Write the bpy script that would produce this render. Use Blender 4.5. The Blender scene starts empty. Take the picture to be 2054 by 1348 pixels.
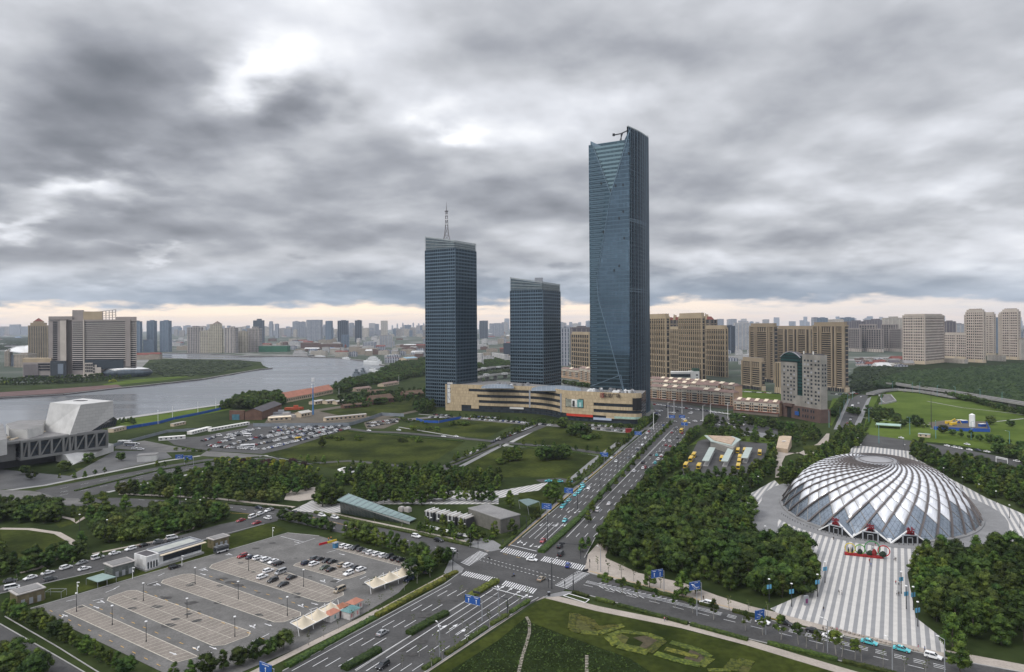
import bpy, math, random
from math import *
from mathutils import Vector, Matrix
R_=random.Random(7)
S=bpy.context.scene; COL=S.collection
# ---------------- camera ----------------
F=1370.;ROLL=radians(0.4);VH=22.;CH=100.
cam=bpy.data.cameras.new('camera'); camo=bpy.data.objects.new('camera',cam); COL.objects.link(camo)
cam.sensor_width=36; cam.sensor_fit='HORIZONTAL'; cam.lens=36*F/2054
cam.clip_start=1; cam.clip_end=60000
camo.matrix_world=Matrix.Translation((0,0,CH))@Matrix.Rotation(pi/2,4,'X')@Matrix.Rotation(-ROLL,4,'Z')
cam.shift_y=-VH*cos(ROLL)/2054; cam.shift_x=VH*sin(ROLL)/2054
S.camera=camo
def lv(px,py):
 u=px-1027;v=674-py
 return u*cos(ROLL)+v*sin(ROLL),-u*sin(ROLL)+v*cos(ROLL)-VH
def G(px,py,z=0.):
 u,v=lv(px,py);Y=(z-CH)*F/v;return (u*Y/F,Y)
def GL(pts,z=0.): return [G(a,b,z) for a,b in pts]
def ZAT(px,py,Y):
 u,v=lv(px,py);return CH+v*Y/F
def XAT(px,py,Y):
 return lv(px,py)[0]*Y/F
# ---------------- view ----------------
S.view_settings.view_transform='Standard'; S.view_settings.look='None'
S.view_settings.exposure=0.5; S.view_settings.gamma=1; S.view_settings.use_curve_mapping=False
S.render.engine='CYCLES'
S.cycles.max_bounces=6; S.cycles.volume_bounces=0; S.cycles.transparent_max_bounces=8
# ---------------- sun ----------------
SUN_AZ=radians(-118); SUN_EL=radians(46)
sl=bpy.data.lights.new('sun','SUN'); sl.energy=1.35; sl.angle=radians(22); sl.color=(1,.96,.9)
so=bpy.data.objects.new('sun',sl); COL.objects.link(so)
sd=Vector((sin(SUN_AZ)*cos(SUN_EL),cos(SUN_AZ)*cos(SUN_EL),sin(SUN_EL)))
so.rotation_euler=sd.to_track_quat('Z','Y').to_euler(); so.location=(0,0,500)
# ---------------- sky ----------------
class N:
 def __init__(s,nt): s.nt=nt
 def n(s,t,ins=None,**kw):
  o=s.nt.nodes.new(t)
  for k,v in kw.items(): setattr(o,k,v)
  for k,v in (ins or {}).items():
   i=o.inputs[k]
   if isinstance(v,bpy.types.NodeSocket): s.nt.links.new(v,i)
   else: i.default_value=v
  return o
 def m(s,op,a,b=0.,c=None,clamp=False):
  o=s.nt.nodes.new('ShaderNodeMath');o.operation=op;o.use_clamp=clamp
  for k,v in enumerate((a,b,c)):
   if v is None: continue
   if isinstance(v,bpy.types.NodeSocket): s.nt.links.new(v,o.inputs[k])
   else: o.inputs[k].default_value=v
  return o.outputs[0]
 def mix(s,f,a,b,bt='MIX'):
  o=s.nt.nodes.new('ShaderNodeMix');o.data_type='RGBA';o.blend_type=bt
  for k,v in ((0,f),(6,a),(7,b)):
   if isinstance(v,bpy.types.NodeSocket): s.nt.links.new(v,o.inputs[k])
   else: o.inputs[k].default_value=v if k==0 else (tuple(v)+(1,))[:4]
  return o.outputs[2]
 def ramp(s,f,stops,interp='LINEAR'):
  o=s.nt.nodes.new('ShaderNodeValToRGB');cr=o.color_ramp;cr.interpolation=interp
  while len(cr.elements)<len(stops): cr.elements.new(.5)
  for e,(p,c) in zip(cr.elements,stops):
   e.position=p; e.color=(tuple(c)+(1,))[:4] if not isinstance(c,(int,float)) else (c,c,c,1)
  s.nt.links.new(f,o.inputs[0]); return o.outputs[0]
 def smooth(s,x,a,b):
  o=s.nt.nodes.new('ShaderNodeMapRange');o.interpolation_type='SMOOTHSTEP'
  s.nt.links.new(x,o.inputs[0]); o.inputs[1].default_value=a;o.inputs[2].default_value=b
  o.inputs[3].default_value=0;o.inputs[4].default_value=1
  return o.outputs[0]
W=bpy.data.worlds.new('World'); S.world=W; W.use_nodes=True
wn=W.node_tree; wn.nodes.clear(); n=N(wn)
tc=n.n('ShaderNodeTexCoord'); sx=n.n('ShaderNodeSeparateXYZ',{0:tc.outputs['Generated']})
X,Y_,Z=sx.outputs
yy=n.m('MAXIMUM',Y_,.05); A=n.m('DIVIDE',X,yy); E_=n.m('DIVIDE',Z,yy)
zz=n.m('ADD',n.m('MAXIMUM',Z,0.),.24)
pv=n.n('ShaderNodeCombineXYZ',{0:n.m('DIVIDE',X,zz),1:n.m('DIVIDE',Y_,zz),2:3.7})
nb=n.n('ShaderNodeTexNoise',{'Vector':pv.outputs[0],'Scale':.95,'Detail':8.,'Roughness':.5,'Distortion':.1})
nmk={'Scale':2.3,'Detail':9.,'Roughness':.47,'Distortion':.05}
nm=n.n('ShaderNodeTexNoise',{'Vector':pv.outputs[0],**nmk})
pu=n.n('ShaderNodeVectorMath',{0:pv.outputs[0]},operation='MULTIPLY'); pu.inputs[1].default_value=(.95,.95,1)
nm2=n.n('ShaderNodeTexNoise',{'Vector':pu.outputs[0],**nmk})
nw=n.n('ShaderNodeTexNoise',{'Vector':pv.outputs[0],'Scale':4.2,'Detail':7.,'Roughness':.5})
wsep=n.n('ShaderNodeSeparateColor',{0:nw.outputs['Color']})
# warp for the cloud masses
Aw=n.m('ADD',A,n.m('MULTIPLY',n.m('SUBTRACT',wsep.outputs[0],.5),.26))
Ew=n.m('ADD',E_,n.m('MULTIPLY',n.m('SUBTRACT',wsep.outputs[1],.5),.17))
val=n.m('ADD',n.m('MULTIPLY',n.m('SUBTRACT',nb.outputs[0],.5),1.1),n.m('MULTIPLY',n.m('SUBTRACT',nm.outputs[0],.5),.5))
val=n.m('ADD',val,n.m('MULTIPLY',n.m('SUBTRACT',nm2.outputs[0],nm.outputs[0]),1.25))
val=n.m('ADD',val,.62)
blobs=[(515,150,64,46,.46),(890,262,62,34,.34),(165,388,120,26,.42),(20,440,70,20,.42),(300,500,70,10,.2),
 (1960,372,130,22,.10),(1900,350,200,60,-.12),(1550,330,330,150,-.06),(1700,560,400,30,-.08),(2030,130,120,60,.06),(1730,300,240,60,.08),(930,420,120,40,.03),(1120,300,120,60,.06),
 (230,190,200,120,-.50),(575,235,80,60,-.42),(640,330,160,50,-.10),(130,290,200,60,-.16),(1040,50,260,70,-.08),
 (1330,110,230,60,-.16),(640,440,130,34,-.12),(1640,470,150,40,-.14),(1420,400,100,60,-.1),(1850,430,150,30,-.1),(900,330,60,22,-.12),
 (560,590,620,22,-.22),(1560,590,560,24,-.16),(1700,100,300,40,-.05)]
for (px,py,sxx,syy,am) in blobs:
 a0=(px-1027)/F; e0=(652-py-(px-1027)*.007)/F
 da=n.m('MULTIPLY',n.m('SUBTRACT',Aw,a0),F/sxx); de=n.m('MULTIPLY',n.m('SUBTRACT',Ew,e0),F/syy)
 r2=n.m('ADD',n.m('MULTIPLY',da,da),n.m('MULTIPLY',de,de))
 val=n.m('ADD',val,n.m('MULTIPLY',n.m('EXPONENT',n.m('MULTIPLY',r2,-.7)),am))
cl=n.ramp(val,[(0.0,(.12,.13,.15)),(.22,(.19,.20,.225)),(.42,(.285,.297,.328)),(.60,(.415,.427,.457)),(.78,(.57,.585,.625)),(1.0,(.80,.81,.83))])
# blue-grey base layer of cloud low down, then the bright gap over the horizon
low=n.smooth(E_,.105,.03)
cl=n.mix(n.m('MULTIPLY',low,.62),cl,(.21,.275,.36))
edge=n.m('ADD',.032,n.m('MULTIPLY',n.m('SUBTRACT',wsep.outputs[2],.5),.055))
gp=n.nt.nodes.new('ShaderNodeMapRange');gp.interpolation_type='SMOOTHSTEP'
for k,v in ((0,n.m('SUBTRACT',E_,edge)),): wn.links.new(v,gp.inputs[0])
gp.inputs[1].default_value=.0055;gp.inputs[2].default_value=-.006;gp.inputs[3].default_value=0;gp.inputs[4].default_value=1
side=n.smooth(A,-.1,.75)
warm=n.mix(side,(1.0,.80,.60),(.70,.63,.58))
warm=n.mix(n.smooth(E_,.004,.022),(.86,.68,.54),warm)
streak=n.n('ShaderNodeTexNoise',{'Vector':n.n('ShaderNodeCombineXYZ',{0:n.m('MULTIPLY',A,6.),1:n.m('MULTIPLY',E_,70.),2:1.}).outputs[0],'Scale':1.6,'Detail':5.,'Roughness':.55})
warm=n.mix(n.m('MULTIPLY',n.smooth(streak.outputs[0],.42,.7),.35),warm,(.50,.50,.55))
cl=n.mix(n.m('MULTIPLY',gp.outputs[0],n.smooth(Y_,-.2,.2)),cl,warm)
hz=n.smooth(E_,.012,-.002)
cl=n.mix(n.m('MULTIPLY',hz,.35),cl,(.50,.52,.57))
# an overcast sky is brighter overhead than low down
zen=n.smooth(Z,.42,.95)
cl=n.mix(1.,cl,n.mix(n.m('MAXIMUM',zen,n.m('MULTIPLY',n.smooth(Y_,.1,-.4),.55)),(1,1,1),(2.3,2.3,2.35)),'MULTIPLY')  # the sky behind the camera is brightened too, as added fill light
sky=n.n('ShaderNodeTexSky',sky_type='NISHITA',sun_disc=False,sun_elevation=SUN_EL,sun_rotation=SUN_AZ,air_density=1.5,dust_density=2.)
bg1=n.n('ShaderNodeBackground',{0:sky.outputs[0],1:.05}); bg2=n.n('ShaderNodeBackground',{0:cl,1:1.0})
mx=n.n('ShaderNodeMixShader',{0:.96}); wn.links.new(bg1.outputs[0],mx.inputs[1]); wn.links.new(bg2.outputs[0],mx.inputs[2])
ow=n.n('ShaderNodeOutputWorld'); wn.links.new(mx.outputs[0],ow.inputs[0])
# ---------------- naming helpers ----------------
def tag(o,label=None,cat=None,group=None,kind=None):
 if label: o['label']=label
 if cat: o['category']=cat
 if group: o['group']=group
 if kind: o['kind']=kind
 return o
def thing(name,label,cat,loc=(0,0,0),rz=0,group=None):
 o=bpy.data.objects.new(name,None); COL.objects.link(o); o.empty_display_size=.5
 l3=tuple(loc) if len(loc)==3 else (loc[0],loc[1],0)
 o.matrix_basis=Matrix.Translation(l3)@Matrix.Rotation(rz,4,'Z')
 return tag(o,label,cat,group)
def copytree(o,parent=None):
 c=o.copy(); COL.objects.link(c); c.parent=parent
 for ch in KIDS.get(o.name,[]):
  d=copytree(ch,c)
 KIDS[c.name]=[]
 return c
KIDS={}
class MB:
 def __init__(s): s.v=[];s.f=[];s.mi=[];s.uv=[];s.M=None
 def face(s,vs,m=0,uv=None):
  b=len(s.v); s.v.extend(vs); s.f.append(tuple(range(b,b+len(vs)))); s.mi.append(m)
  s.uv.extend(uv if uv else [(p[0],p[1]) for p in vs])
 def idx(s,verts,faces,m=0):
  b=len(s.v); s.v.extend(verts)
  for f in faces:
   s.f.append(tuple(i+b for i in f)); s.mi.append(m); s.uv.extend([(verts[i][0]+verts[i][1],verts[i][2]) for i in f])
  return s
 def prism(s,poly,z0,z1,m=0,mt=None,bottom=False,ztop=None,u0=0.):
  # poly ccw [(x,y)]
  a=sum(poly[i][0]*poly[(i+1)%len(poly)][1]-poly[(i+1)%len(poly)][0]*poly[i][1] for i in range(len(poly)))
  if a<0: poly=poly[::-1]; ztop=ztop[::-1] if ztop else None
  zt=ztop or [z1]*len(poly); u=u0; k=len(poly)
  for i in range(k):
   p,q=poly[i],poly[(i+1)%k]; L=hypot(p[0]-q[0],p[1]-q[1])
   s.face([(p[0],p[1],z0),(q[0],q[1],z0),(q[0],q[1],zt[(i+1)%k]),(p[0],p[1],zt[i])],m,[(u,z0),(u+L,z0),(u+L,zt[(i+1)%k]),(u,zt[i])]); u+=L
  s.face([(p[0],p[1],zt[i]) for i,p in enumerate(poly)],m if mt is None else mt)
  if bottom: s.face([(p[0],p[1],z0) for p in poly[::-1]],m)
  return s
 def box(s,c,sz,rz=0,m=0,mt=None,bottom=True):
  x,y,z=c;a,b=sz[0]/2,sz[1]/2;C_,S_=cos(rz),sin(rz)
  P=[(x+i*a*C_-j*b*S_,y+i*a*S_+j*b*C_) for i,j in ((-1,-1),(1,-1),(1,1),(-1,1))]
  return s.prism(P,z,z+sz[2],m,mt,bottom)
 def sheet(s,poly,z,m=0):
  a=sum(poly[i][0]*poly[(i+1)%len(poly)][1]-poly[(i+1)%len(poly)][0]*poly[i][1] for i in range(len(poly)))
  if a<0: poly=poly[::-1]
  s.face([(p[0],p[1],z) for p in poly],m); return s
 def strip(s,a,b,w,z,m=0):
  dx,dy=b[0]-a[0],b[1]-a[1];L=hypot(dx,dy) or 1;nx,ny=-dy/L*w/2,dx/L*w/2
  return s.sheet([(a[0]-nx,a[1]-ny),(b[0]-nx,b[1]-ny),(b[0]+nx,b[1]+ny),(a[0]+nx,a[1]+ny)],z,m)
 def beam(s,a,b,w,h=None,m=0):
  # square beam between 3d points
  a=Vector(a);b=Vector(b);d=(b-a).normalized();h=h or w
  up=Vector((0,0,1)) if abs(d.z)<.95 else Vector((1,0,0))
  x=d.cross(up).normalized()*w/2;y=x.cross(d).normalized()*h/2
  vs=[tuple(p+i*x+j*y) for p in(a,b) for i,j in((-1,-1),(1,-1),(1,1),(-1,1))]
  return s.idx(vs,[(0,1,5,4),(1,2,6,5),(2,3,7,6),(3,0,4,7),(3,2,1,0),(4,5,6,7)],m)
 def cyl(s,a,b,r0,r1=None,n=8,m=0,cap=True):
  a=Vector(a);b=Vector(b);d=(b-a).normalized();r1=r0 if r1 is None else r1
  up=Vector((0,0,1)) if abs(d.z)<.95 else Vector((1,0,0))
  x=d.cross(up).normalized();y=x.cross(d).normalized()
  vs=[tuple(p+r*(cos(t)*x+sin(t)*y)) for p,r in((a,r0),(b,r1)) for t in[6.28318*k/n for k in range(n)]]
  fs=[((k+1)%n,k,k+n,(k+1)%n+n) for k in range(n)]
  if cap: fs+=[tuple(range(n)),tuple(range(2*n-1,n-1,-1))]
  return s.idx(vs,fs,m)
 def lathe(s,c,prof,n=12,m=0,sx=1,sy=1,rot=0.):
  x,y,z=c;vs=[];cr,sr=cos(rot),sin(rot)
  for r,h in prof:
   for k in range(n):
    t=6.28318*k/n;p,q=r*sx*cos(t),r*sy*sin(t);vs.append((x+p*cr-q*sr,y+p*sr+q*cr,z+h))
  fs=[]
  for i in range(len(prof)-1):
   for k in range(n): fs.append((i*n+k,i*n+(k+1)%n,(i+1)*n+(k+1)%n,(i+1)*n+k))
  return s.idx(vs,fs,m)
 def build(s,name,mats,parent=None,smooth=False):
  me=bpy.data.meshes.new(name); me.from_pydata(s.v,[],s.f)
  if not isinstance(mats,(list,tuple)): mats=[mats]
  for m in mats: me.materials.append(m)
  me.polygons.foreach_set('material_index',s.mi)
  ul=me.uv_layers.new(name='UVMap'); fl=[c for p in s.uv for c in p[:2]]
  if len(fl)==len(ul.data)*2: ul.data.foreach_set('uv',fl)
  if smooth: me.polygons.foreach_set('use_smooth',[True]*len(me.polygons))
  me.update()
  o=bpy.data.objects.new(name,me); COL.objects.link(o)
  if parent is not None:
   o.parent=parent; KIDS.setdefault(parent.name,[]).append(o)
   if parent.type=='EMPTY': o.matrix_parent_inverse=parent.matrix_basis.inverted()
  return o
# ---------------- materials ----------------
def newmat(name):
 m=bpy.data.materials.new(name); m.use_nodes=True; nt=m.node_tree
 return m,N(nt),nt.nodes['Principled BSDF']
def mat(name,c,rough=.8,var=.12,sc=.3,metal=0.,spec=.3,bump=0.,fine=0.,c2=None):
 m,k,b=newmat(name); g=k.n('ShaderNodeNewGeometry')
 t=k.n('ShaderNodeTexNoise',{'Vector':g.outputs['Position'],'Scale':sc,'Detail':6.,'Roughness':.6})
 f=k.smooth(t.outputs[0],.3,.7)
 col=k.mix(f,[x*(1-var) for x in c],c2 or [min(1,x*(1+var)) for x in c])
 if fine:
  t2=k.n('ShaderNodeTexNoise',{'Vector':g.outputs['Position'],'Scale':sc*14,'Detail':3.})
  col=k.mix(k.m('MULTIPLY',k.smooth(t2.outputs[0],.35,.7),fine),col,[x*.45 for x in c])
 k.nt.links.new(col,b.inputs['Base Color']); b.inputs['Roughness'].default_value=rough
 b.inputs['Metallic'].default_value=metal; b.inputs['Specular IOR Level'].default_value=spec
 if bump:
  t3=k.n('ShaderNodeTexNoise',{'Vector':g.outputs['Position'],'Scale':sc*6,'Detail':5.})
  bp=k.n('ShaderNodeBump',{'Height':t3.outputs[0],'Strength':bump,'Distance':.3}); k.nt.links.new(bp.outputs[0],b.inputs['Normal'])
 return m
def facade(name,wall,glass,du,dv,fu,fv,rough=.2,wr=.8,metal=0.,ou=0.,jit=.5,extra=None):
 # windows from metre UVs: u along the wall, v height
 m,k,b=newmat(name); uv=k.n('ShaderNodeUVMap'); s=k.n('ShaderNodeSeparateXYZ',{0:uv.outputs[0]})
 U=k.m('DIVIDE',k.m('ADD',s.outputs[0],ou),du); V=k.m('DIVIDE',s.outputs[1],dv)
 a=k.m('FRACT',U); c=k.m('FRACT',V)
 iu=k.m('LESS_THAN',k.m('ABSOLUTE',k.m('SUBTRACT',a,.5)),fu/2); iv=k.m('LESS_THAN',k.m('ABSOLUTE',k.m('SUBTRACT',c,.5)),fv/2)
 w=k.m('MULTIPLY',iu,iv)
 g=k.n('ShaderNodeNewGeometry'); nz=k.n('ShaderNodeSeparateXYZ',{0:g.outputs['Normal']})
 w=k.m('MULTIPLY',w,k.m('LESS_THAN',nz.outputs[2],.5))
 cell=k.n('ShaderNodeTexWhiteNoise',{0:k.n('ShaderNodeCombineXYZ',{0:k.m('FLOOR',U),1:k.m('FLOOR',V)}).outputs[0]},noise_dimensions='3D')
 gl=k.mix(k.m('MULTIPLY',cell.outputs[0],jit),glass,[min(1,x*2.4+.02) for x in glass])
 t=k.n('ShaderNodeTexNoise',{'Vector':g.outputs['Position'],'Scale':.07,'Detail':5.})
 wl=k.mix(k.smooth(t.outputs[0],.3,.7),[x*.88 for x in wall],[min(1,x*1.08) for x in wall])
 if extra: # storey line: thin darker joint
  wl=k.mix(k.m('LESS_THAN',c,.06),wl,extra)
 k.nt.links.new(k.mix(w,wl,gl),b.inputs['Base Color'])
 k.nt.links.new(k.m('ADD',k.m('MULTIPLY',w,rough-wr),wr),b.inputs['Roughness'])
 if metal: k.nt.links.new(k.m('MULTIPLY',w,metal),b.inputs['Metallic'])
 b.inputs['Specular IOR Level'].default_value=.4
 return m
class Proto:
 # one thing built at the origin; the first use moves it, later uses copy it with its parts
 def __init__(s,fn): s.fn=fn; s.o=None; s.used=False
 def put(s,x,y,z,rz,label,group=None,sc=1.,cat=None):
  if s.o is None: s.o=s.fn(); o=s.o
  else: o=copytree(s.o)
  if isinstance(sc,(int,float)): sc=(sc,sc,sc)
  o.location=(x,y,z); o.rotation_euler=(0,0,rz); o.scale=sc
  o['label']=label
  if group: o['group']=group
  elif 'group' in o.keys(): del o['group']
  if cat: o['category']=cat
  return o
def pip(p,poly):
 x,y=p;c=False;n_=len(poly)
 for i in range(n_):
  a,b=poly[i],poly[(i+1)%n_]
  if (a[1]>y)!=(b[1]>y) and x<(b[0]-a[0])*(y-a[1])/(b[1]-a[1])+a[0]: c=not c
 return c
def lerp(a,b,t): return (a[0]+(b[0]-a[0])*t,a[1]+(b[1]-a[1])*t)
def along(pts,step,jit=0.):
 # points every step metres on a polyline, with heading angle
 out=[];d=step*.5
 for a,b in zip(pts,pts[1:]):
  L=hypot(b[0]-a[0],b[1]-a[1])
  while d<L:
   t=d/L; out.append((a[0]+(b[0]-a[0])*t,a[1]+(b[1]-a[1])*t,atan2(b[1]-a[1],b[0]-a[0]))); d+=step*(1+R_.uniform(-jit,jit))
  d-=L
 return out
def offs(pts,w):
 # polyline -> polygon of half width w each side (miter by averaged normals)
 L=[];Rr=[]
 for i,p in enumerate(pts):
  a=pts[max(0,i-1)];b=pts[min(len(pts)-1,i+1)];dx,dy=b[0]-a[0],b[1]-a[1];l=hypot(dx,dy)
  L.append((p[0]-dy/l*w,p[1]+dx/l*w)); Rr.append((p[0]+dy/l*w,p[1]-dx/l*w))
 return L+Rr[::-1]
# =============== MATERIALS of the setting ===============
asphalt=mat('asphalt',(.062,.061,.060),.9,.2,.09,fine=.4)
asphalt_old=mat('asphalt_old',(.125,.121,.115),.9,.2,.10,fine=.4)
paving=mat('paving',(.33,.29,.25),.85,.12,.12,fine=.3)
paving_grey=mat('paving_grey',(.19,.19,.19),.85,.12,.12,fine=.3)
lotpave=mat('lotpave',(.21,.185,.16),.9,.12,.15,fine=.5)
concrete=mat('concrete',(.30,.295,.285),.85,.12,.15,fine=.2)
kerbm=mat('kerbstone',(.30,.295,.285),.85,.08,.3)
white=mat('road_paint_white',(.62,.62,.62),.7,.12,.5,fine=.3)
yellowp=mat('road_paint_yellow',(.55,.33,.07),.7,.12,.5)
lawn=mat('lawn_grass',(.022,.034,.007),.95,.35,.03,fine=.45,spec=.05,c2=(.056,.068,.014))
lawnb=mat('lawn_grass_light',(.060,.095,.014),.95,.2,.02,fine=.25,spec=.05,c2=(.092,.13,.024))
lawnd=mat('ground_cover_dark',(.017,.026,.007),.95,.3,.12,fine=.6,spec=.05)
scrubm=mat('scrub_ground',(.022,.036,.010),.95,.35,.012,fine=.4,spec=.05,c2=(.045,.060,.02))
earth=mat('bare_earth',(.10,.085,.065),.95,.2,.05,fine=.4)
# urban ground far away
m_,k,b=newmat('urban_ground'); g=k.n('ShaderNodeNewGeometry')
vo=k.n('ShaderNodeTexVoronoi',{'Vector':g.outputs['Position'],'Scale':.012}); t=k.n('ShaderNodeTexNoise',{'Vector':g.outputs['Position'],'Scale':.0016,'Detail':6.})
c0=k.mix(k.smooth(k.n('ShaderNodeSeparateColor',{0:vo.outputs['Color']}).outputs[0],.3,.9),(.035,.05,.03),(.20,.19,.18))
k.nt.links.new(k.mix(k.smooth(t.outputs[0],.4,.62),(.02,.034,.016),c0),b.inputs['Base Color']); b.inputs['Roughness'].default_value=.95
urban=m_
# water
m_,k,b=newmat('river_water'); g=k.n('ShaderNodeNewGeometry'); s=k.n('ShaderNodeSeparateXYZ',{0:g.outputs['Position']})
v=k.n('ShaderNodeCombineXYZ',{0:k.m('MULTIPLY',s.outputs[0],.25),1:s.outputs[1],2:0.})
t=k.n('ShaderNodeTexNoise',{'Vector':v.outputs[0],'Scale':.5,'Detail':4.}); t2=k.n('ShaderNodeTexNoise',{'Vector':v.outputs[0],'Scale':.009,'Detail':5.,'Distortion':.6})
b.inputs['Base Color'].default_value=(.13,.14,.15,1)
k.nt.links.new(k.m('ADD',.12,k.m('MULTIPLY',k.smooth(t2.outputs[0],.35,.68),.30)),b.inputs['Roughness'])
bp=k.n('ShaderNodeBump',{'Height':t.outputs[0],'Strength':.22,'Distance':.5}); k.nt.links.new(bp.outputs[0],b.inputs['Normal']); b.inputs['IOR'].default_value=1.33
water=m_
# striped plaza: bands that fan out from the far end of the square
m_,k,b=newmat('plaza_stripes'); g=k.n('ShaderNodeNewGeometry'); s=k.n('ShaderNodeSeparateXYZ',{0:g.outputs['Position']})
ST=radians(29.4); su=k.m('SUBTRACT',k.m('MULTIPLY',s.outputs[0],cos(ST)),k.m('MULTIPLY',s.outputs[1],sin(ST)))
fr=k.m('FRACT',k.m('ADD',k.m('DIVIDE',su,2.55),100.15))
t=k.n('ShaderNodeTexNoise',{'Vector':g.outputs['Position'],'Scale':.35,'Detail':6.}); t2=k.n('ShaderNodeTexNoise',{'Vector':g.outputs['Position'],'Scale':3.,'Detail':3.})
dk=k.mix(t.outputs[0],(.17,.172,.178),(.25,.25,.25)); lt=k.mix(t.outputs[0],(.37,.36,.34),(.55,.525,.49))
cc=k.mix(k.m('GREATER_THAN',fr,.5),dk,lt)
cc=k.mix(k.m('MULTIPLY',k.smooth(t2.outputs[0],.5,.75),.25),cc,(.16,.15,.14))
k.nt.links.new(cc,b.inputs['Base Color']); b.inputs['Roughness'].default_value=.8
stripes=m_
metal_grey=mat('grey_metal',(.30,.31,.33),.5,.06,.5,metal=.3)
dark_metal=mat('dark_metal',(.03,.032,.036),.5,.1,.5)
white_metal=mat('white_metal',(.70,.70,.69),.5,.06,.4)
sign_blue=mat('sign_blue',(.018,.075,.27),.5,.08,.4)
blue_fence=mat('blue_sheet',(.015,.07,.30),.6,.15,.2)
black=mat('black_rubber',(.012,.012,.013),.7,.1,1.)
# =============== GROUND ===============
ZN=0
def struct(name,polys,z,m):
 global ZN
 ZN+=1; z+=(ZN%60)*.0006
 mb=MB()
 for p in polys: mb.sheet(p,z)
 o=mb.build(name,m); return tag(o,kind='structure')
mb=MB(); NG=24;
mb.face([(-14000,-280,0),(14000,-280,0),(14000,17900,0),(-14000,17900,0)]); tag(mb.build('ground',urban),kind='structure')
riv=[(-200,835),(0,800),(127,793),(238,780),(324,771),(405,762),(520,742),(545,740),(528,734),(523,726),(471,722),(354,719),(285,714),(320,709),(420,711),(500,716),(601,716),(682,719),(735,725),(772,735),(742,746),(707,760),(662,773),(571,793),(463,809),(334,827),(240,839),(100,862),(-300,910)]
W1=struct('river_water',[GL(riv)],.35,water)
# land around: near bank scrub, dockyard land
def GS(name,px,z,m): return struct(name,[GL(px)],z,m)
GS('near_ground',[(-420,1420),(-420,1000),(-300,915),(100,866),(240,842),(334,829),(463,811),(571,795),(662,775),(707,762),(745,747),(860,740),(960,752),(1030,775),(1300,845),(1420,830),(1480,822),(1700,800),(1740,735),(2054,705),(2700,690),(2700,1420)],.10,scrubm)
GS('bank_grass',[(225,843),(463,811),(480,812),(460,822),(380,838),(252,862),(232,858)],.16,lawnb)
GS('bank_path',[(215,842),(463,808.5),(463,810.5),(225,845)],.55,concrete)
GS('peninsula_grass',[(-200,800),(0,770),(150,765),(200,757),(270,752),(300,722),(330,719.5),(471,722.5),(522,726),(527,733),(542,740),(520,741.5),(405,761),(324,770),(238,779),(127,791),(0,799),(-200,832)],.40,scrubm)
GS('peninsula_lawn',[(205,772),(250,764),(330,757),(395,754),(330,763),(270,769),(215,776)],.45,lawnb)
# embankment wall of the far bank
def wall(name,px,h,th,m,label,cat,z=0,cap=None,group=None):
 P=GL(px); t=thing(name,label,cat,(P[0][0],P[0][1],z),group=group); mb=MB()
 for a,b in zip(P,P[1:]): mb.beam((a[0],a[1],z+h/2),(b[0],b[1],z+h/2),th,h)
 mb.build('wall_face',m,t)
 if cap:
  mb=MB()
  for a,b in zip(P,P[1:]): mb.beam((a[0],a[1],z+h+.1),(b[0],b[1],z+h+.1),th+.2,.2)
  mb.build('coping',cap,t)
 return t
quay=mat('quay_stone',(.11,.10,.10),.9,.25,.06)
redpave=mat('red_paving',(.10,.06,.055),.9,.2,.05)
wall('embankment',[(-100,817),(0,800.5),(127,793.5),(238,780.5),(324,771.5),(405,762.5),(520,742.5),(546,740)],2.4,3,quay,'long dark stone quay wall along the far bank of the river','embankment',cap=concrete)
GS('promenade_red',[(-100,806),(0,790),(110,783),(235,774),(245,779),(127,792),(0,799),(-100,815)],2.42,redpave)
wall('embankment',[(500,716),(601,716.4),(682,719.5),(735,725.5),(772,735)],3,4,quay,'quay wall of the town side behind the white ship','embankment',cap=concrete)
wall('embankment',[(330,709.2),(420,710.8),(500,715.7)],3,6,quay,'distant quay wall below the beige tower blocks','embankment',cap=concrete)
# ---- roads ----
RZ=.20
near_w=[(560,1352),(300,1490),(560,1560),(1000,1430),(863,1346),(1080,1206),(1100,1193),(926,1146),(891,1174)]
GS('main_road_near',[(400,1438),(567,1348),(891,1172),(928,1146),(1100,1192),(1062,1214),(845,1352),(690,1450)],RZ,asphalt)
GS('crossing_asphalt',[(928,1147),(931,1139),(978,1107),(1000,1104),(1035,1085),(1180,1112),(1172,1146),(1130,1186),(1098,1193)],RZ+.004,asphalt)
GS('main_road_far',[(1017,1096),(1045,1079),(1247.5,906.6),(1318,848),(1330,842),(1420,842),(1385,868),(1330,922),(1245,1015),(1205,1058),(1172,1120)],RZ,asphalt)
GS('far_crossing_asphalt',[(1300,862),(1318,846),(1310,815),(1300,800),(1330,800),(1420,822),(1470,838),(1560,862),(1560,880),(1440,858),(1405,852),(1380,872)],RZ+.008,asphalt)
GS('cross_road_east',[(1160,1135),(1183,1151),(1590,1257),(1691,1278),(1901,1323),(2054,1352),(2200,1385),(2200,1440),(1900,1378),(1660,1322),(1501,1282),(1370,1246),(1150,1186),(1120,1180)],RZ+.002,asphalt)
GS('cross_road_west',[(978,1106),(944,1098),(850,1077),(740,1054),(630,1031),(582,1024),(400,1007),(235,999),(150,1000),(-60,988),(-60,1012),(180,1016),(440,1021),(560,1042),(676,1068),(800,1095),(905,1122),(931,1141)],RZ+.006,asphalt)
GS('left_crossing_asphalt',[(-120,985),(0,983),(60,985),(155,998),(170,1012),(80,1015),(-120,1020)],RZ+.010,asphalt_old)
GS('boulevard_asphalt',[(70,985),(84,981),(330,935),(415,921),(560,918),(560,929),(420,935),(330,955),(165,1000),(120,1000)],RZ+.012,asphalt)
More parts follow.
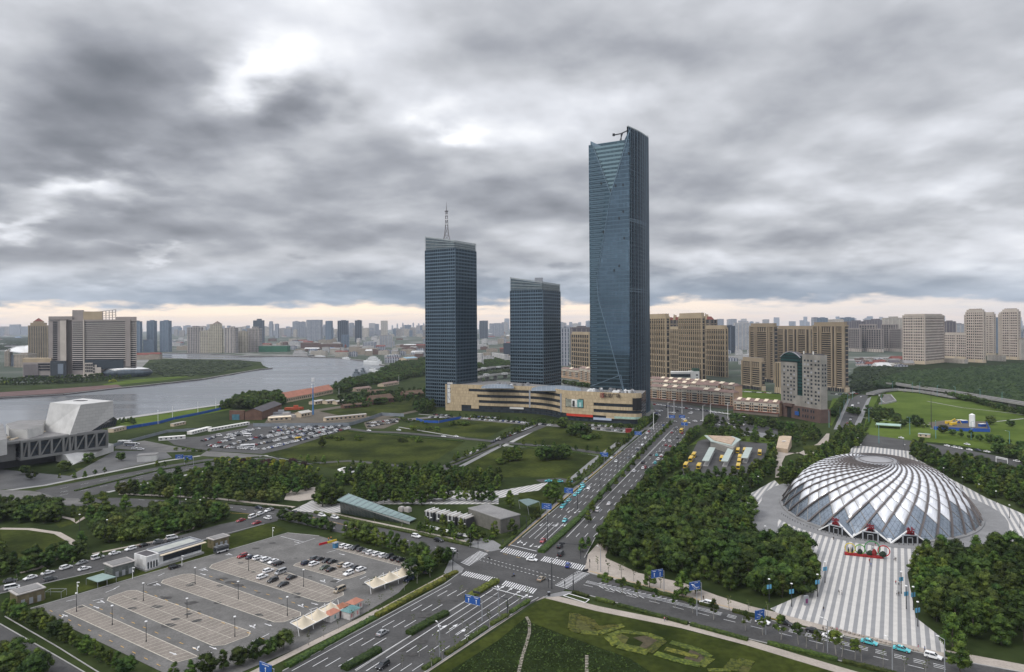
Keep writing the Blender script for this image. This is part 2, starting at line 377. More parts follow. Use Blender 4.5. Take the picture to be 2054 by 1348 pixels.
GS('parking_street',[(-60,1186),(0,1176),(60,1160),(120,1141),(200,1118),(300,1090),(350,1078),(440,1053),(520,1037),(545,1030),(560,1037),(556,1046),(530,1052),(440,1078),(330,1104),(200,1146),(0,1192),(-60,1205)],RZ+.014,asphalt)
GS('side_road',[(-100,1203),(0,1253),(88,1303),(172,1352),(60,1352),(0,1352),(-200,1352),(-200,1203)],RZ+.016,asphalt)
# streets between the lawns
def road(name,px,w,z,m):
 return struct(name,[offs(GL(px),w/2)],z,m)
road('lawn_street',[(575,933),(700,925),(760,930),(850,942)],6,RZ,asphalt)
road('lawn_street',[(1095,852),(1055,868),(1005,887),(985,897),(905,932),(885,945)],9,RZ,asphalt)
road('lawn_street',[(690,859),(740,866),(800,868),(900,877),(975,884),(1040,891),(1130,898),(1210,911),(1245,915)],8,RZ+.02,asphalt)
road('mall_front_road',[(810,843),(880,836),(960,842),(1060,850),(1130,855),(1200,858),(1270,862),(1310,858)],16,RZ+.022,asphalt_old)
road('taxi_road',[(1080,966),(1120,962),(1170,972)],9,RZ+.02,asphalt)
# pavements
for nm,px,w,m in [('pavement',[(965,1112),(985,1100),(944,1090),(850,1070),(740,1047),(640,1026)],3.5,paving),
 ('pavement',[(1010,1100),(1035,1079),(1240,905),(1310,845)],3,paving_grey),
 ('pavement',[(840,1352),(1062,1206),(1090,1196)],3.6,paving),
 ('pavement',[(1100,1197),(1200,1222),(1370,1256),(1501,1290),(1600,1320),(1700,1350),(1850,1392)],4.2,paving),
 ('pavement',[(1180,1143),(1205,1110),(1212,1085),(1240,1040),(1300,975)],5,paving),
 ('pavement',[(1185,1146),(1380,1196),(1500,1222),(1600,1246),(1700,1270),(1900,1313),(2054,1342),(2200,1370)],5.5,paving),
 ('pavement',[(760,1228),(850,1180),(905,1150)],3.,paving),('pavement',[(470,1370),(560,1325),(700,1255),(760,1225)],2.6,paving),
 ('pavement',[(1000,1104),(978,1111),(905,1093)],2,paving_grey),
 ('pavement',[(240,991),(420,999),(590,1018)],3,paving),('pavement',[(0,986),(90,974),(330,925),(420,912)],4,concrete),
 ('pavement',[(560,935),(420,944),(330,962),(215,988)],3.5,concrete),
 ('pavement',[(525,908),(700,859.5)],2,concrete),('pavement',[(530,914),(600,925),(640,931)],3,concrete),
 ('pavement',[(1000,893),(1008,896),(1030,885),(1090,853)],4,concrete),('pavement',[(925,936),(1002,896)],4,paving_grey),
 ('pavement',[(800,857),(940,880),(990,884)],2.5,concrete),('pavement',[(1010,894),(1100,901),(1200,914)],2.5,concrete),
 ('pavement',[(1145,963),(1190,925),(1240,888)],4,paving_grey),
 ('pavement',[(1090,853),(1265,869)],3,concrete),('pavement',[(840,831),(1030,847)],3,concrete)]:
 road(nm,px,w,.17,m)
GS('corner_paving',[(1183,1151),(1172,1143),(1180,1112),(1195,1095),(1210,1085),(1215,1120),(1280,1150),(1370,1170),(1440,1196),(1500,1215),(1500,1235)],.19,paving)
GS('corner_paving',[(944,1097),(985,1107),(1005,1103),(1012,1098),(990,1085),(955,1078),(930,1082)],.19,paving_grey)
GS('corner_paving',[(1098,1194),(1130,1187),(1150,1188),(1135,1196),(1090,1200),(1075,1208)],.215,paving_grey)
GS('corner_paving',[(903,1122),(931,1141),(926,1150),(905,1158),(890,1150)],.19,paving_grey)
musp=mat('museum_paving',(.10,.10,.10),.85,.15,.1,fine=.3)
GS('museum_paving',[(-200,1000),(-100,930),(60,948),(140,955),(230,905),(330,905),(345,918),(90,975),(-60,988)],.14,musp)
# parking lot
GS('parking_lot',[(61,1222),(300,1151),(577,1070),(640,1076),(690,1090),(760,1108),(835,1128),(838,1150),(800,1190),(700,1250),(590,1305),(480,1352),(330,1352)],RZ+.018,asphalt_old)
GS('far_parking_lot',[(350,893),(420,905),(525,911),(575,900),(702,860),(695,851),(500,850),(495,858),(400,876),(330,880)],.18,asphalt)
GS('far_parking_entry',[(400,915),(415,905),(530,914),(510,922)],.24,asphalt_old)
GS('coach_yard',[(230,900),(235,892),(290,884),(330,892),(400,905),(330,908)],.16,asphalt_old)
GS('dirt_lot',[(730,848),(760,840),(800,838),(800,848),(770,860),(735,860)],.18,earth)
# lawns
for px in ([(533,912),(600,890),(700,862),(760,869),(935,884),(922,893),(840,945),(760,960),(640,935)],
 [(930,937),(1005,898),(1100,903),(1205,917),(1190,932),(1158,962),(1100,958),(1000,958)],
 [(1035,885),(1092,856),(1265,870),(1240,903),(1210,906),(1120,897)],
 [(790,864),(870,836),(1035,850),(975,879),(900,873)],
 [(1095.6,1199),(1126,1199),(1370,1264),(1501,1297),(1696,1350),(1850,1400),(1500,1450),(900,1450),(760,1420),(863,1350)]):
 GS('lawn',px,.13,lawn)
for px in ([(190,1150),(300,1118),(430,1082),(540,1050),(575,1062),(520,1086),(300,1150),(80,1212),(20,1200),(100,1172)],
 [(-60,1080),(0,1063),(70,1062),(118,1075),(143,1092),(140,1105),(100,1118),(0,1140),(-80,1150)],[(100,1040),(160,1026),(180,1040),(120,1060)],
 [(75,962),(150,948),(228,938),(236,948),(120,972),(66,976)],[(150,940),(230,935),(300,928),(200,950),(160,958)],[(206,926),(262,914),(312,919),(300,931),(215,944),(204,936)],[(150,926),(190,918),(196,924),(160,936)],[(30,965),(90,955),(100,968),(-60,985),(-80,978)]):
 GS('lawn',px,.15,lawn)
GS('ground_cover',[(1056,1238),(1066,1250),(1180,1292),(1260,1320),(1310,1352),(1310,1450),(900,1450),(840,1400),(905,1345),(1000,1285)],.17,lawnd)
for px in ([(1730,870),(1748,790),(1800,783),(1880,790),(2000,812),(2200,850),(2200,930),(2054,905),(1900,888),(1740,868)],
 [(1740,876),(1900,890),(2054,915),(2054,903),(1900,878),(1745,866)],[(1655,845),(1670,800),(1705,796),(1690,815),(1668,855)],
 [(1120,800),(1130,790),(1180,800)],[(1470,785),(1500,780),(1570,790),(1566,803),(1480,798)],[(1380,895),(1420,868),(1540,860),(1560,872),(1540,900),(1440,880)]):
 GS('green_field',px,.13,lawnb)
for px in ([(990,957),(1080,930),(1150,965)],): pass
for px in ([(1550,960),(1580,955),(1620,920),(1640,905),(1660,900),(1650,925),(1600,965),(1565,975)],[(1530,1000),(1600,968),(1590,990),(1560,1005)],[(1930,1000),(1965,1015),(2010,1046),(1965,1043)],[(1610,895),(1650,893),(1640,905),(1615,912)],[(1040,990),(1100,982),(1100,1005),(1040,1010)]):
 GS('garden_lawn',px,.26,lawn)
GS('dark_forest_floor',[(1705,795),(1712,740),(1740,728),(2054,712),(2700,720),(2700,860),(2054,842),(1900,800),(1790,782)],.12,lawnd)
# shell station plaza
GS('plaza',[(1480,1005),(1560,960),(1640,930),(1700,905),(1720,892),(1825,903),(1830,915),(1905,960),(1980,1000),(2060,1035),(2100,1060),(2100,1085),(2054,1090),(1960,1080),(1850,1110),(1820,1150),(1837,1240),(1886,1278),(1900,1312),(1700,1268),(1560,1231),(1545,1222),(1640,1180),(1648,1130),(1600,1090),(1540,1060),(1500,1030)],.21,stripes)
DC=G(1757,928,24.);
mb=MB(); ring=[(DC[0]+58*cos(t)*.871+74*sin(t)*.491,DC[1]-58*cos(t)*.491+74*sin(t)*.871) for t in [6.2832*i/72 for i in range(72)]]; mb.sheet(ring,.31); tag(mb.build('station_apron',paving_grey),kind='structure')
GS('station_approach',[(1500,1040),(1540,990),(1590,960),(1560,1010),(1560,1060),(1540,1120),(1520,1110),(1530,1075)],.30,paving_grey)
GS('garden_path',[(1555,965),(1556,925),(1552,905),(1600,910),(1640,890),(1658,870),(1664,870),(1660,900),(1640,925),(1600,908),(1575,915),(1568,930),(1572,965)],.22,paving)
GS('bus_yard',[(1358,955),(1385,915),(1400,885),(1420,880),(1540,890),(1535,915),(1500,950),(1420,958),(1380,975)],.22,asphalt)
GS('station_street',[(1730,885),(1740,872),(1810,882),(1900,896),(2054,925),(2200,950),(2200,975),(2054,945),(1900,918),(1820,905),(1722,894)],.24,asphalt)
GS('lake_bank',[(1475,872),(1500,865),(1556,872),(1550,880)],.2,paving_grey)
# right distance: straight road rising north, viaduct
GS('north_road',[(1680,862),(1707,800),(1722,792),(1742,792),(1738,805),(1708,862)],.24,asphalt)
for px in ([(1672,862),(1700,800),(1706,800),(1680,862)],[(1709,862),(1740,800),(1748,796),(1722,862)]): GS('north_pavement',px,.26,paving_grey)
GS('stadium_pavement',[(1765,800),(1772,792),(1786,792),(1795,803),(1780,810),(1762,812)],.2,asphalt_old)
road('garden_path',[(1730,838),(1800,845),(1860,852),(1960,850),(2054,840)],2.5,.2,concrete)
road('garden_path',[(1860,805),(1930,818),(2054,832)],2.,.2,concrete)
road('garden_path',[(0,1061),(60,1062),(115,1070),(145,1087),(146,1100),(130,1110)],3,.2,paving)
road('garden_path',[(40,1150),(80,1140),(130,1112),(145,1098)],2.2,.2,paving)
road('garden_path',[(115,1036),(145,1042),(152,1050),(172,1037)],2.2,.2,paving)
road('garden_path',[(185,1112),(330,1083),(360,1068),(385,1062),(388,1050),(378,1040)],2,.2,paving)
GS('side_plaza',[(585,1025),(625,1005),(700,1012),(700,1028),(640,1030)],.22,stripes)
GS('side_plaza',[(570,1003),(580,977),(640,978),(640,1000),(600,1006)],.20,paving)
GS('side_plaza',[(700,1012),(760,1005),(780,985),(1000,985),(1100,968),(1080,985),(1000,1000),(1000,1012)],.20,stripes)
GS('dock_yard',[(540,835),(700,812),(860,800),(890,815),(780,838),(690,848),(530,850)],.18,earth)
GS('dock_yard_grass',[(640,825),(820,800),(860,798),(870,815),(800,830),(700,838)],.2,lawn)
# =============== VEGETATION ===============
def leafmat(name,c,c2,sc=.5):
 m,k,b=newmat(name); g=k.n('ShaderNodeNewGeometry'); oi=k.n('ShaderNodeObjectInfo')
 t=k.n('ShaderNodeTexNoise',{'Vector':g.outputs['Position'],'Scale':sc,'Detail':4.})
 col=k.mix(k.smooth(t.outputs[0],.35,.68),c,c2)
 hs=k.n('ShaderNodeHueSaturation',{'Color':col,'Hue':k.m('ADD',.485,k.m('MULTIPLY',k.m('FRACT',k.m('MULTIPLY',oi.outputs['Random'],7.3)),.05)),'Value':k.m('ADD',.55,k.m('MULTIPLY',oi.outputs['Random'],.95))})
 k.nt.links.new(hs.outputs[0],b.inputs['Base Color']); b.inputs['Roughness'].default_value=.7; b.inputs['Specular IOR Level'].default_value=.15
 return m
leaf_dark=leafmat('leaf_dark',(.014,.027,.006),(.064,.092,.016))
leaf_mid=leafmat('leaf_mid',(.022,.040,.007),(.092,.122,.019))
leaf_olive=leafmat('leaf_olive',(.045,.062,.014),(.10,.115,.028))
leaf_yel=leafmat('leaf_yellow_green',(.12,.135,.012),(.21,.20,.02))
leaf_hedge=leafmat('leaf_hedge',(.020,.032,.008),(.050,.066,.012),1.2)
leaf_hedgey=leafmat('leaf_hedge_yellow',(.032,.040,.008),(.095,.098,.015),1.0)
leaf_purple=leafmat('leaf_purple',(.022,.012,.012),(.04,.02,.018))
wood_leaf=leafmat('wood_leaf',(.011,.020,.007),(.028,.040,.012),.08)
bark=mat('bark',(.07,.06,.05),.9,.2,1.)
bark_pale=mat('bark_pale',(.22,.21,.19),.9,.2,1.)
def crown_pts(rng,shape,nc):
 # clump centres in a unit crown: z 0..1, r<=1
 out=[]
 while len(out)<nc:
  z=rng.uniform(.02,.98); a=rng.uniform(0,6.283)
  if shape=='ovate': rr=sin(pi*min(1,(z*.92+.06))**.72)**.8*(1-.35*z)
  elif shape=='cone': rr=(1-z)**.8*.95+.05
  elif shape=='round': rr=sqrt(max(0,1-(2*z-1)**2))
  elif shape=='vase': rr=.25+.75*z**.7 if z<.8 else sqrt(max(0,1-((z-.8)/.2)**2))*.95+.05
  else: rr=sqrt(max(0,1-z*z))
  r=rr*sqrt(rng.uniform(.25,1.0))*.86
  out.append((r*cos(a),r*sin(a),z,rr))
 return out
def make_tree(kind,seed):
 rng=random.Random(seed)
 P={'ovate':('ovate',9.,3.3,1.5,26,1500,.55,leaf_mid,bark),'dark':('ovate',10.,4.0,1.4,30,1900,.6,leaf_dark,bark),
       'broad':('round',9.,5.2,1.8,34,2200,.62,leaf_dark,bark),'willow':('round',8.,4.6,1.2,30,2000,.55,leaf_olive,bark),
       'street':('ovate',6.4,1.9,2.3,16,700,.42,leaf_mid,bark_pale),'sapling':('vase',5.6,1.5,2.2,9,130,.34,leaf_olive,bark_pale),
       'conifer':('cone',8.,2.4,.8,20,1100,.5,leaf_dark,bark),'shrub':('dome',2.2,2.2,.1,14,700,.42,leaf_mid,bark),
       'yellow':('dome',2.4,2.6,.1,14,700,.42,leaf_yel,bark),'purple':('dome',3.2,3.0,.1,14,800,.45,leaf_purple,bark)}[kind]
 shape,H,Rr,tb,nc,nl,ls,lm,bm=P
 nm={'ovate':'plane_tree','dark':'elm_tree','broad':'broadleaf_tree','willow':'willow_tree','street':'street_tree','sapling':'sapling','conifer':'conifer_tree','shrub':'shrub','yellow':'golden_shrub','purple':'purple_shrub'}[kind]
 t=thing(nm,'tree','tree' if kind not in('shrub','yellow','purple') else 'shrub')
 mb=MB(); top=tb+(H-tb)*.6; wob=[(rng.uniform(-.2,.2),rng.uniform(-.2,.2)) for _ in range(4)]
 zs=[0,tb,tb+(top-tb)*.5,top]; rs=[.035*H*.55,.028*H*.5,.018*H*.5,.008*H*.5]
 for i in range(3): mb.cyl((wob[i][0]*(i>0),wob[i][1]*(i>0),zs[i]),(wob[i+1][0],wob[i+1][1],zs[i+1]),rs[i],rs[i+1],6)
 cl=crown_pts(rng,shape,nc)
 for c in cl[:7]:
  z=tb+c[2]*(H-tb)
  mb.cyl((wob[1][0],wob[1][1],tb+(z-tb)*.3),(c[0]*Rr*.8,c[1]*Rr*.8,z*.96),rs[2]*.7,.02,4,cap=False)
 mb.build('trunk',bm,t)
 mb=MB(); cr=(Rr*.34 if shape!='dome' else Rr*.33)*(1.0 if kind!='sapling' else .55)
 for (x,y,z,rr) in cl:
  cx,cy,cz=x*Rr,y*Rr,tb+z*(H-tb)*.93; s_=cr*rng.uniform(.7,1.25)
  # inner mass of the clump, added to block light through the crown
  if kind!='sapling':
   q=s_*.86; vs=[];
   for a,b_,c_ in ((1,0,0),(-1,0,0),(0,1,0),(0,-1,0),(0,0,1),(0,0,-1)):
    w=rng.uniform(.8,1.15); vs.append((cx+a*q*w,cy+b_*q*w,cz+c_*q*w*.8))
   mb.idx(vs,[(0,2,4),(2,1,4),(1,3,4),(3,0,4),(2,0,5),(1,2,5),(3,1,5),(0,3,5)])
  for _ in range(nl//nc):
   th=rng.uniform(0,6.283); ph=acos(rng.uniform(-.75,1)); n_=Vector((sin(ph)*cos(th),sin(ph)*sin(th),cos(ph)))
   rad=s_*rng.uniform(.72,1.12); p=Vector((cx,cy,cz))+Vector((n_.x*rad,n_.y*rad,n_.z*rad*.82))
   n2=(n_+Vector((rng.uniform(-.4,.4),rng.uniform(-.4,.4),rng.uniform(-.2,.5)))).normalized()
   u=n2.cross(Vector((rng.uniform(-1,1),rng.uniform(-1,1),rng.uniform(-1,1)))).normalized(); v=n2.cross(u)
   a=ls*rng.uniform(.5,1.1); b_=a*rng.uniform(.5,.9)
   mb.face([tuple(p-u*a*.5),tuple(p-v*b_*.5+u*a*.05),tuple(p+u*a*.5),tuple(p+v*b_*.5)])
 mb.build('crown',lm,t)
 return t
TP={}
def tree(kind,x,y,label,group,h=1.,z=.2):
 v=R_.randrange(4 if kind in('ovate','dark','broad') else 3)
 if (kind,v) not in TP: TP[(kind,v)]=Proto(lambda k_=kind,v_=v: make_tree(k_,v_*17+hash_(kind)))
 s=h*R_.uniform(.85,1.15)
 return TP[(kind,v)].put(x,y,z,R_.uniform(0,6.28),label,group,(s*R_.uniform(.9,1.1),s*R_.uniform(.9,1.1),s))
def hash_(s): return sum(ord(c)*(i+3) for i,c in enumerate(s))
def tline(px,step,kind,label,group,h=1.,jit=.15,off=.5,world=False):
 P=px if world else GL(px)
 for x,y,a in along(P,step,jit): tree(kind if isinstance(kind,str) else R_.choice(kind),x+R_.uniform(-off,off),y+R_.uniform(-off,off),label,group,h)
def tfill(px,step,kind,label,group,h=1.,maxn=400,z=.2):
 P=GL(px); x0=min(p[0] for p in P);x1=max(p[0] for p in P);y0=min(p[1] for p in P);y1=max(p[1] for p in P)
 j=0;y=y0;c=0
 while y<y1:
  x=x0+(step/2 if j%2 else 0)
  while x<x1:
   q=(x+R_.uniform(-.3,.3)*step,y+R_.uniform(-.3,.3)*step)
   if pip(q,P) and c<maxn: tree(kind if isinstance(kind,str) else R_.choice(kind),q[0],q[1],label,group,h,z); c+=1
   x+=step
  y+=step*.87;j+=1
 return c
def hedge(px,w,h,label,m=None,group=None,world=False,z=.2):
 P=px if world else GL(px); mb=MB(); rng=R_
 for a,b in zip(P,P[1:]):
  L=hypot(b[0]-a[0],b[1]-a[1]); ns=max(1,int(L/1.2)); dx,dy=(b[0]-a[0])/L,(b[1]-a[1])/L
  rows=[]
  for i in range(ns+1):
   cx,cy=lerp(a,b,i/ns); r=[]
   for (o_,zz_) in ((-.5,0),(-.52,.75),(-.3,1.0),(.3,1.02),(.52,.75),(.5,0)):
    ww=w*o_*rng.uniform(.88,1.12); r.append((cx-dy*ww,cy+dx*ww,z+h*zz_*rng.uniform(.88,1.1)))
   rows.append(r)
  vs=[p for r in rows for p in r]; fs=[]
  for i in range(ns):
   for k_ in range(5): fs.append((i*6+k_,(i+1)*6+k_,(i+1)*6+k_+1,i*6+k_+1))
  fs+= [tuple(range(5,-1,-1)),tuple(range(ns*6,ns*6+6))]
  mb.idx(vs,fs)
  for _ in range(int(L*w*2.2)):
   t_=rng.random(); o_=rng.uniform(-.5,.5)*w; p=Vector((a[0]+(b[0]-a[0])*t_-dy*o_,a[1]+(b[1]-a[1])*t_+dx*o_,z+h*rng.uniform(.9,1.12)))
   u=Vector((rng.uniform(-1,1),rng.uniform(-1,1),rng.uniform(-.3,.3))).normalized()*.28; v=Vector((-u.y,u.x,rng.uniform(-.2,.2)))*.7
   mb.face([tuple(p-u),tuple(p-v),tuple(p+u),tuple(p+v)])
 o=mb.build('hedge',m or leaf_hedge); return tag(o,label,'hedge',group)
# =============== VEHICLES ===============
def paint(name,c,metal=.2):
 m,k,b=newmat(name); oi=k.n('ShaderNodeObjectInfo')
 b.inputs['Base Color'].default_value=(*c,1); b.inputs['Roughness'].default_value=.28; b.inputs['Metallic'].default_value=metal
 b.inputs['Coat Weight'].default_value=.4; return m
PA={'white':paint('paint_white',(.72,.72,.72),0),'black':paint('paint_black',(.012,.012,.014)),'grey':paint('paint_grey',(.10,.105,.11),.4),'silver':paint('paint_silver',(.40,.41,.42),.5),
 'red':paint('paint_red',(.26,.015,.02)),'blue':paint('paint_blue',(.02,.05,.22)),'beige':paint('paint_champagne',(.36,.30,.22),.4),'turquoise':paint('paint_turquoise',(.08,.42,.46),0),'yellow':paint('paint_yellow',(.62,.42,.03),0),'darkblue':paint('paint_dark_blue',(.015,.022,.05)),'green':paint('paint_olive',(.06,.08,.05))}
cglass,k,b=newmat('car_glass'); b.inputs['Base Color'].default_value=(.02,.025,.03,1); b.inputs['Roughness'].default_value=.08; b.inputs['Specular IOR Level'].default_value=.7
lampw,k,b=newmat('headlamp'); b.inputs['Base Color'].default_value=(.7,.7,.7,1); b.inputs['Roughness'].default_value=.2
lampr,k,b=newmat('tail_lamp'); b.inputs['Base Color'].default_value=(.35,.01,.01,1); b.inputs['Roughness'].default_value=.3
def loft(mb,prof,w,wt,m=0):
 # side profile [(x,z)] lofted across the width, pinched at the top (wt) ; returns
 zs=[p[1] for p in prof];z0,z1=min(zs),max(zs)
 def hw(z): return w/2+(wt/2-w/2)*max(0,(z-z0)/(z1-z0))**1.5
 n_=len(prof); vs=[]
 for s_ in (-1,-.86,.86,1):
  for (x,z) in prof:
   e=abs(s_)==1
   cx=sum(p[0] for p in prof)/n_
   vs.append((cx+(x-cx)*(.975 if e else 1),s_*hw(z),z0+(z-z0)*(.94 if e else 1)))
 fs=[]
 for j in range(3):
  for i in range(n_): fs.append((j*n_+i,j*n_+(i+1)%n_,(j+1)*n_+(i+1)%n_,(j+1)*n_+i))
 fs.append(tuple(range(n_-1,-1,-1))); fs.append(tuple(range(3*n_,4*n_)))
 mb.idx(vs,fs,m)
CARS={ # length,width, lower profile, cabin profile (x forward)
 'sedan':(4.7,1.82,[(-2.32,.35),(2.3,.32),(2.34,.62),(1.25,.92),(-1.55,.98),(-2.34,.9)],[(-1.75,.93),(1.15,.88),(.35,1.42),(-.95,1.45)]),
 'suv':(4.65,1.88,[(-2.28,.4),(2.25,.38),(2.3,.8),(1.2,1.08),(-2.1,1.12),(-2.33,.95)],[(-2.2,1.08),(1.1,1.04),(.4,1.62),(-1.95,1.66)]),
 'van':(5.1,1.9,[(-2.5,.4),(2.45,.38),(2.5,.85),(1.9,1.1),(-2.48,1.15)],[(-2.46,1.1),(1.95,1.06),(1.1,1.85),(-2.3,1.95)]),
}
def make_car(kind,col,detail=True,roof=None):
 L,w,lo,cab=CARS[kind]; t=thing('car' if kind!='van' else 'minivan','car','car' if kind!='van' else 'van')
 mb=MB(); loft(mb,lo,w,w*.94);
 # roof panel and pillars above the glass
 xs=[c for c in cab if c[1]>1.3]; xf=max(x for x,_ in xs);xb=min(x for x,_ in xs);zr=max(z for _,z in xs)
 mb.box(((xf+xb)/2,0,zr-.03),(xf-xb+.06,w*.70,.07))
 gl=MB(); loft(gl,cab,w*.90,w*.72)
 for s_ in(-1,1):
  for x0,x1 in ((cab[1][0],xf),((xf+xb)/2,(xf+xb)/2),(cab[0][0],xb)):
   mb.beam((x0,s_*w*.445,cab[0][1]),(x1,s_*w*.36,zr-.02),.09,.07)
 if not detail:
  # small in the picture: everything in one mesh
  mb.mi=[0]*len(mb.f); off=len(mb.v);
  for f in gl.f: mb.f.append(tuple(i+off for i in f)); mb.mi.append(1)
  mb.v+=gl.v; mb.uv+=gl.uv
  for sx_ in(-1,1):
   for sy in(-1,1): mb.cyl((sx_*L*.3,sy*w*.5,.33),(sx_*L*.3,sy*w*.38,.33),.33,n=8,m=2)
  bpy.data.objects.remove(t)
  o=mb.build('car' if kind!='van' else 'minivan',[PA[col],cglass,black]); o['category']='car' if kind!='van' else 'van'; return o
 mb.build('body',PA[col],t); gl.build('window_glass',cglass,t)
 for sx_ in(-1,1):
  for sy in(-1,1):
   m2=MB(); m2.cyl((sx_*L*.3,sy*w*.5,.34),(sx_*L*.3,sy*w*.38,.34),.34,n=12); wo=m2.build('wheel',black,t)
   m3=MB(); m3.cyl((sx_*L*.3,sy*w*.505,.34),(sx_*L*.3,sy*w*.45,.34),.2,n=8); m3.build('rim',metal_grey,wo)
 zf=lo[2][1]
 for sy in(-1,1):
  m2=MB(); m2.box((lo[2][0]-.06,sy*w*.36,zf-.12),(.16,.34,.14)); m2.build('headlight',lampw,t)
  m2=MB(); m2.box((-L/2+.06,sy*w*.38,.72),(.12,.26,.18)); m2.build('tail_light',lampr,t)
 if roof=='taxi':
  m2=MB(); m2.box((0,0,1.47),(.3,.6,.14)); m2.build('roof_sign',lampw,t)
 return t
CP={}
CN={'darkblue':'dark blue','beige':'champagne'}
def car(kind,col,x,y,rz,label=None,group=None,detail=True,ctx='',roof=None,z=.26):
 key=(kind,col,detail,roof)
 if key not in CP: CP[key]=Proto(lambda a=kind,b_=col,c=detail,d=roof: make_car(a,b_,c,d))
 kn={'sedan':'saloon car','suv':'sport utility car','van':'minivan'}[kind]
 return CP[key].put(x,y,z,rz,label or f"{CN.get(col,col)} {kn} {ctx}",group,1.)
def rcol():
 return R_.choices(['white','black','grey','silver','red','blue','beige','darkblue'],[50,15,10,10,4,3,4,4])[0]
def rkind(): return R_.choices(['sedan','suv','van'],[60,34,6])[0]
def make_bus(col,L=10.5,stripe=None):
 t=thing('bus','bus','bus'); w=2.5;H=3.0
 mb=MB(); mb.box((0,0,.35),(L,w,H-.35)); mb.box((-L*.1,0,H),(L*.35,1.6,.25)); mb.box((L*.28,0,H),(L*.12,1.4,.18)); mb.build('body',PA[col],t)
 for s_ in(-1,1):
  g_=MB(); g_.box((0,s_*w/2,1.35),(L*.92,.03,.95)); wd=g_.build('window_row',cglass,t)
  if stripe:
   g_=MB(); g_.box((0,s_*w/2,.7),(L*.9,.03,.4)); g_.build('side_stripe',PA[stripe],t)
 for x in (L/2,-L/2):
  g_=MB(); g_.box((x,0,1.1),(.03,w*.88,1.45)); g_.build('windscreen',cglass,t)
 for x in(L*.3,-L*.28):
  for s_ in(-1,1):
   g_=MB(); g_.cyl((x,s_*w*.51,.48),(x,s_*w*.4,.48),.48,n=12); g_.build('wheel',black,t)
 return t
BP={}
def bus(col,x,y,rz,label,group=None,L=10.5,stripe=None):
 key=(col,L,stripe)
 if key not in BP: BP[key]=Proto(lambda a=col,b_=L,c=stripe: make_bus(a,b_,c))
 return BP[key].put(x,y,.27,rz,label,group,1.)
# =============== STREET FURNITURE ===============
def make_lamp(h,arm,col,kind='lamp'):
 t=thing('street_lamp','lamp','street lamp'); mb=MB(); mb.cyl((0,0,0),(0,0,h),.018*h,.011*h,8); mb.cyl((0,0,0),(0,0,.8),.17,.17,8);
 if arm>0: mb.cyl((0,0,h),(arm,0,h+.5),.008*h,.008*h,6)
 mb.build('pole',col,t)
 m2=MB();
 if arm>0: m2.box((arm+.2,0,h+.45),(.9,.28,.12))
 else: m2.lathe((0,0,h),[(.05,0),(.42,.05),(.38,.25),(.1,.35)],10)
 m2.build('lamp_head',white_metal,t)
 return t
LP={}
def lamp(x,y,rz,h,arm,label,group,col=None):
 col=col or dark_metal; key=(h,arm,col.name)
 if key not in LP: LP[key]=Proto(lambda: make_lamp(h,arm,col))
 return LP[key].put(x,y,.2,rz,label,group,1.)
banner_m=mat('banner_blue',(.10,.30,.45),.6,.1,.5)
def make_bannerlamp():
 t=make_lamp(8,0,dark_metal)
 for z in(4.6,):
  for s_ in(-1,1):
   m2=MB(); m2.box((s_*.55,0,z),(.8,.06,1.5)); m2.build('banner',banner_m,t)
 return t
BLP=Proto(make_bannerlamp)
def text3d(name,body,size,loc,rot,m,parent,depth=.05,align='CENTER',bold=0.):
 cu=bpy.data.curves.new(name,'FONT'); cu.body=body; cu.size=size; cu.extrude=depth; cu.align_x=align; cu.align_y='CENTER'; cu.offset=bold*size; cu.resolution_u=3
 o=bpy.data.objects.new(name,cu); COL.objects.link(o)
 dg=bpy.context.evaluated_depsgraph_get(); me=bpy.data.meshes.new_from_object(o.evaluated_get(dg)); bpy.data.objects.remove(o)
 me.name=name; me.materials.clear(); me.materials.append(m)
 o=bpy.data.objects.new(name,me); COL.objects.link(o);
 if parent is not None: o.parent=parent; KIDS.setdefault(parent.name,[]).append(o); o.matrix_parent_inverse=parent.matrix_basis.inverted() if parent.type=='EMPTY' else Matrix.Identity(4)
 o.matrix_basis=Matrix.Translation(loc)@(rot if isinstance(rot,Matrix) else Matrix.Rotation(rot,4,'Z')@Matrix.Rotation(pi/2,4,'X'))
 return o
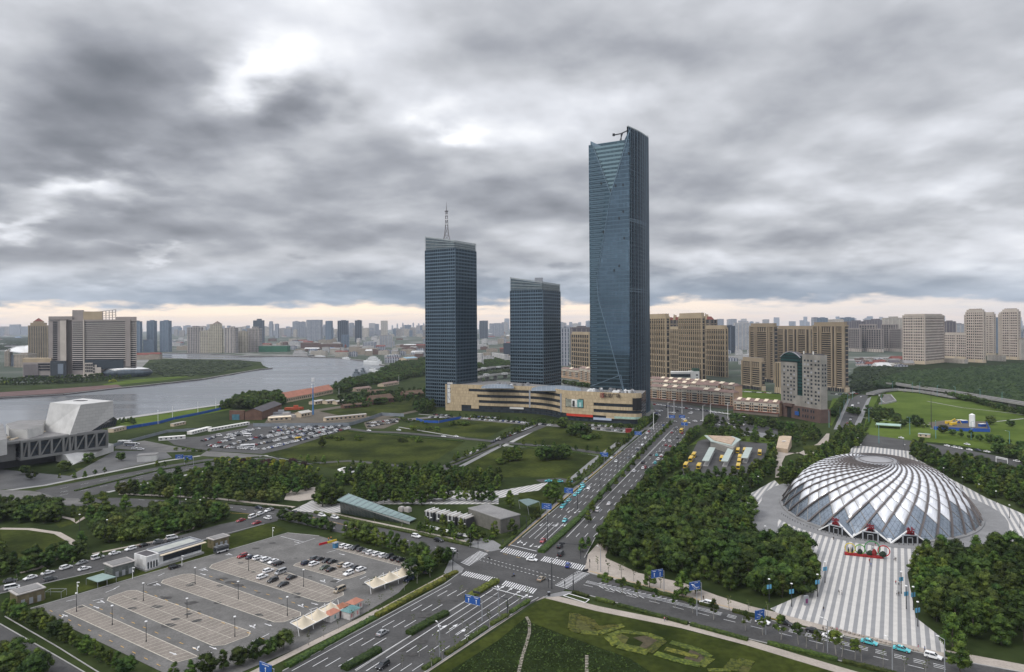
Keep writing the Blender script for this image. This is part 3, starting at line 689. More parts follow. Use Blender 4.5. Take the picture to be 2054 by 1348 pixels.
def road_sign(px,py,yaw,label,panels=1,h=6.5,w=5,ph=2.4,arrows='up',arm=None):
 # gantry arm sign: pole with a blue direction panel facing yaw (direction of its normal)
 x,y=G(px,py); t=thing('direction_sign',label,'road sign',(x,y,.2)); C_,S_=cos(yaw-pi/2),sin(yaw-pi/2)
 arm=arm if arm is not None else w/2+.6
 mb=MB(); mb.cyl((x,y,.2),(x,y,h+ph*.7),.17,.13,8);
 for zz in (h+ph*.25,h+ph*.7): mb.beam((x,y,zz),(x+C_*(arm+w*.35),y+S_*(arm+w*.35),zz),.12)
 mb.build('pole',metal_grey,t)
 nx,ny=cos(yaw),sin(yaw); pw=w/panels
 for i in range(panels):
  o_=arm-w/2+pw*(i+.5); cx,cy=x+C_*o_+nx*.2,y+S_*o_+ny*.2
  m2=MB(); m2.box((cx,cy,h),(.12,pw*.98,ph),yaw); pn=m2.build('panel',sign_blue,t)
  m3=MB(); fx,fy=cx+nx*.08,cy+ny*.08
  def ln(u0,v0,u1,v1,th=.10): m3.beam((fx+C_*u0,fy+S_*u0,h+v0),(fx+C_*u1,fy+S_*u1,h+v1),.03,th) if abs(u1-u0)>.01 else m3.beam((fx+C_*u0,fy+S_*u0,h+v0),(fx+C_*u1,fy+S_*u1,h+v1),.10,.03)
  e=pw*.46;f0,f1=.06,ph-.06
  ln(-e,f0,e,f0,.05);ln(-e,f1,e,f1,.05)
  if arrows=='up':
   m3.box((fx,fy,h+ph*.15),(.03,.18,ph*.4),yaw); vs=[(fx-C_*.3,fy-S_*.3,h+ph*.5),(fx+C_*.3,fy+S_*.3,h+ph*.5),(fx,fy,h+ph*.66)]; m3.face([(a_+nx*.02,b_+ny*.02,c_) for a_,b_,c_ in vs])
   ln(-e*.6,ph*.82,e*.6,ph*.82,.14)
  elif arrows=='branch':
   ln(0,.3,0,ph*.85); ln(-e*.6,ph*.3,e*.5,ph*.6,.12); ln(-e*.7,ph*.72,-e*.25,ph*.72,.12); ln(e*.3,ph*.28,e*.7,ph*.28,.12)
  elif arrows=='loop':
   for q in range(8):
    a1=q*.785;a2=(q+1)*.785; ln(e*.25+.45*cos(a1),ph*.5+.45*sin(a1),e*.25+.45*cos(a2),ph*.5+.45*sin(a2),.08)
   ln(-e*.8,ph*.3,e*.2,ph*.2,.1); ln(-e*.6,ph*.82,e*.1,ph*.82,.12)
  m3.build('panel_marking',white_metal,pn)
 return t
def traffic_light(px,py,yaw,arm,label):
 x,y=G(px,py); t=thing('traffic_light',label,'traffic light',(x,y,.2)); C_,S_=cos(yaw),sin(yaw)
 mb=MB(); mb.cyl((x,y,.2),(x,y,6.6),.14,.11,8); mb.beam((x,y,6.3),(x+C_*arm,y+S_*arm,6.6),.14); mb.build('pole',dark_metal,t)
 m2=MB(); hx,hy=x+C_*(arm-1),y+S_*(arm-1); m2.box((hx,hy,6.2),(2.6,.35,.75),yaw); hd=m2.build('signal_head',dark_metal,t)
 m2=MB(); m2.box((x,y,3.),(.4,.35,1.2),yaw); m2.build('side_signal',dark_metal,t)
 return t
# people
skin=mat('skin',(.42,.27,.19),.6,.05,2.); hairm=mat('hair',(.02,.016,.014),.7,.1,2.)
cloth={}
def clothm(c):
 D={'black':(.02,.02,.022),'white':(.6,.6,.6),'pink':(.5,.18,.22),'blue':(.06,.12,.3),'grey':(.15,.15,.16),'red':(.35,.03,.03),'denim':(.05,.08,.15),'orange':(.55,.2,.05)}
 if c not in cloth: cloth[c]=mat('cloth_'+c,D[c],.85,.1,3.)
 return cloth[c]
def make_person(top,bot,stride):
 t=thing('person','person','person')
 J={'pel':(0,0,.95,.15),'wa':(0,0,1.1,.125),'ch':(0,.0,1.35,.155),'nk':(0,0,1.5,.06),'hd':(0.02,0,1.58,.075),'hd2':(.02,0,1.70,.09)}
 s=stride
 legs={'kl':(.12*s,.09,.5,.07),'al':(.22*s,.09,.09,.045),'tl':(.22*s+.16,.09,.05,.04),'kr':(-.02*s,-.09,.5,.07),'ar':(-.3*s,-.09,.12,.045),'tr':(-.3*s+.16,-.09,.05,.04),
      'hl':(0,.1,.9,.1),'hr':(0,-.1,.9,.1)}
 arms={'sl':(0,.19,1.42,.06),'el':(-.12*s,.25,1.15,.045),'wl':(.02-.1*s,.26,.9,.033),'fl':(.05-.1*s,.26,.8,.035),'sr':(0,-.19,1.42,.06),'er':(.1*s,-.25,1.15,.045),'wr':(.22*s,-.26,.92,.033),'fr':(.28*s,-.26,.83,.035)}
 J.update(legs);J.update(arms)
 E_=[('pel','wa'),('wa','ch'),('ch','nk'),('nk','hd'),('hd','hd2'),('pel','hl'),('hl','kl'),('kl','al'),('al','tl'),('pel','hr'),('hr','kr'),('kr','ar'),('ar','tr'),('ch','sl'),('sl','el'),('el','wl'),('wl','fl'),('ch','sr'),('sr','er'),('er','wr'),('wr','fr')]
 ks=list(J); me=bpy.data.meshes.new('b'); me.from_pydata([J[k_][:3] for k_ in ks],[(ks.index(a),ks.index(b_)) for a,b_ in E_],[])
 o=bpy.data.objects.new('b',me); COL.objects.link(o); o.modifiers.new('s','SKIN'); o.modifiers.new('u','SUBSURF').levels=1
 for i,k_ in enumerate(ks): me.skin_vertices[0].data[i].radius=(J[k_][3],J[k_][3]); me.skin_vertices[0].data[i].use_root=(k_=='pel')
 dg=bpy.context.evaluated_depsgraph_get(); m2=bpy.data.meshes.new_from_object(o.evaluated_get(dg)); bpy.data.objects.remove(o)
 m2.name='body'; m2.materials.clear()
 for q in(skin,clothm(top),clothm(bot),black): m2.materials.append(q)
 for p in m2.polygons:
  c=p.center; p.use_smooth=True
  p.material_index=0 if c.z>1.49 else 1 if c.z>1.0 and not(abs(c.y)>.2 and c.z<1.1) else 3 if c.z<.09 else 2 if abs(c.y)<.2 else 0
 o=bpy.data.objects.new('body',m2); COL.objects.link(o); o.parent=t; KIDS.setdefault(t.name,[]).append(o)
 mb=MB(); mb.lathe((.0,0,1.66),[(.095,-.08),(.115,0),(.105,.08),(.05,.125),(.0,.135)],10); mb.build('hair',hairm,t)
 return t
PP={}
def person(px,py,top,bot,rz,label,stride=1.,xy=None):
 x,y=xy or G(px,py); key=(top,bot,round(stride,1))
 if key not in PP: PP[key]=Proto(lambda: make_person(top,bot,stride))
 return PP[key].put(x,y,.24,rz,label,None,1.)
# =============== BUILDINGS ===============
def fp(xl,xc,xr,yb,th,z=0.):
 C=G(xc,yb,z); th=radians(th); dR=(sin(th),cos(th)); dL=(-cos(th),sin(th))
 def hit(px,d):
  k_=lv(px,yb)[0]/F; return (k_*C[1]-C[0])/(d[0]-k_*d[1])
 a=hit(xl,dL); b_=hit(xr,dR)
 a=max(4,min(a,160)); b_=max(4,min(b_,160))
 Lp=(C[0]+dL[0]*a,C[1]+dL[1]*a); Rp=(C[0]+dR[0]*b_,C[1]+dR[1]*b_); B=(Lp[0]+dR[0]*b_,Lp[1]+dR[1]*b_)
 return [C,Rp,B,Lp]
def inset(P,d):
 cx=sum(p[0] for p in P)/len(P);cy=sum(p[1] for p in P)/len(P); out=[]
 for p in P:
  l=hypot(p[0]-cx,p[1]-cy); k_=(l-d*1.41)/l; out.append((cx+(p[0]-cx)*k_,cy+(p[1]-cy)*k_))
 return out
FM={}
def fmat(key,*a,**k_):
 if key not in FM: FM[key]=facade('facade_'+key,*a,**k_)
 return FM[key]
tan=(.36,.29,.20); beige=(.33,.295,.26); pinkg=(.20,.175,.165)
tanm=mat('tan_stone',(.33,.265,.18),.85,.1,.05); beigem=mat('beige_stone',(.42,.375,.33),.85,.1,.05); pinkgm=mat('pink_grey_stone',(.25,.22,.205),.85,.08,.05)
dkst=mat('dark_stone',(.15,.125,.105),.85,.1,.05); greym=mat('grey_render',(.25,.235,.21),.9,.22,.08,fine=.25); brownst=mat('brown_stone',(.255,.205,.145),.85,.1,.05); bluegrey=mat('blue_grey_panel',(.16,.19,.23),.6,.08,.05)
roofg=mat('roof_grey',(.20,.195,.19),.9,.15,.1,fine=.3); roofd=mat('roof_dark',(.07,.065,.07),.85,.15,.1); redroof=mat('red_roof',(.15,.045,.035),.85,.15,.1); orangeroof=mat('orange_roof',(.36,.16,.11),.85,.12,.15)
brick=mat('brick_wall',(.13,.075,.055),.9,.2,.2,fine=.3); brownbase=mat('brown_granite',(.10,.065,.055),.8,.12,.2)
whitew=mat('white_wall',(.62,.61,.58),.85,.08,.1,fine=.12); creamw=mat('cream_wall',(.45,.37,.27),.85,.1,.1)
dglass=facade('dark_window',(.012,.014,.017),(.02,.026,.034),3.2,3.,.9,.7,rough=.12,wr=.4)
fmat('dark',(.035,.032,.032),(.015,.017,.022),2.4,3.,.8,.6,jit=.7)
fmat('tan_flat',(.30,.24,.165),(.022,.02,.022),3.4,3.1,.5,.62,jit=.4)
fmat('cream',(.46,.42,.36),(.03,.032,.04),3.6,3.,.55,.55)
fmat('pinkres',(.34,.31,.29),(.045,.05,.06),6.4,9.,.5,.9)
fmat('yellowres',(.37,.335,.26),(.05,.055,.06),7.,6.,.45,.6)
fmat('bluegl',(.20,.25,.31),(.03,.05,.075),2.2,3.4,.8,.7,jit=.5)
fmat('greyres',(.31,.32,.35),(.06,.07,.09),7.,9.,.45,.85)
fmat('whiteoff',(.42,.43,.45),(.05,.06,.08),40.,4.,.97,.42)
fmat('darkgl',(.05,.062,.08),(.018,.026,.038),3.,3.6,.8,.6)
fmat('purple',(.12,.105,.115),(.04,.04,.05),4.,3.2,.55,.55)
fmat('low',(.48,.47,.46),(.06,.065,.075),4.,3.3,.6,.5)
fmat('lowtan',(.33,.28,.22),(.05,.05,.055),4.,3.3,.55,.5)
fmat('brick',(.13,.08,.065),(.04,.04,.045),4.5,4.,.4,.5)
def walls_uvprism(P,z0,z1,m,parent,name='wall',roof=None,ztop=None):
 mb=MB(); mb.prism(P,z0,z1,0,1 if roof else 0,ztop=ztop); return mb.build(name,[m,roof] if roof else m,parent)
def pier_row(P,i,j,n_,wd,dp,z0,z1,m,t,skip0=0.,name='pier'):
 a,b=P[i],P[j];L=hypot(b[0]-a[0],b[1]-a[1]);ux,uy=(b[0]-a[0])/L,(b[1]-a[1])/L; ox,oy=uy,-ux; rz=atan2(uy,ux)
 cx=sum(p[0] for p in P)/4;cy=sum(p[1] for p in P)/4
 if (a[0]-cx)*ox+(a[1]-cy)*oy<0: ox,oy=-ox,-oy
 for k_ in range(n_+1):
  d=L*k_/n_; d=min(max(d,wd/2-.2),L-wd/2+.2); mb=MB(); mb.box((a[0]+ux*d+ox*dp/2,a[1]+uy*d+oy*dp/2,z0),(wd,dp+.6,z1-z0),rz); mb.build(name,m,t)
def tower(name,label,xl,xc,xr,yb,yt,th,core,pier=None,band=None,cap=None,group=None,roof=None,house=None,base=None,cat='building'):
 """pier=(nl,nr,width,depth,mat) band=(dz,thick,depth,mat,z0) cap=(h,over,mat) house=(fraction,h,mat) base=(h,mat)"""
 P=fp(xl,xc,xr,yb,th); zt=ZAT(xc,yt,P[0][1]); t=thing(name,label,cat,P[0],group=group)
 walls_uvprism(P,0,zt,core,t,'wall',roof or roofg)
 if pier:
  pier_row(P,0,3,pier[0],pier[2],pier[3],0,zt+.3,pier[4],t); pier_row(P,0,1,pier[1],pier[2],pier[3],0,zt+.3,pier[4],t)
 if band:
  z=band[4] if len(band)>4 else band[0]; Q=inset(P,-band[2])
  while z<zt-1:
   mb=MB(); mb.prism(Q,z,z+band[1],bottom=True); mb.build('floor_band',band[3],t); z+=band[0]
 if base:
  mb=MB(); mb.prism(inset(P,-1.2),0,base[0]); mb.build('plinth',base[1],t)
 if cap:
  mb=MB(); mb.prism(inset(P,-cap[1]),zt,zt+cap[0],0,1,bottom=True); mb.build('cornice',[cap[2],roofg],t)
 if house:
  mb=MB(); mb.prism(inset(P,min(dist(P[0],P[1]),dist(P[0],P[3]))*(1-house[0])/2),zt,zt+house[1]+(cap[0] if cap else 0),0,1); mb.build('roof_house',[house[2],roofg],t)
 return t,P,zt
def pb(mb,x0,x1,yt,yb,Y,th,m=0,mt=None,z0=None,yaw=0.):
 X0,X1=XAT(x0,yb,Y),XAT(x1,yb,Y); zb=ZAT((x0+x1)/2,yb,Y) if z0 is None else z0; zt=ZAT((x0+x1)/2,yt,Y)
 s_=th*(-.54 if X0<-400 else 0); t_=(X1-X0)*yaw
 mb.prism([(X0,Y-t_/2),(X1,Y+t_/2),(X1+s_,Y+th+t_/2),(X0+s_,Y+th-t_/2)],zb,zt,m,mt,True); return (X0,X1,zb,zt)
def YB(x,yb): return G(x,yb)[1]
# ---- far and middle city towers: x0,x1,top,base px, facade, what, roof, thickness ----
FAR=[ # label, x0,x1,yt,yb,key,househ
('slim blue glass tower partly hidden by the striped hotel',262,282,645,707,'bluegl',2,16),
('taller left one of the twin blue glass towers right of the striped hotel',294,311,644,706,'bluegl',2,20),
('short blue glass block in front of the left twin tower',287,308,682,706.5,'bluegl',1,14),
('right one of the twin blue glass towers beyond the river',320,341,644,706,'bluegl',2,20),
('beige tower block at the left end of the riverside row',376,403,657,708,'pinkres',3,22),
('low tan tower block left of the one with a pointed gable',401,423,664,708,'yellowres',2,22),
('tower block left of centre in the riverside row with dark glass strips',450,475,658,708,'pinkres',3,22),
('tan tower block between two pinkish riverside blocks',475,494,665,707,'yellowres',2,20),
('pinkish tower block at the right end of the riverside row',495,523,659,706,'pinkres',4,24),
('dark teal office tower with a stepped top behind the riverside row',508,528,643,690,'darkgl',5,24),
('slim pale apartment tower left of the tall grey pair beyond the river',540,547,645,676,'greyres',2,18),
('narrow blue striped tower beyond the river bend',551,559,650,678,'greyres',2,18),
('grey apartment tower with vertical ribs left of the broad grey office',587,600,645,676,'greyres',3,22),
('grey apartment tower joined to the broad grey office tower',600,613,646,677,'greyres',3,22),
('broad grey office tower with a flat white roof edge',614,646,642,684,'greyres',1,30),
('blue grey tower with a white roof line beyond the quay',653,666,644,688,'bluegl',1,24),
('dark twin slab tower with pale window grid beyond the quay',677,698,643.5,690,'darkgl',2,28),
('lower plain grey slab in front of the dark twin slab tower',683,700,671,697,'bluegl',0,20),
('slender dark tower standing alone right of the twin slab',712,725,643,686,'darkgl',2,26),
('plain pale slab tower between the slender dark tower and the glass skyscraper',764,777,643.5,674,'cream',1,30),
('small pale tower behind the white office block',751,760,650,672,'greyres',1,24),
('pale tower with blue flank behind the twin slab',700,710,648,676,'greyres',2,24),
('white office block with dark window bands near the old town',759,787,673,697,'whiteoff',1,40),
('dark slab tower right of the antenna skyscraper',962,979,643.5,679,'darkgl',1,26),
('pale ribbed apartment slab right of the dark slab tower',982,1011,649,675,'greyres',2,26),
('grey tower beside the middle glass skyscraper',1012,1022,639,662,'greyres',2,24),
('grey ribbed apartment tower right of the middle glass skyscraper',1126,1143,658,734,'greyres',2,22),
('dark ribbed apartment slab behind the beige pillared block',1145,1186,657,728,'purple',2,22),
('glass office block with pale floor bands behind the beige cluster',1475,1506,648,702,'whiteoff',3,34),
('dark blue grey office tower beside the banded glass block',1456,1475,654,708,'darkgl',2,28),
('blue grey hazy apartment block under the smoke plume',1440,1452,640,668,'greyres',1,24),
('pale tower left of the smoke plume',1462,1478,640,666,'greyres',1,24),
('pale office tower behind the brown cluster at right',1632,1642,637,690,'greyres',1,24),
('blue glass office block behind the brown towers',1640,1662,638,690,'bluegl',2,24),
('white pillared block right of the blue glass office',1663,1693,641,690,'cream',1,24),
('blue and tan block with a small dome behind the brown towers',1690,1715,637.5,688,'bluegl',2,24),
('dark apartment slab with corner turrets at the back right',1697,1738,645,690,'purple',3,24),
('brown roofed apartment slab beyond the blue roofed sheds',1739,1776,642,690,'purple',3,24),
('white stepped apartment block left of the wide pale slab',1776,1812,638,700,'cream',3,24),
('dark brown tower right of the wide pale slab',1898,1918,645,702,'purple',2,24),
('blue white office tower between the pale slabs',1919,1935,650,700,'whiteoff',2,24),
('blue glass tower between the two stepped beige towers',1992,2004,637,708,'bluegl',2,24),
('grey block at the right edge of the photo',2046,2075,664,700,'greyres',2,24),
('beige block at the right edge below the grey one',2044,2080,681,722,'cream',2,24),
('slab of pale flats seen over the river bank at far left',18,41,651,672,'greyres',1,30),
('hazy pale flats left of the pointed tower',41,56,655,672,'greyres',1,30),
('far pale flats at the left edge of the photo',-8,18,655,672,'pinkres',1,30),
]
def farb(lab,x0,x1,yt,yb,key,hh,th,yaw=None,group=None,name='apartment_tower'):
 Y=YB((x0+x1)/2,yb); yaw=R_.uniform(-.25,.25) if yaw is None else yaw
 X0,X1=XAT(x0,yb,Y),XAT(x1,yb,Y); zt=ZAT((x0+x1)/2,yt,Y); w=(X1-X0); cx=(X0+X1)/2; thd=min(th,w*1.2)
 w2=max(w*.55,(w-thd*abs(sin(yaw)))/cos(yaw))
 mb=MB(); mb.box((cx,Y+thd/2,0),(w2,thd,zt),yaw,0,1,False)
 if hh: mb.box((cx+w2*.05,Y+thd/2,zt),(w2*.45,thd*.5,hh*2),yaw,0,1,False); mb.box((cx,Y+thd/2,zt),(w2+.8,thd+.8,1.2),yaw,2,1)
 if w2>26 and zt>50: # vertical relief
  nv=int(w2//11)
  for i in range(nv+1):
   d=-w2/2+w2*i/nv; mb.box((cx+cos(yaw)*d+sin(yaw)*thd*.5,Y+thd/2+sin(yaw)*d-cos(yaw)*thd*.5,0),(1.6,1.4,zt-3),yaw,2,2)
 o=mb.build(name,[FM[key],roofg,{'bluegl':bluegrey,'darkgl':bluegrey,'greyres':bluegrey,'purple':pinkgm}.get(key,beigem)]); tag(o,lab,'building',group); return o
for a in FAR: farb(*a)
o=MB(); Y=YB(434,708);
pb(o,422,446,650,708,Y,22,0); X0,X1=XAT(426,650,Y),XAT(442,650,Y); zt=ZAT(434,650,Y);za=ZAT(434,644,Y)
o.idx([(X0,Y,zt),(X1,Y,zt),(X1,Y+20,zt),(X0,Y+20,zt),((X0+X1)/2,Y+10,za)],[(0,1,4),(1,2,4),(2,3,4),(3,0,4)],1); pb(o,419,449,659,708,Y+2,18,0)
tag(o.build('apartment_tower',[FM['yellowres'],dkst]),'tan tower block with a pointed gable in the riverside row','building')
for i,(x,yt) in enumerate([(787,651),(797,647.5),(808,646),(819,649.5),(829,646),(840,647),(850,646.5)]):
 o=MB(); Y=YB(x,664.5); X=XAT(x,660,Y); w=26; zt=ZAT(x,yt+2.5,Y); o.box((X,Y,0),(w,w,zt),.2); o.lathe((X,Y,zt),[(w*.42,0),(w*.36,5),(w*.2,10),(1,14)],8,1)
 tag(o.build('domed_tower',[FM['greyres'],bluegrey]),'small hazy apartment tower with a domed top in the row left of the antenna skyscraper','building','domed towers on the horizon')
# random fill of the old town and the horizon
labs={'low':('pale low building in the old town beyond the river','low buildings of the old town'),'far':('hazy apartment tower on the horizon','hazy towers along the horizon')}
occ=[]
lowm=[FM['low'],FM['lowtan'],FM['greyres'],FM['brick'],FM['cream']]; rofs=[roofg,redroof,roofd,mat('blue_roof',(.09,.17,.30),.7,.2,.1),mat('pale_roof',(.45,.45,.44),.7,.2,.1)]
def lowb(px,py,w,d,h,yaw,mi,ri,gable,lab,grp,nm='low_building'):
 x,y=G(px,py); mb=MB(); mb.box((x,y,0),(w,d,h),yaw,0,1,False)
 if gable:
  C_,S_=cos(yaw),sin(yaw)
  def T(a,b_,z): return (x+a*C_-b_*S_,y+a*S_+b_*C_,z)
  mb.idx([T(-w/2-.5,-d/2-.5,h),T(w/2+.5,-d/2-.5,h),T(w/2+.5,d/2+.5,h),T(-w/2-.5,d/2+.5,h),T(-w/2+1,0,h+d*.28),T(w/2-1,0,h+d*.28)],[(0,1,5,4),(2,3,4,5),(1,2,5),(3,0,4)],1)
 else: mb.box((x+w*.1,y,h),(w*.3,d*.4,2.2),yaw,0,1,False)
 return tag(mb.build(nm,[lowm[mi],rofs[ri]]),lab,'building',grp)
def lowfill(n_,pxr,pyr,wr,hr,grp,lab,excl=()):
 c=0;tries=0
 while c<n_ and tries<n_*6:
  tries+=1; px=R_.uniform(*pxr); py=pyr[0]+(pyr[1]-pyr[0])*R_.random()**1.3
  if any(pip((px,py),e) for e in excl): continue
  Y=YB(px,py);
  if any(abs(px-a)<b_ and abs(py-q)<1.2 for a,q,b_ in occ): continue
  w=R_.uniform(*wr); ri=R_.choices([0,1,2,3,4],[5,3,2,1.3,3])[0]; mi=R_.choices(range(5),[5,3,3,1.5,3])[0]
  lowb(px,py,w,R_.uniform(12,26),R_.uniform(*hr),R_.uniform(-.35,.1),mi,ri,R_.random()<.4,lab,grp); occ.append((px,py,w/Y*F*.6)); c+=1
rivx=[[(300,700),(560,700),(800,724),(780,760),(300,760)]]
lowfill(125,(570,1030),(667,700),(20,60),(9,30),'low buildings of the old town beyond the quay','low pale or red roofed building in the old town beyond the quay')
lowfill(32,(600,860),(700,716),(22,60),(8,20),'low buildings just behind the quay','low building just behind the quay of the river bend')
lowfill(30,(780,1030),(700,728),(20,45),(6,16),'low buildings between the river bend and the skyscrapers','low building between the river bend and the skyscrapers')
lowfill(34,(300,600),(670,704),(25,60),(8,22),'low buildings behind the riverside tower row','low building behind the riverside tower row')
lowfill(26,(-40,300),(668,700),(50,110),(8,16),'sheds on the far left bank','pale shed on the far left bank')
lowfill(14,(1440,1530),(695,760),(20,40),(8,18),'low buildings behind the beige cluster','low building behind the beige cluster of towers')
lowfill(24,(1715,1830),(722,738),(18,34),(3,5),'market sheds below the brown towers','small market shed with a coloured roof on the open ground at right')
for (n_,xr,pyb,hr,grp,lab) in [(78,(-20,860),664.,(9,17),'hazy towers on the left horizon','hazy blue grey tower on the horizon left of the skyscrapers'),(52,(560,860),671,(11,20),'hazy towers behind the old town','hazy grey tower behind the old town'),
  (36,(960,1185),663.,(10,19),'hazy towers between the skyscrapers','hazy blue tower on the horizon between the skyscrapers'),(52,(1440,2060),662,(13,22),'hazy towers on the right horizon','hazy tower on the horizon behind the brown blocks'),(34,(340,590),668,(10,22),'hazy towers behind the riverside row','hazy pale tower rising behind the riverside row')]:
 for _ in range(n_):
  px=R_.uniform(*xr); py=pyb+R_.uniform(-1.5,3)-(px-1027)*.007; w=R_.uniform(6,14); h=R_.uniform(*hr)
  farb(lab,px,px+w,py-h,py,R_.choice(['greyres','greyres','pinkres','bluegl','cream']),R_.choice([0,1,2]),26,group=grp,name='distant_tower')
# ---- antenna skyscraper and its twin ----
def glassmat(name,spandrel,gl,du,dv,fu,fv,rough=.06):
 m,k,b=newmat(name); uv=k.n('ShaderNodeUVMap'); s=k.n('ShaderNodeSeparateXYZ',{0:uv.outputs[0]})
 U=k.m('DIVIDE',s.outputs[0],du); V=k.m('DIVIDE',s.outputs[1],dv); a=k.m('FRACT',U); c=k.m('FRACT',V)
 w=k.m('MULTIPLY',k.m('GREATER_THAN',a,1-fu),k.m('GREATER_THAN',c,1-fv))
 cell=k.n('ShaderNodeTexWhiteNoise',{0:k.n('ShaderNodeCombineXYZ',{0:k.m('FLOOR',U),1:k.m('FLOOR',V)}).outputs[0]},noise_dimensions='3D')
 cr=k.m('GREATER_THAN',cell.outputs[0],.90)
 gcol=k.mix(k.m('MULTIPLY',cell.outputs[0],.45),gl,[x*.5 for x in gl]); gcol=k.mix(k.m('MULTIPLY',cr,.4),gcol,[min(1,x*2) for x in gl])
 k.nt.links.new(k.mix(w,spandrel,gcol),b.inputs['Base Color'])
 b.inputs['Metallic'].default_value=.78; k.nt.links.new(k.m('ADD',rough,k.m('MULTIPLY',k.m('SUBTRACT',1.,w),.22)),b.inputs['Roughness'])
 g=k.n('ShaderNodeNewGeometry'); bp=k.n('ShaderNodeBump',{'Height':cell.outputs[0],'Strength':.12,'Distance':.4}); k.nt.links.new(bp.outputs[0],b.inputs['Normal'])
 return m
gA=glassmat('curtain_glass_blue',(.095,.14,.175),(.032,.045,.06),1.5,4.2,.86,.62)
gT=glassmat('curtain_glass_tall',(.075,.112,.135),(.04,.07,.09),1.6,4.5,.90,.66)
gT2=glassmat('curtain_glass_smooth',(.085,.13,.16),(.058,.09,.118),1.6,4.5,.92,.86)
spand=mat('spandrel_blue',(.11,.155,.19),.35,.06,.05,metal=.4); fin=mat('dark_fin',(.05,.072,.098),.4,.1,.1,metal=.4); crownm=mat('crown_grille',(.30,.33,.33),.5,.1,.3,metal=.3)
lightfin=mat('pale_fin',(.12,.17,.21),.4,.1,.1,metal=.4)
def sky(name,label,xl,xc,xr,yb,ytl,ytc,ytr,th,dz,mull):
 P=fp(xl,xc,xr,yb,th); C,Rp,B,Lp=P; zc=ZAT(xc,ytc,C[1]);zl=ZAT(xl,ytl,Lp[1]);zr=ZAT(xr,ytr,Rp[1]); zb=zl+zr-zc
 t=thing(name,label,'skyscraper',C); zt=min(zc,zl,zr)-9
 walls_uvprism(P,0,zt,gA,t,'curtain_wall',roofg)
 z=dz*2;Q=inset(P,-.35)
 while z<zt-1: mb=MB(); mb.prism(Q,z,z+1.3,bottom=True); mb.build('floor_band',spand,t); z+=dz
 for (i,j,n_) in ((0,3,mull[0]),(0,1,mull[1])): pier_row(P,i,j,n_,.22,.5,0,zt,spand,t,name='mullion')
 # crown: open grille screen with sloping top
 mb=MB(); tops=[zc,zr,zb,zl]
 for k_ in range(4):
  a,b_=P[k_],P[(k_+1)%4];za,zb_=tops[k_],tops[(k_+1)%4];n2=int(dist(a,b_)/1.6)
  mb.beam((*a,za),(*b_,zb_),.7,.9);
  for r_ in range(1,4): mb.beam((*a,zt+(za-zt)*r_/4),(*b_,zt+(zb_-zt)*r_/4),.4,.5)
  for q in range(n2+1):
   p=lerp(a,b_,q/n2); mb.beam((*p,zt),(*p,za+(zb_-za)*q/n2),.3)
 mb.build('crown_screen',crownm,t)
 mb=MB(); mb.prism(inset(P,.5),zt,zt+5,0,0,ztop=[q-1.2 for q in tops]); mb.build('crown_glass',gT,t)
 return t,P,zt,zc
t,P,zt,zc=sky('skyscraper','blue glass skyscraper with a lattice antenna mast on its roof',855,915,957,819,475,483,490,32,4.2,(14,14))
cx=sum(p[0] for p in P)/4;cy=sum(p[1] for p in P)/4-3
Xm=XAT(896,470,cy); z0=zt+5; ztop=ZAT(895,405,cy); ma=thing('antenna_mast','red and white steel lattice mast on top of the left glass skyscraper','antenna',(Xm,cy,z0)); mb=MB()
Hm=ztop-z0; w=[(0,6.2),(.12,4.3),(.26,2.6),(.42,1.7),(.62,1.3),(.8,.9)]
mastm=mat('mast_steel',(.16,.15,.15),.5,.2,.3,metal=.4)
for (a,wa),(b_,wb) in zip(w,w[1:]):
 for i in(-1,1):
  for j in(-1,1):
   mb.beam((Xm+i*wa,cy+j*wa,z0+a*Hm),(Xm+i*wb,cy+j*wb,z0+b_*Hm),.5)
   mb.beam((Xm+i*wa,cy+j*wa,z0+a*Hm),(Xm-i*wb,cy+j*wb,z0+b_*Hm),.3); mb.beam((Xm+i*wa,cy+j*wa,z0+a*Hm),(Xm+i*wb,cy-j*wb,z0+b_*Hm),.3)
 for i in(-1,1): mb.beam((Xm-wb,cy+i*wb,z0+b_*Hm),(Xm+wb,cy+i*wb,z0+b_*Hm),.35); mb.beam((Xm+i*wb,cy-wb,z0+b_*Hm),(Xm+i*wb,cy+wb,z0+b_*Hm),.35)
mb.build('lattice',mastm,ma); mb=MB(); mb.cyl((Xm,cy,z0+.8*Hm),(Xm,cy,ztop),.55,.12,6); mb.build('spire',mastm,ma)
mb=MB(); mb.lathe((Xm,cy,z0+.78*Hm),[(.2,0),(2.4,.4),(2.4,1.2),(.2,1.4)],8); mb.build('platform',mastm,ma)
for q,zz in enumerate((.5,.6,.7)):
 mb=MB(); mb.cyl((Xm-1.8,cy-1.4,z0+zz*Hm),(Xm+1.8,cy-1.4,z0+zz*Hm+.3),.5,.5,6); mb.build('transmitter',white_metal,ma)
sky('skyscraper','shorter blue glass office tower between the antenna tower and the tallest one',1025,1090,1125,815,557,566,571,28,4.2,(14,9))
Y2=YB(1080,815)+25; t2=thing('rooftop_unit','round grey machine housing on the roof edge of the middle glass tower','roof unit',(XAT(1081,565,Y2),Y2,150)); mb=MB(); pb(mb,1073,1089,557,572,Y2,9); mb.build('housing',metal_grey,t2)
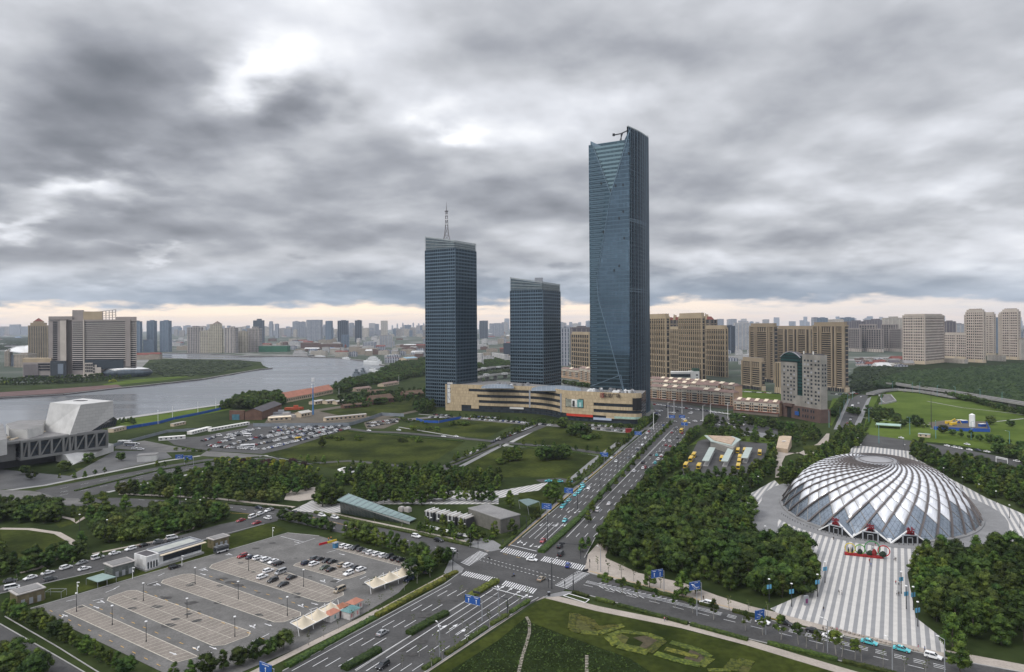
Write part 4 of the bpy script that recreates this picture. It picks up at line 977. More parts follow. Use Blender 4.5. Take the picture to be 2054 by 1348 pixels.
# ---- tallest tower ----
P=fp(1184.5,1263,1303.5,838,30); C,Rp,B,Lp=P
t=thing('skyscraper','tallest blue glass skyscraper with a folded facade and a notched crown','skyscraper',C)
def onf(px,py,off=0.):
 # point on the left face plane
 k_=lv(px,py)[0]/F; dx,dy=C[0]-Lp[0],C[1]-Lp[1]; nx,ny=-dy,dx; l=hypot(nx,ny); nx/=l;ny/=l
 if ny>0: nx,ny=-nx,-ny
 ox,oy=Lp[0]+nx*off,Lp[1]+ny*off
 s_=(k_*oy-ox)/(dx-k_*dy); x=ox+dx*s_;y=oy+dy*s_; return (x,y,ZAT(px,py,y))
def pan(name,pts,off,m):
 V=[onf(a,b_,off) for a,b_ in pts];
 u=[dist(v[:2],Lp) for v in V]; mb=MB(); mb.face(V,0,[(uu,v[2]) for uu,v in zip(u,V)]);
 # thickness
 W_=[onf(a,b_,off-.5) for a,b_ in pts]
 for i in range(len(V)):
  j=(i+1)%len(V); mb.face([V[i],W_[i],W_[j],V[j]],0,[(u[i],V[i][2])]*4)
 return mb.build(name,m,t)
zbody=ZAT(1225,291,Lp[1]); nseg=8; curve=[]
for i in range(nseg+1):
 s_=i/nseg; p=lerp(C,Rp,s_); b_=sin(pi*s_)*3.2; dx,dy=Rp[0]-C[0],Rp[1]-C[1]; l=hypot(dx,dy); curve.append((p[0]+dy/l*b_,p[1]-dx/l*b_))
poly=curve+[B,Lp]
walls_uvprism(poly,0,zbody,gT,t,'curtain_wall',roofg)
pan('facade_facet',[(1184.5,285),(1189,292),(1225,388),(1197,560),(1200,600),(1252,790),(1252,836),(1184.5,826)],.6,gT)
pan('facade_facet',[(1190,294),(1225,388),(1255,281)],.3,glassmat('curtain_glass_banded',(.14,.20,.22),(.05,.085,.10),1.6,4.5,.92,.55))
pan('facade_facet',[(1225,388),(1262,262),(1262.8,290),(1262.8,838),(1252,836),(1252,790),(1200,600),(1197,560)],.9,gT2)
for a,b_ in (((1189,292),(1225,389)),((1225,389),(1263,262)),((1225,389),(1197,560)),((1197,560),(1200,600)),((1200,600),(1252,790)),((1185,775),(1245,752)),((1245,752),(1254,795))):
 mb=MB(); mb.beam(onf(*a,1.2),onf(*b_,1.2),.5,.7); mb.build('edge_trim',lightfin,t)
z=18
for k_ in range(60):
 z=12+4.5*k_
 if z>zbody: break
 # projecting sills at the left edge zone
 yy_=None
 px1=1195 if z<160 else 1198+ (z-160)*.18 if z<250 else max(1190,1222-(z-250)*.6)
 pa=onf(1184.6,400,.9); mb=MB()
 q=onf(min(px1,1222),400,.9); mb.beam((pa[0],pa[1],z),(q[0],q[1],z),1.1,.45); mb.build('sill',lightfin,t)
ztopC=ZAT(1266,253,C[1]); ztopR=ZAT(1302,266,Rp[1])
mb=MB()
def ztc(s_): return ztopR-4+(ztopC-ztopR+4)*sqrt(max(0,1-s_**2.2))
for i in range(nseg):
 a,b_=curve[i],curve[i+1]; za,zb_=ztc(i/nseg),ztc((i+1)/nseg)
 u0=i*5; mb.face([(*a,zbody),(*b_,zbody),(*b_,zb_),(*a,za)],0,[(u0,zbody),(u0+5,zbody),(u0+5,zb_),(u0,za)])
 ia=(a[0]-.8,a[1]+.5);ib=(b_[0]-.8,b_[1]+.5); mb.face([(*ib,zbody),(*ia,zbody),(*ia,za),(*ib,zb_)],0,[(u0,zbody),(u0+5,zbody),(u0+5,zb_),(u0,za)]); mb.face([(*a,za),(*b_,zb_),(*ib,zb_),(*ia,za)])
mb.build('crown_wall',gT2,t)
mb=MB(); V=[onf(1250,286,.4),onf(1263,290,.4),onf(1263,258,.4)]; W_=[(v[0]+.7,v[1]+1.2,v[2]) for v in V]; mb.idx(V+W_,[(0,1,2),(5,4,3),(0,3,4,1),(2,5,3,0)]); mb.build('crown_wall',gT2,t)
mb=MB(); V=[onf(1184.6,283,.4),onf(1184.6,296,.4),onf(1206,293,.4)]; W_=[(v[0]+.7,v[1]+1.2,v[2]) for v in V]; mb.idx(V+W_,[(0,1,2),(5,4,3),(2,1,4,5),(0,2,5,3)]); mb.build('crown_wall',lightfin,t)
mb=MB(); mb.beam((*curve[0],ztopC),(curve[0][0]+6,curve[0][1]+14,ztopC+1),.6);
for i in range(nseg): mb.beam((*curve[i],ztc(i/nseg)),(*curve[i+1],ztc((i+1)/nseg)),1.0,1.2)
mb.build('crown_rail',crownm,t)
for k_ in range(17):
 s_=.02+k_/16*.97; i=min(nseg-1,int(s_*nseg)); f_=s_*nseg-i; p=lerp(curve[i],curve[i+1],f_)
 dx,dy=Rp[0]-C[0],Rp[1]-C[1]; l=hypot(dx,dy); mb=MB(); mb.box((p[0]+dy/l*.5,p[1]-dx/l*.5,0),(.55,1.2,ztc(s_)-1),atan2(-dx,dy)); mb.build('fin',lightfin if k_%2 else fin,t)
for py in (439,443,580,585):
 mb=MB(); z=ZAT(1263,py,C[1]); mb.prism(inset(poly,-.5) if False else [(c[0],c[1]-.9) for c in curve]+[(c[0],c[1]+.5) for c in curve[::-1]],z,z+1.2,bottom=True); mb.build('service_band',lightfin,t)
for a,b_ in [(1206,370),(1235,375),(1226,385),(1250,373),(1261,310),(1250,427),(1242,440),(1210,468),(1242,536),(1232,545),(1252,480)]:
 mb=MB(); v=onf(a,b_,1.0); mb.box((v[0],v[1],v[2]),(1.2,.7,2.6),-.5); mb.build('open_window',black,t)
cr=thing('roof_crane','slender dark steel gondola crane arm above the roof of the tallest tower','crane',(*onf(1246,284,-12)[:2],zbody));
o1=onf(1246,284,-12); o2=onf(1246,268,-12); o3=onf(1231,271,-12); o4=onf(1267,258,-12); mb=MB(); mb.beam(o1,o2,1.); mb.beam(onf(1243,284,-12),onf(1248,268,-12),.6); mb.build('post',dark_metal,cr)
mb=MB(); mb.beam(o3,o2,.9,1.1); mb.beam(o2,o4,.9,1.1); mb.beam(onf(1250,266,-12),onf(1246,276,-12),.5); mb.build('jib',dark_metal,cr); mb=MB(); mb.box((o3[0],o3[1],o3[2]-1),(2.6,2,2.6)); mb.build('counterweight',dark_metal,cr)
# ---- shopping centre ----
malln=mat('mall_stone',(.40,.32,.20),.85,.06,.05)
m_,k,b=newmat('mall_cladding'); uv=k.n('ShaderNodeUVMap'); br=k.n('ShaderNodeTexBrick',{'Vector':uv.outputs[0],'Color1':(.47,.37,.235,1),'Color2':(.35,.275,.17,1),'Mortar':(.22,.17,.11,1),'Scale':1.,'Mortar Size':.08,'Brick Width':1.4,'Row Height':3.4}); br.offset=.37
k.nt.links.new(br.outputs[0],b.inputs['Base Color']); b.inputs['Roughness'].default_value=.8; clad=m_
MPX=[(893,823),(925,824),(985,827),(1045,829),(1085,832),(1110,836),(1135,842),(1170,845),(1230,849),(1272,851),(1286,850)]
# smooth the front line
MP=GL(MPX);
def catm(P,n_):
 out=[]
 for i in range(len(P)-1):
  p0,p1,p2,p3=P[max(0,i-1)],P[i],P[i+1],P[min(len(P)-1,i+2)]
  for q in range(n_):
   u=q/n_; out.append(tuple(.5*((2*p1[c])+(-p0[c]+p2[c])*u+(2*p0[c]-5*p1[c]+4*p2[c]-p3[c])*u*u+(-p0[c]+3*p1[c]-3*p2[c]+p3[c])*u**3) for c in (0,1)))
 return out+[P[-1]]
MC=catm(MP,6)
mall=thing('shopping_centre','long curved tan stone shopping centre with dark ribbon windows at the foot of the towers','shopping centre',MP[0])
back=[(MC[-1][0]+14,MC[-1][1]+46),(MC[-1][0]-60,MC[-1][1]+90),(MC[0][0]+55,MC[0][1]+70),(MC[0][0]+8,MC[0][1]+30)]
MZ=30.
mb=MB(); mb.prism(MC+back,0,MZ-1.2,0,1); mb.build('glazing',[dglass,roofg],mall)
def pxof(p): return 1027+F*p[0]/p[1]
MC=[p for i,p in enumerate(MC) if i==0 or pxof(p)>max(pxof(q) for q in MC[:i])+.01]
def mallpt(px,z,off=1.8):
 px=max(pxof(MC[0])+.01,min(pxof(MC[-1])-.01,px))
 Q=[i for i in range(len(MC)-1) if pxof(MC[i])<=px<=pxof(MC[i+1])][0]; p,q=MC[Q],MC[Q+1]; dx,dy=q[0]-p[0],q[1]-p[1];l=hypot(dx,dy)
 k_=(px-1027)/F; s_=(k_*p[1]-p[0])/(dx-k_*dy); return (p[0]+dx*s_+dy/l*off,p[1]+dy*s_-dx/l*off,z),atan2(dy,dx)
def ribbon(name,xa,xb,z0,z1,off,m,th=1.0):
 n_=max(1,int((xb-xa)/8)); mb=MB(); xs=[xa+(xb-xa)*i/n_ for i in range(n_+1)]
 xs=[x for x in xs if 893.05<x<1285.9] ; xs=([893.1] if xa<893 else [])+xs+([1285.9] if xb>1286 else [])
 out=[mallpt(x,0,off)[0][:2] for x in xs]; inn=[mallpt(x,0,off-th)[0][:2] for x in xs]
 mb.prism(out+inn[::-1],z0,z1,bottom=True); return mb.build(name,m,mall)
for z0,z1 in ((26.3,31.),(20.,23.2),(13.6,16.8),(7.3,10.4)): ribbon('stone_band',890,1290,z0,z1,.9,clad)
for a,b_,z0,z1 in ((890,925,0.,26.2),(925,957,10.5,13.5),(925,957,16.9,19.9),(1125,1190,16.9,19.9),(1125,1190,23.3,26.2),(1190,1290,23.3,26.2),(1125,1190,10.5,13.5),(1215,1275,4.5,7.2),(925,940,23.3,26.2),(945,960,3.5,13.5)):
 ribbon('stone_panel',a,b_,z0,z1,.8,clad)
ribbon('stone_band',1268,1290,4.6,7.3,.7,clad)
for a,b_,z0,z1,m in ((1137,1189,4.8,7.2,mat('red_banner',(.45,.04,.02),.6,.1,.2)),(1190,1226,2.6,5.,mat('pale_banner',(.35,.40,.5),.6,.1,.2)),(1232,1282,5.,7.2,mat('green_sign',(.30,.42,.36),.6,.2,.4)),(1022,1050,4.8,6.8,whitew)): ribbon('shop_sign',a,b_,z0,z1,1.3,m,.4)
for a in (1061,1124): ribbon('post_strip',a,a+3,7,27,1.0,metal_grey,.5)
darkred=mat('dark_red_letter',(.20,.01,.02),.5,.1,1.); darkl=mat('dark_letter',(.03,.022,.02),.5,.1,1.)
pt,a=mallpt(1227,28.,1.9); text3d('sign_letters','宝龙广场',4.6,pt,a,darkl,mall,.15,bold=.012)
pt,a=mallpt(1208,28.2,1.9); mb=MB(); C_,S_=cos(a),sin(a)
def lp(u,v): return (pt[0]+C_*u,pt[1]+S_*u,pt[2]+v)
for st in ([(-2.2,1.9),(-.6,1.4),(.6,2.2),(2.3,1.9)],[(-1.8,1.1),(-1.9,-2.2),(-1.2,-2.4)],[(-.8,.8),(-.8,-1.8),(.4,-2.4),(2.3,-2.2)],[(.1,1.1),(1.6,.9),(.3,.1),(1.8,-.3),(.4,-1.),(2.2,-1.4)]):
 for u,v in zip(st,st[1:]): mb.beam(lp(*u),lp(*v),.3,.45)
mb.build('sign_emblem',darkred,mall)
# poster panels on the wall
def mpanel(name,x0,x1,z0,z1,m,off=1.2):
 a,_=mallpt(x0,z0,off); b_,_=mallpt(x1,z1,off); mb=MB(); mb.beam((a[0],a[1],(z0+z1)/2),(b_[0],b_[1],(z0+z1)/2),.4,z1-z0); return mb.build(name,m,mall)
mpanel('poster_frame',1135,1170.5,13.8,23.,dark_metal,1.1); mpanel('poster',1136,1147,14.4,22.4,mat('poster_grey',(.20,.21,.17),.5,.3,.3),1.4); mpanel('poster',1147,1158,14.4,22.4,mat('poster_pale',(.55,.55,.52),.5,.3,.3),1.4); mpanel('poster',1158,1169.5,14.4,22.4,mat('poster_teal',(.10,.26,.25),.5,.2,.3),1.4)
mpanel('poster',1149,1153,15,21.,mat('poster_figure',(.03,.03,.03),.5,.2,1.),1.7);mpanel('poster',1162,1166.5,15,19.5,mat('poster_cup',(.35,.5,.48),.5,.2,1.),1.7)
ribbon('video_screen',1268,1284,14,26.,1.5,black)
# big white poster by the antenna tower
bp_=thing('wall_poster','tall white poster with black characters at the corner of the shopping centre','poster',MP[0]); Y=MP[0][1]-1.5
mb=MB(); X0,X1=XAT(896.5,790,Y),XAT(909,790,Y); z0,z1=ZAT(903,809,Y),ZAT(903,766,Y); mb.box(((X0+X1)/2,Y,z0),(X1-X0,1.6,z1-z0)); mb.build('board',dark_metal,bp_)
mb=MB(); mb.box(((X0+X1)/2,Y-.9,z0+.6),(X1-X0-1.2,.3,z1-z0-1.2)); mb.build('sheet',whitew,bp_)
xc_=(X0+X1)/2
for i,ch in enumerate('宝山之'): text3d('character',ch,3.,(xc_+1.3,Y-1.1,z1-8.5-i*3.6),0.,black,bp_,.05,bold=.02)
mb=MB(); mb.beam((xc_-2.5,Y-1.1,z0+9),(xc_-.8,Y-1.1,z0+5),.12,.4);mb.beam((xc_-.8,Y-1.1,z0+5),(xc_+2,Y-1.1,z0+3),.12,.4); mb.box((xc_-1.6,Y-1.1,z1-8.),(2.,.1,.6)); mb.box((xc_-1.6,Y-1.1,z1-13.),(2.,.1,.6)); mb.box((xc_-1,Y-1.1,z1-3.),(4.,.1,.7)); mb.build('drawing',mat('ink_blue',(.06,.07,.18),.5,.1,1.),bp_)
# glass roof vaults and machinery on the roof
vault=facade('vault_glass',(.14,.17,.20),(.08,.115,.15),2.,2.,.88,.88,rough=.15,wr=.4,metal=.4)
for (xa,xb,yb_,rise,lab) in ((965,1030,777,4,'low glass vault on the shopping centre roof left of the middle tower'),(1066,1165,782,5,'long glass skylight vault on the shopping centre roof'),):
 g0=G(xa,yb_,MZ);g1=G(xb,yb_,MZ); L=hypot(g1[0]-g0[0],g1[1]-g0[1]); a=atan2(g1[1]-g0[1],g1[0]-g0[0])
 tt=thing('skylight',lab,'skylight',(g0[0],g0[1],MZ-1.2)); mb=MB(); n1,n2=10,8; vs=[]
 for i in range(n1+1):
  for j in range(n2+1):
   u=i/n1;v=j/n2; hh=rise*sin(pi*v)**.8*(sin(pi*(u*.9+.05))**.5); x=g0[0]+cos(a)*L*u-sin(a)*v*26; y=g0[1]+sin(a)*L*u+cos(a)*v*26; vs.append((x,y,MZ-1.2+hh))
 for i in range(n1):
  for j in range(n2):
   q=[i*(n2+1)+j,(i+1)*(n2+1)+j,(i+1)*(n2+1)+j+1,i*(n2+1)+j+1]; mb.face([vs[w_] for w_ in q],0,[(i*L/n1,j*3.2),((i+1)*L/n1,j*3.2),((i+1)*L/n1,(j+1)*3.2),(i*L/n1,(j+1)*3.2)])
 mb.build('glass_vault',vault,tt); mb=MB()
 for i in range(n1+1):
  for j in range(n2): mb.beam(vs[i*(n2+1)+j],vs[i*(n2+1)+j+1],.35,.35)
 mb.build('vault_ribs',metal_grey,tt)
for _ in range(46):
 (x,y,_),_=mallpt(R_.uniform(1160,1268) if R_.random()<.8 else R_.uniform(950,1060),0,-R_.uniform(7,40))
 mb=MB(); w=R_.uniform(1.6,4); mb.box((x,y,MZ-1.2),(w,R_.uniform(1.5,4),R_.uniform(1.2,3)),R_.uniform(0,1)); mb.box((x,y,MZ-1.),(w*.6,w*.6,R_.uniform(2,3.4)),.4)
 tag(mb.build('air_conditioner',R_.choice([metal_grey,white_metal,roofg])),'grey air conditioning unit on the shopping centre roof','air conditioner','air conditioning units on the shopping centre roof')
# ---- beige office cluster right of the tallest tower ----
GB='beige pillared office blocks behind the terraces'
cb=fmat('beige_core',(.33,.26,.175),(.02,.018,.018),2.3,10.,1.,.84,jit=.3)
def gable_roof(t,P,zt,n_,h):
 a,b_=P[3],P[0]
 for k_ in range(n_):
  c=lerp(a,b_,(k_+.5)/n_); w=dist(a,b_)/n_*.75; ux,uy=(b_[0]-a[0])/dist(a,b_),(b_[1]-a[1])/dist(a,b_); vx,vy=-uy,ux
  if vy<0: vx,vy=-vx,-vy
  def T(u,v,z): return (c[0]+ux*u+vx*v,c[1]+uy*u+vy*v,z)
  mb=MB(); mb.idx([T(-w/2,-.8,zt),T(w/2,-.8,zt),T(w/2,14,zt),T(-w/2,14,zt),T(-w*.22,2,zt+h*.75),T(w*.22,2,zt+h*.75),T(w*.22,11,zt+h*.75),T(-w*.22,11,zt+h*.75)],[(0,1,5,4),(1,2,6,5),(2,3,7,6),(3,0,4,7),(4,5,6,7)]); mb.build('mansard_roof',redroof,t)
  mb=MB(); mb.idx([T(-w*.24,-1.2,zt),T(w*.24,-1.2,zt),T(0,-1.2,zt+h*1.25),T(-w*.24,6,zt),T(w*.24,6,zt),T(0,6,zt+h*1.25)],[(0,1,2),(5,4,3),(0,2,5,3),(1,4,5,2)]); mb.build('gable',tanm,t)
  mb=MB(); c2=T(0,-.5,zt+h*1.2); mb.lathe(c2,[(.9,0),(1.2,1),(.2,2.6)],6); mb.build('finial',dkst,t)
t,P,zt=tower('apartment_block','tall dark beige apartment block with red mansard roofs rising behind the beige office cluster',1280,1425,1439,745,641,66,FM['dark'],pier=(13,2,2.6,1.,dkst),band=(9.,1.2,.9,tanm))
gable_roof(t,P,zt,6,9)
tower('office_block','left one of the beige pillared office blocks, half hidden by the tallest tower',1296,1336,1344,774,639,70,cb,pier=(9,1,1.3,1.2,tanm),cap=(3,.8,tanm),house=(.7,5,tanm),group=GB,band=(9.6,.9,.5,tanm))
tower('office_block','narrow recessed beige block between the two tall pillared ones',1344,1362,1364,752,661,70,cb,pier=(5,1,1.3,1.2,tanm),cap=(2,.6,tanm),house=(.6,4,tanm),group=GB,band=(9.6,.9,.5,tanm))
tower('office_block','tallest central beige pillared office block of the cluster',1362,1408,1415,764,638,70,cb,pier=(11,1,1.3,1.2,tanm),cap=(3.5,.8,tanm),house=(.6,6,tanm),group=GB,band=(9.6,.9,.5,tanm))
tower('office_block','lower beige pillared office block at the right end of the cluster',1415,1455,1460,757,660,70,cb,pier=(9,1,1.3,1.2,tanm),cap=(3,.8,tanm),house=(.6,4,tanm),group=GB,band=(9.6,.9,.5,tanm))
tower('office_block','beige pillared office block seen between the middle and tallest glass towers',1147,1182,1190,745,672,70,cb,pier=(8,1,1.4,1.1,tanm),cap=(2.5,.8,tanm),house=(.6,4,tanm),group=GB,band=(9.6,.9,.5,tanm))
# ---- brown banded towers ----
GC='brown banded residential towers behind the grey concrete tower'
def banded(name,lab,xl,xc,xr,yb,yt,cols,core=None,stone=None,dz=6.4,th=72):
 stone=stone or brownst; core=core or FM['dark']
 P=fp(xl,xc,xr,yb,th); C,Rp,B,Lp=P; zt=ZAT(xc,yt,C[1]); t=thing(name,lab,'building',C,group=GC)
 walls_uvprism(P,0,zt,core,t,'wall',roofg)
 L=dist(C,Lp); ux,uy=(C[0]-Lp[0])/L,(C[1]-Lp[1])/L; nx,ny=uy,-ux
 if ny>0: nx,ny=-nx,-ny
 a=atan2(uy,ux)
 for (f0,f1,kind) in cols: # fractions along the face from the left
  m0=(f0+f1)/2*L; w=(f1-f0)*L
  def bx(z0,z1,dp,name_,mm=stone,ww=w,mo=m0):
   mb=MB(); mb.box((Lp[0]+ux*mo+nx*dp/2,Lp[1]+uy*mo+ny*dp/2,z0),(ww,dp,z1-z0),a); mb.build(name_,mm,t)
  if kind=='p': bx(0,zt+.5,2.2,'pier')
  elif kind=='b':
   z=8
   while z<zt-8: bx(z,z+1.15,1.5,'balcony_band'); z+=dz/2
   for q in range(5): bx(zt-9,zt-1,1.4,'attic_pier',stone,w*.08,m0-w/2+w*(q+.1)/4.4)
  elif kind=='a': bx(zt-11,zt+1,2.,'attic')
 z=8
 R=dist(C,Rp); vx,vy=(Rp[0]-C[0])/R,(Rp[1]-C[1])/R
 while z<zt-2:
  mb=MB(); mb.box((C[0]+vx*R/2+.2*abs(ux),C[1]+vy*R/2,z),(R*.8,.9,1.5),atan2(vy,vx)); mb.build('balcony_band',stone,t); z+=dz
 mb=MB(); mb.prism(inset(P,-.9),zt,zt+2.2,0,1,bottom=True); mb.build('cornice',[stone,roofg],t)
 mb=MB(); mb.prism(inset(P,min(L,R)*.2),zt,zt+6.5,0,1); mb.build('roof_house',[stone,roofg],t)
 mb=MB(); mb.prism(inset(P,-1.4),0,7); mb.build('arcade',creamw,t)
 for q in range(14):
  mb=MB(); m0=L*(q+.5)/14; mb.box((Lp[0]+ux*m0+nx*2.2,Lp[1]+uy*m0+ny*2.2,.2),(L/14*.55,.8,5.2),a); mb.build('shop_opening',dglass,t)
cA=[(0,.03,'p'),(.03,.2,'b'),(.2,.24,'p'),(.28,.31,'p'),(.31,.72,'b'),(.72,.76,'p'),(.80,.84,'p'),(.84,.97,'b'),(.97,1,'p')]
banded('residential_tower','left brown banded residential tower of the group of three',1505,1554,1560,768,656,cA)
banded('residential_tower','recessed middle brown banded residential tower between its taller neighbours',1560,1628,1634,762,661,[(0,.03,'p'),(.03,.2,'b'),(.2,.25,'p'),(.32,.36,'p'),(.36,.5,'b'),(.5,.54,'p'),(.6,.64,'p'),(.64,.85,'b'),(.85,.89,'p'),(.95,1,'p')])
banded('residential_tower','tallest brown banded residential tower behind the grey concrete tower',1632,1696,1702,787,655,[(0,.03,'p'),(.03,.16,'b'),(.16,.2,'p'),(.24,.28,'p'),(.28,.6,'b'),(.6,.64,'p'),(.70,.75,'p'),(.75,.93,'b'),(.93,1,'p')])
banded('residential_tower','low brown banded block in front of the left brown tower',1489,1529,1534,784,727,[(0,.06,'p'),(.06,.42,'b'),(.46,.52,'p'),(.52,.92,'b'),(.92,1,'p')])
tower('annexe','narrow brown annexe with white arches beside the grey concrete tower',1556,1565,1568,790,728,72,FM['dark'],pier=(2,1,1.2,1.,tanm),cap=(1,.4,tanm),base=(9,creamw))
# brown apartments further right
GD='dark beige residential blocks beyond the blue roofed sheds'
for lab,a,b_,c,yb,yt in (('dark beige block half hidden behind the tallest brown tower',1702,1725,1728,706,660),('tall dark beige block with a set back top, second from the brown tower',1724,1756,1760,706,652),('shorter dark beige block between the two tall set back ones',1738,1768,1772,707,661),('tall dark beige block left of the wide pale slab',1769,1797,1801,705,652),('shorter dark beige block beside the wide pale slab',1784,1808,1812,706,661)):
 tower('residential_block',lab,a,b_,c,yb,yt,78,FM['dark'],pier=(6,1,2.2,1.2,pinkgm),band=(7.5,1.4,.9,pinkgm),cap=(3,1,pinkgm),group=GD,base=(11,beigem))
# pale stepped slabs
GE='pale stone residential slabs at the right'
pale=fmat('pale_slab',(.42,.36,.31),(.008,.008,.009),5.4,6.6,.6,.55,jit=.2)
palem=mat('pale_stone',(.40,.35,.30),.85,.1,.05)
def slab(lab,xl,xc,xr,yb,yt,nl,nr,th=70,house=(.6,5)):
 t,P,zt=tower('residential_slab',lab,xl,xc,xr,yb,yt,th,pale,pier=(max(2,nl//3),1,1.6,1.,palem),cap=(2.5,.8,palem),house=(*house,palem),group=GE,base=(8,creamw)); return t,P,zt
slab('wide pale stone residential slab with many small windows',1811,1855,1894,731,634,8,6,52,(.85,3))
slab('low pale residential block right of the wide slab',1894,1942,1948,722,673,8,1,74)
for lab,xl,xc,xr,yb,yt in (('left of the two stepped pale stone towers at the right',1938,1973,1977,728,627),('right one of the two stepped pale stone towers, at the picture edge',2009,2042,2047,722,626)):
 t,P,zt=slab(lab,xl,xc,xr,yb,yt,7,2,72)
 for d,h in ((2.5,6),(5,10)):
  mb=MB(); mb.prism(inset(P,d),zt,zt+h,0,1); mb.build('stepped_top',[pale,roofg],t)
slab('pale block behind and left of the left stepped tower',1935,1945,1948,716,633,3,1)
slab('pale wing joined behind the left stepped tower',1975,1993,1997,714,631,4,1)
slab('pale wing left of the right stepped tower',2003,2011,2013,716,632,3,1)
tower('podium','cream podium building with square windows in front of the pale slab',1862,1935,1942,729.5,721,76,FM['cream'],cap=(.8,.4,creamw))
tower('podium','curved looking cream podium between the stepped towers',1980,2015,2018,725,713,74,FM['cream'],cap=(.8,.4,creamw))
tower('podium','long cream podium below the right stepped tower',2016,2090,2094,723,717,78,FM['cream'],cap=(.8,.4,creamw))
# ---- grey concrete tower with green glass ----
P=fp(1567,1647,1660,849,74); C,Rp,B,Lp=P; t=thing('concrete_tower','weathered grey concrete tower with dark green glass and a brown stone base','building',C)
Yc=C[1]; zb=ZAT(1600,816,Yc); zt=ZAT(1600,731,Yc); zr=ZAT(1635,713,Yc); L=dist(C,Lp); ux,uy=(C[0]-Lp[0])/L,(C[1]-Lp[1])/L; nx,ny=uy,-ux
if ny>0: nx,ny=-nx,-ny
a=atan2(uy,ux); D=dist(C,Rp)
def fbox(name,f0,f1,z0,z1,dp,m,depth=None,parent=None,back=.5):
 mo=(f0+f1)/2*L; w=(f1-f0)*L; mb=MB(); dd=depth or back+dp; off=dp-dd/2; mb.box((Lp[0]+ux*mo+nx*off,Lp[1]+uy*mo+ny*off,z0),(w,dd,z1-z0),a); return mb.build(name,m,parent or t)
green=facade('green_glass',(.012,.024,.024),(.008,.032,.031),30.,3.3,.98,.55,rough=.1,wr=.2)
fbox('wall',0,.42,0,zt,0,greym,depth=D)
fbox('green_glazing',.40,.62,20,zr-2,-.8,green,depth=D-2)
fbox('wall',.56,1.,0,zr,0,greym,depth=D); fbox('wall',.38,.62,0,ZAT(1610,800,Yc),.1,greym,depth=D-1)
# arched glass top
n_=10; arc=[(0,zt)]+[(.52*i/n_,ZAT(1590,721,Yc)+ (ZAT(1590,709,Yc)-ZAT(1590,721,Yc))*sin(pi*min(1,i/n_*1.02))**.8) for i in range(n_+1)]+[(.52,zt)]
mb=MB(); fr_=[(Lp[0]+ux*L*u+nx*.3,Lp[1]+uy*L*u+ny*.3,z) for u,z in arc]; bk=[(x-nx*(D-1),y-ny*(D-1),z) for x,y,z in fr_]
mb.face(fr_,0,[(u*L,z) for u,z in arc])
for i in range(len(arc)-1): mb.face([fr_[i+1],fr_[i],bk[i],bk[i+1]],1)
mb.build('green_arched_top',[green,roofd],t)
mb=MB()
for i in range(1,len(arc)-2): mb.beam(fr_[i],fr_[i+1],.8,.8)
mb.build('arch_trim',metal_grey,t)
fbox('roof_deck',.56,.98,zr,zr+1.2,-2,roofd,depth=D-4)
fbox('base',-.02,1.02,0,zb-3,1.5,brownbase,depth=D+4); fbox('entrance_canopy',.14,.36,12,15,3.5,brownbase); fbox('entrance',.2,.3,0,11,1.8,black)
fbox('blue_notice',.4,.5,4,8,2.,sign_blue); fbox('glazed_slot',.47,.52,3,zb-5,1.7,green)
for c_,f in enumerate((.09,.19,.27,.35,.62,.70,.78,.88,.95)):
 for r_ in range(13 if f>.5 else 12):
  z=zb+1+r_*3.9
  if z>((zt-5) if f<.5 else (zr-4)): continue
  if R_.random()<.06: continue
  o=fbox('window',f-.022,f+.022,z,z+2.,.06,dglass if R_.random()<.85 else metal_grey)
for r_ in range(6):
 for q in(.3,.7):
  z=zb+20+r_*4; mb=MB(); x=C[0]+(Rp[0]-C[0])*q;y=C[1]+(Rp[1]-C[1])*q; mb.box((x+ux*.03,y+uy*.03,z),(1.6,.3,2),atan2(Rp[1]-C[1],Rp[0]-C[0])); mb.build('window',dglass,t)
for f in(.6,.66,.72,.8,.86): fbox('window',f-.012,f+.012,3,6,1.8,dglass); fbox('window',f-.012,f+.012,9,12,1.8,dglass)
for q in (.57,.8): fbox('roof_box',q,q+.025,zr+.5,zr+3.5,-1,whitew)
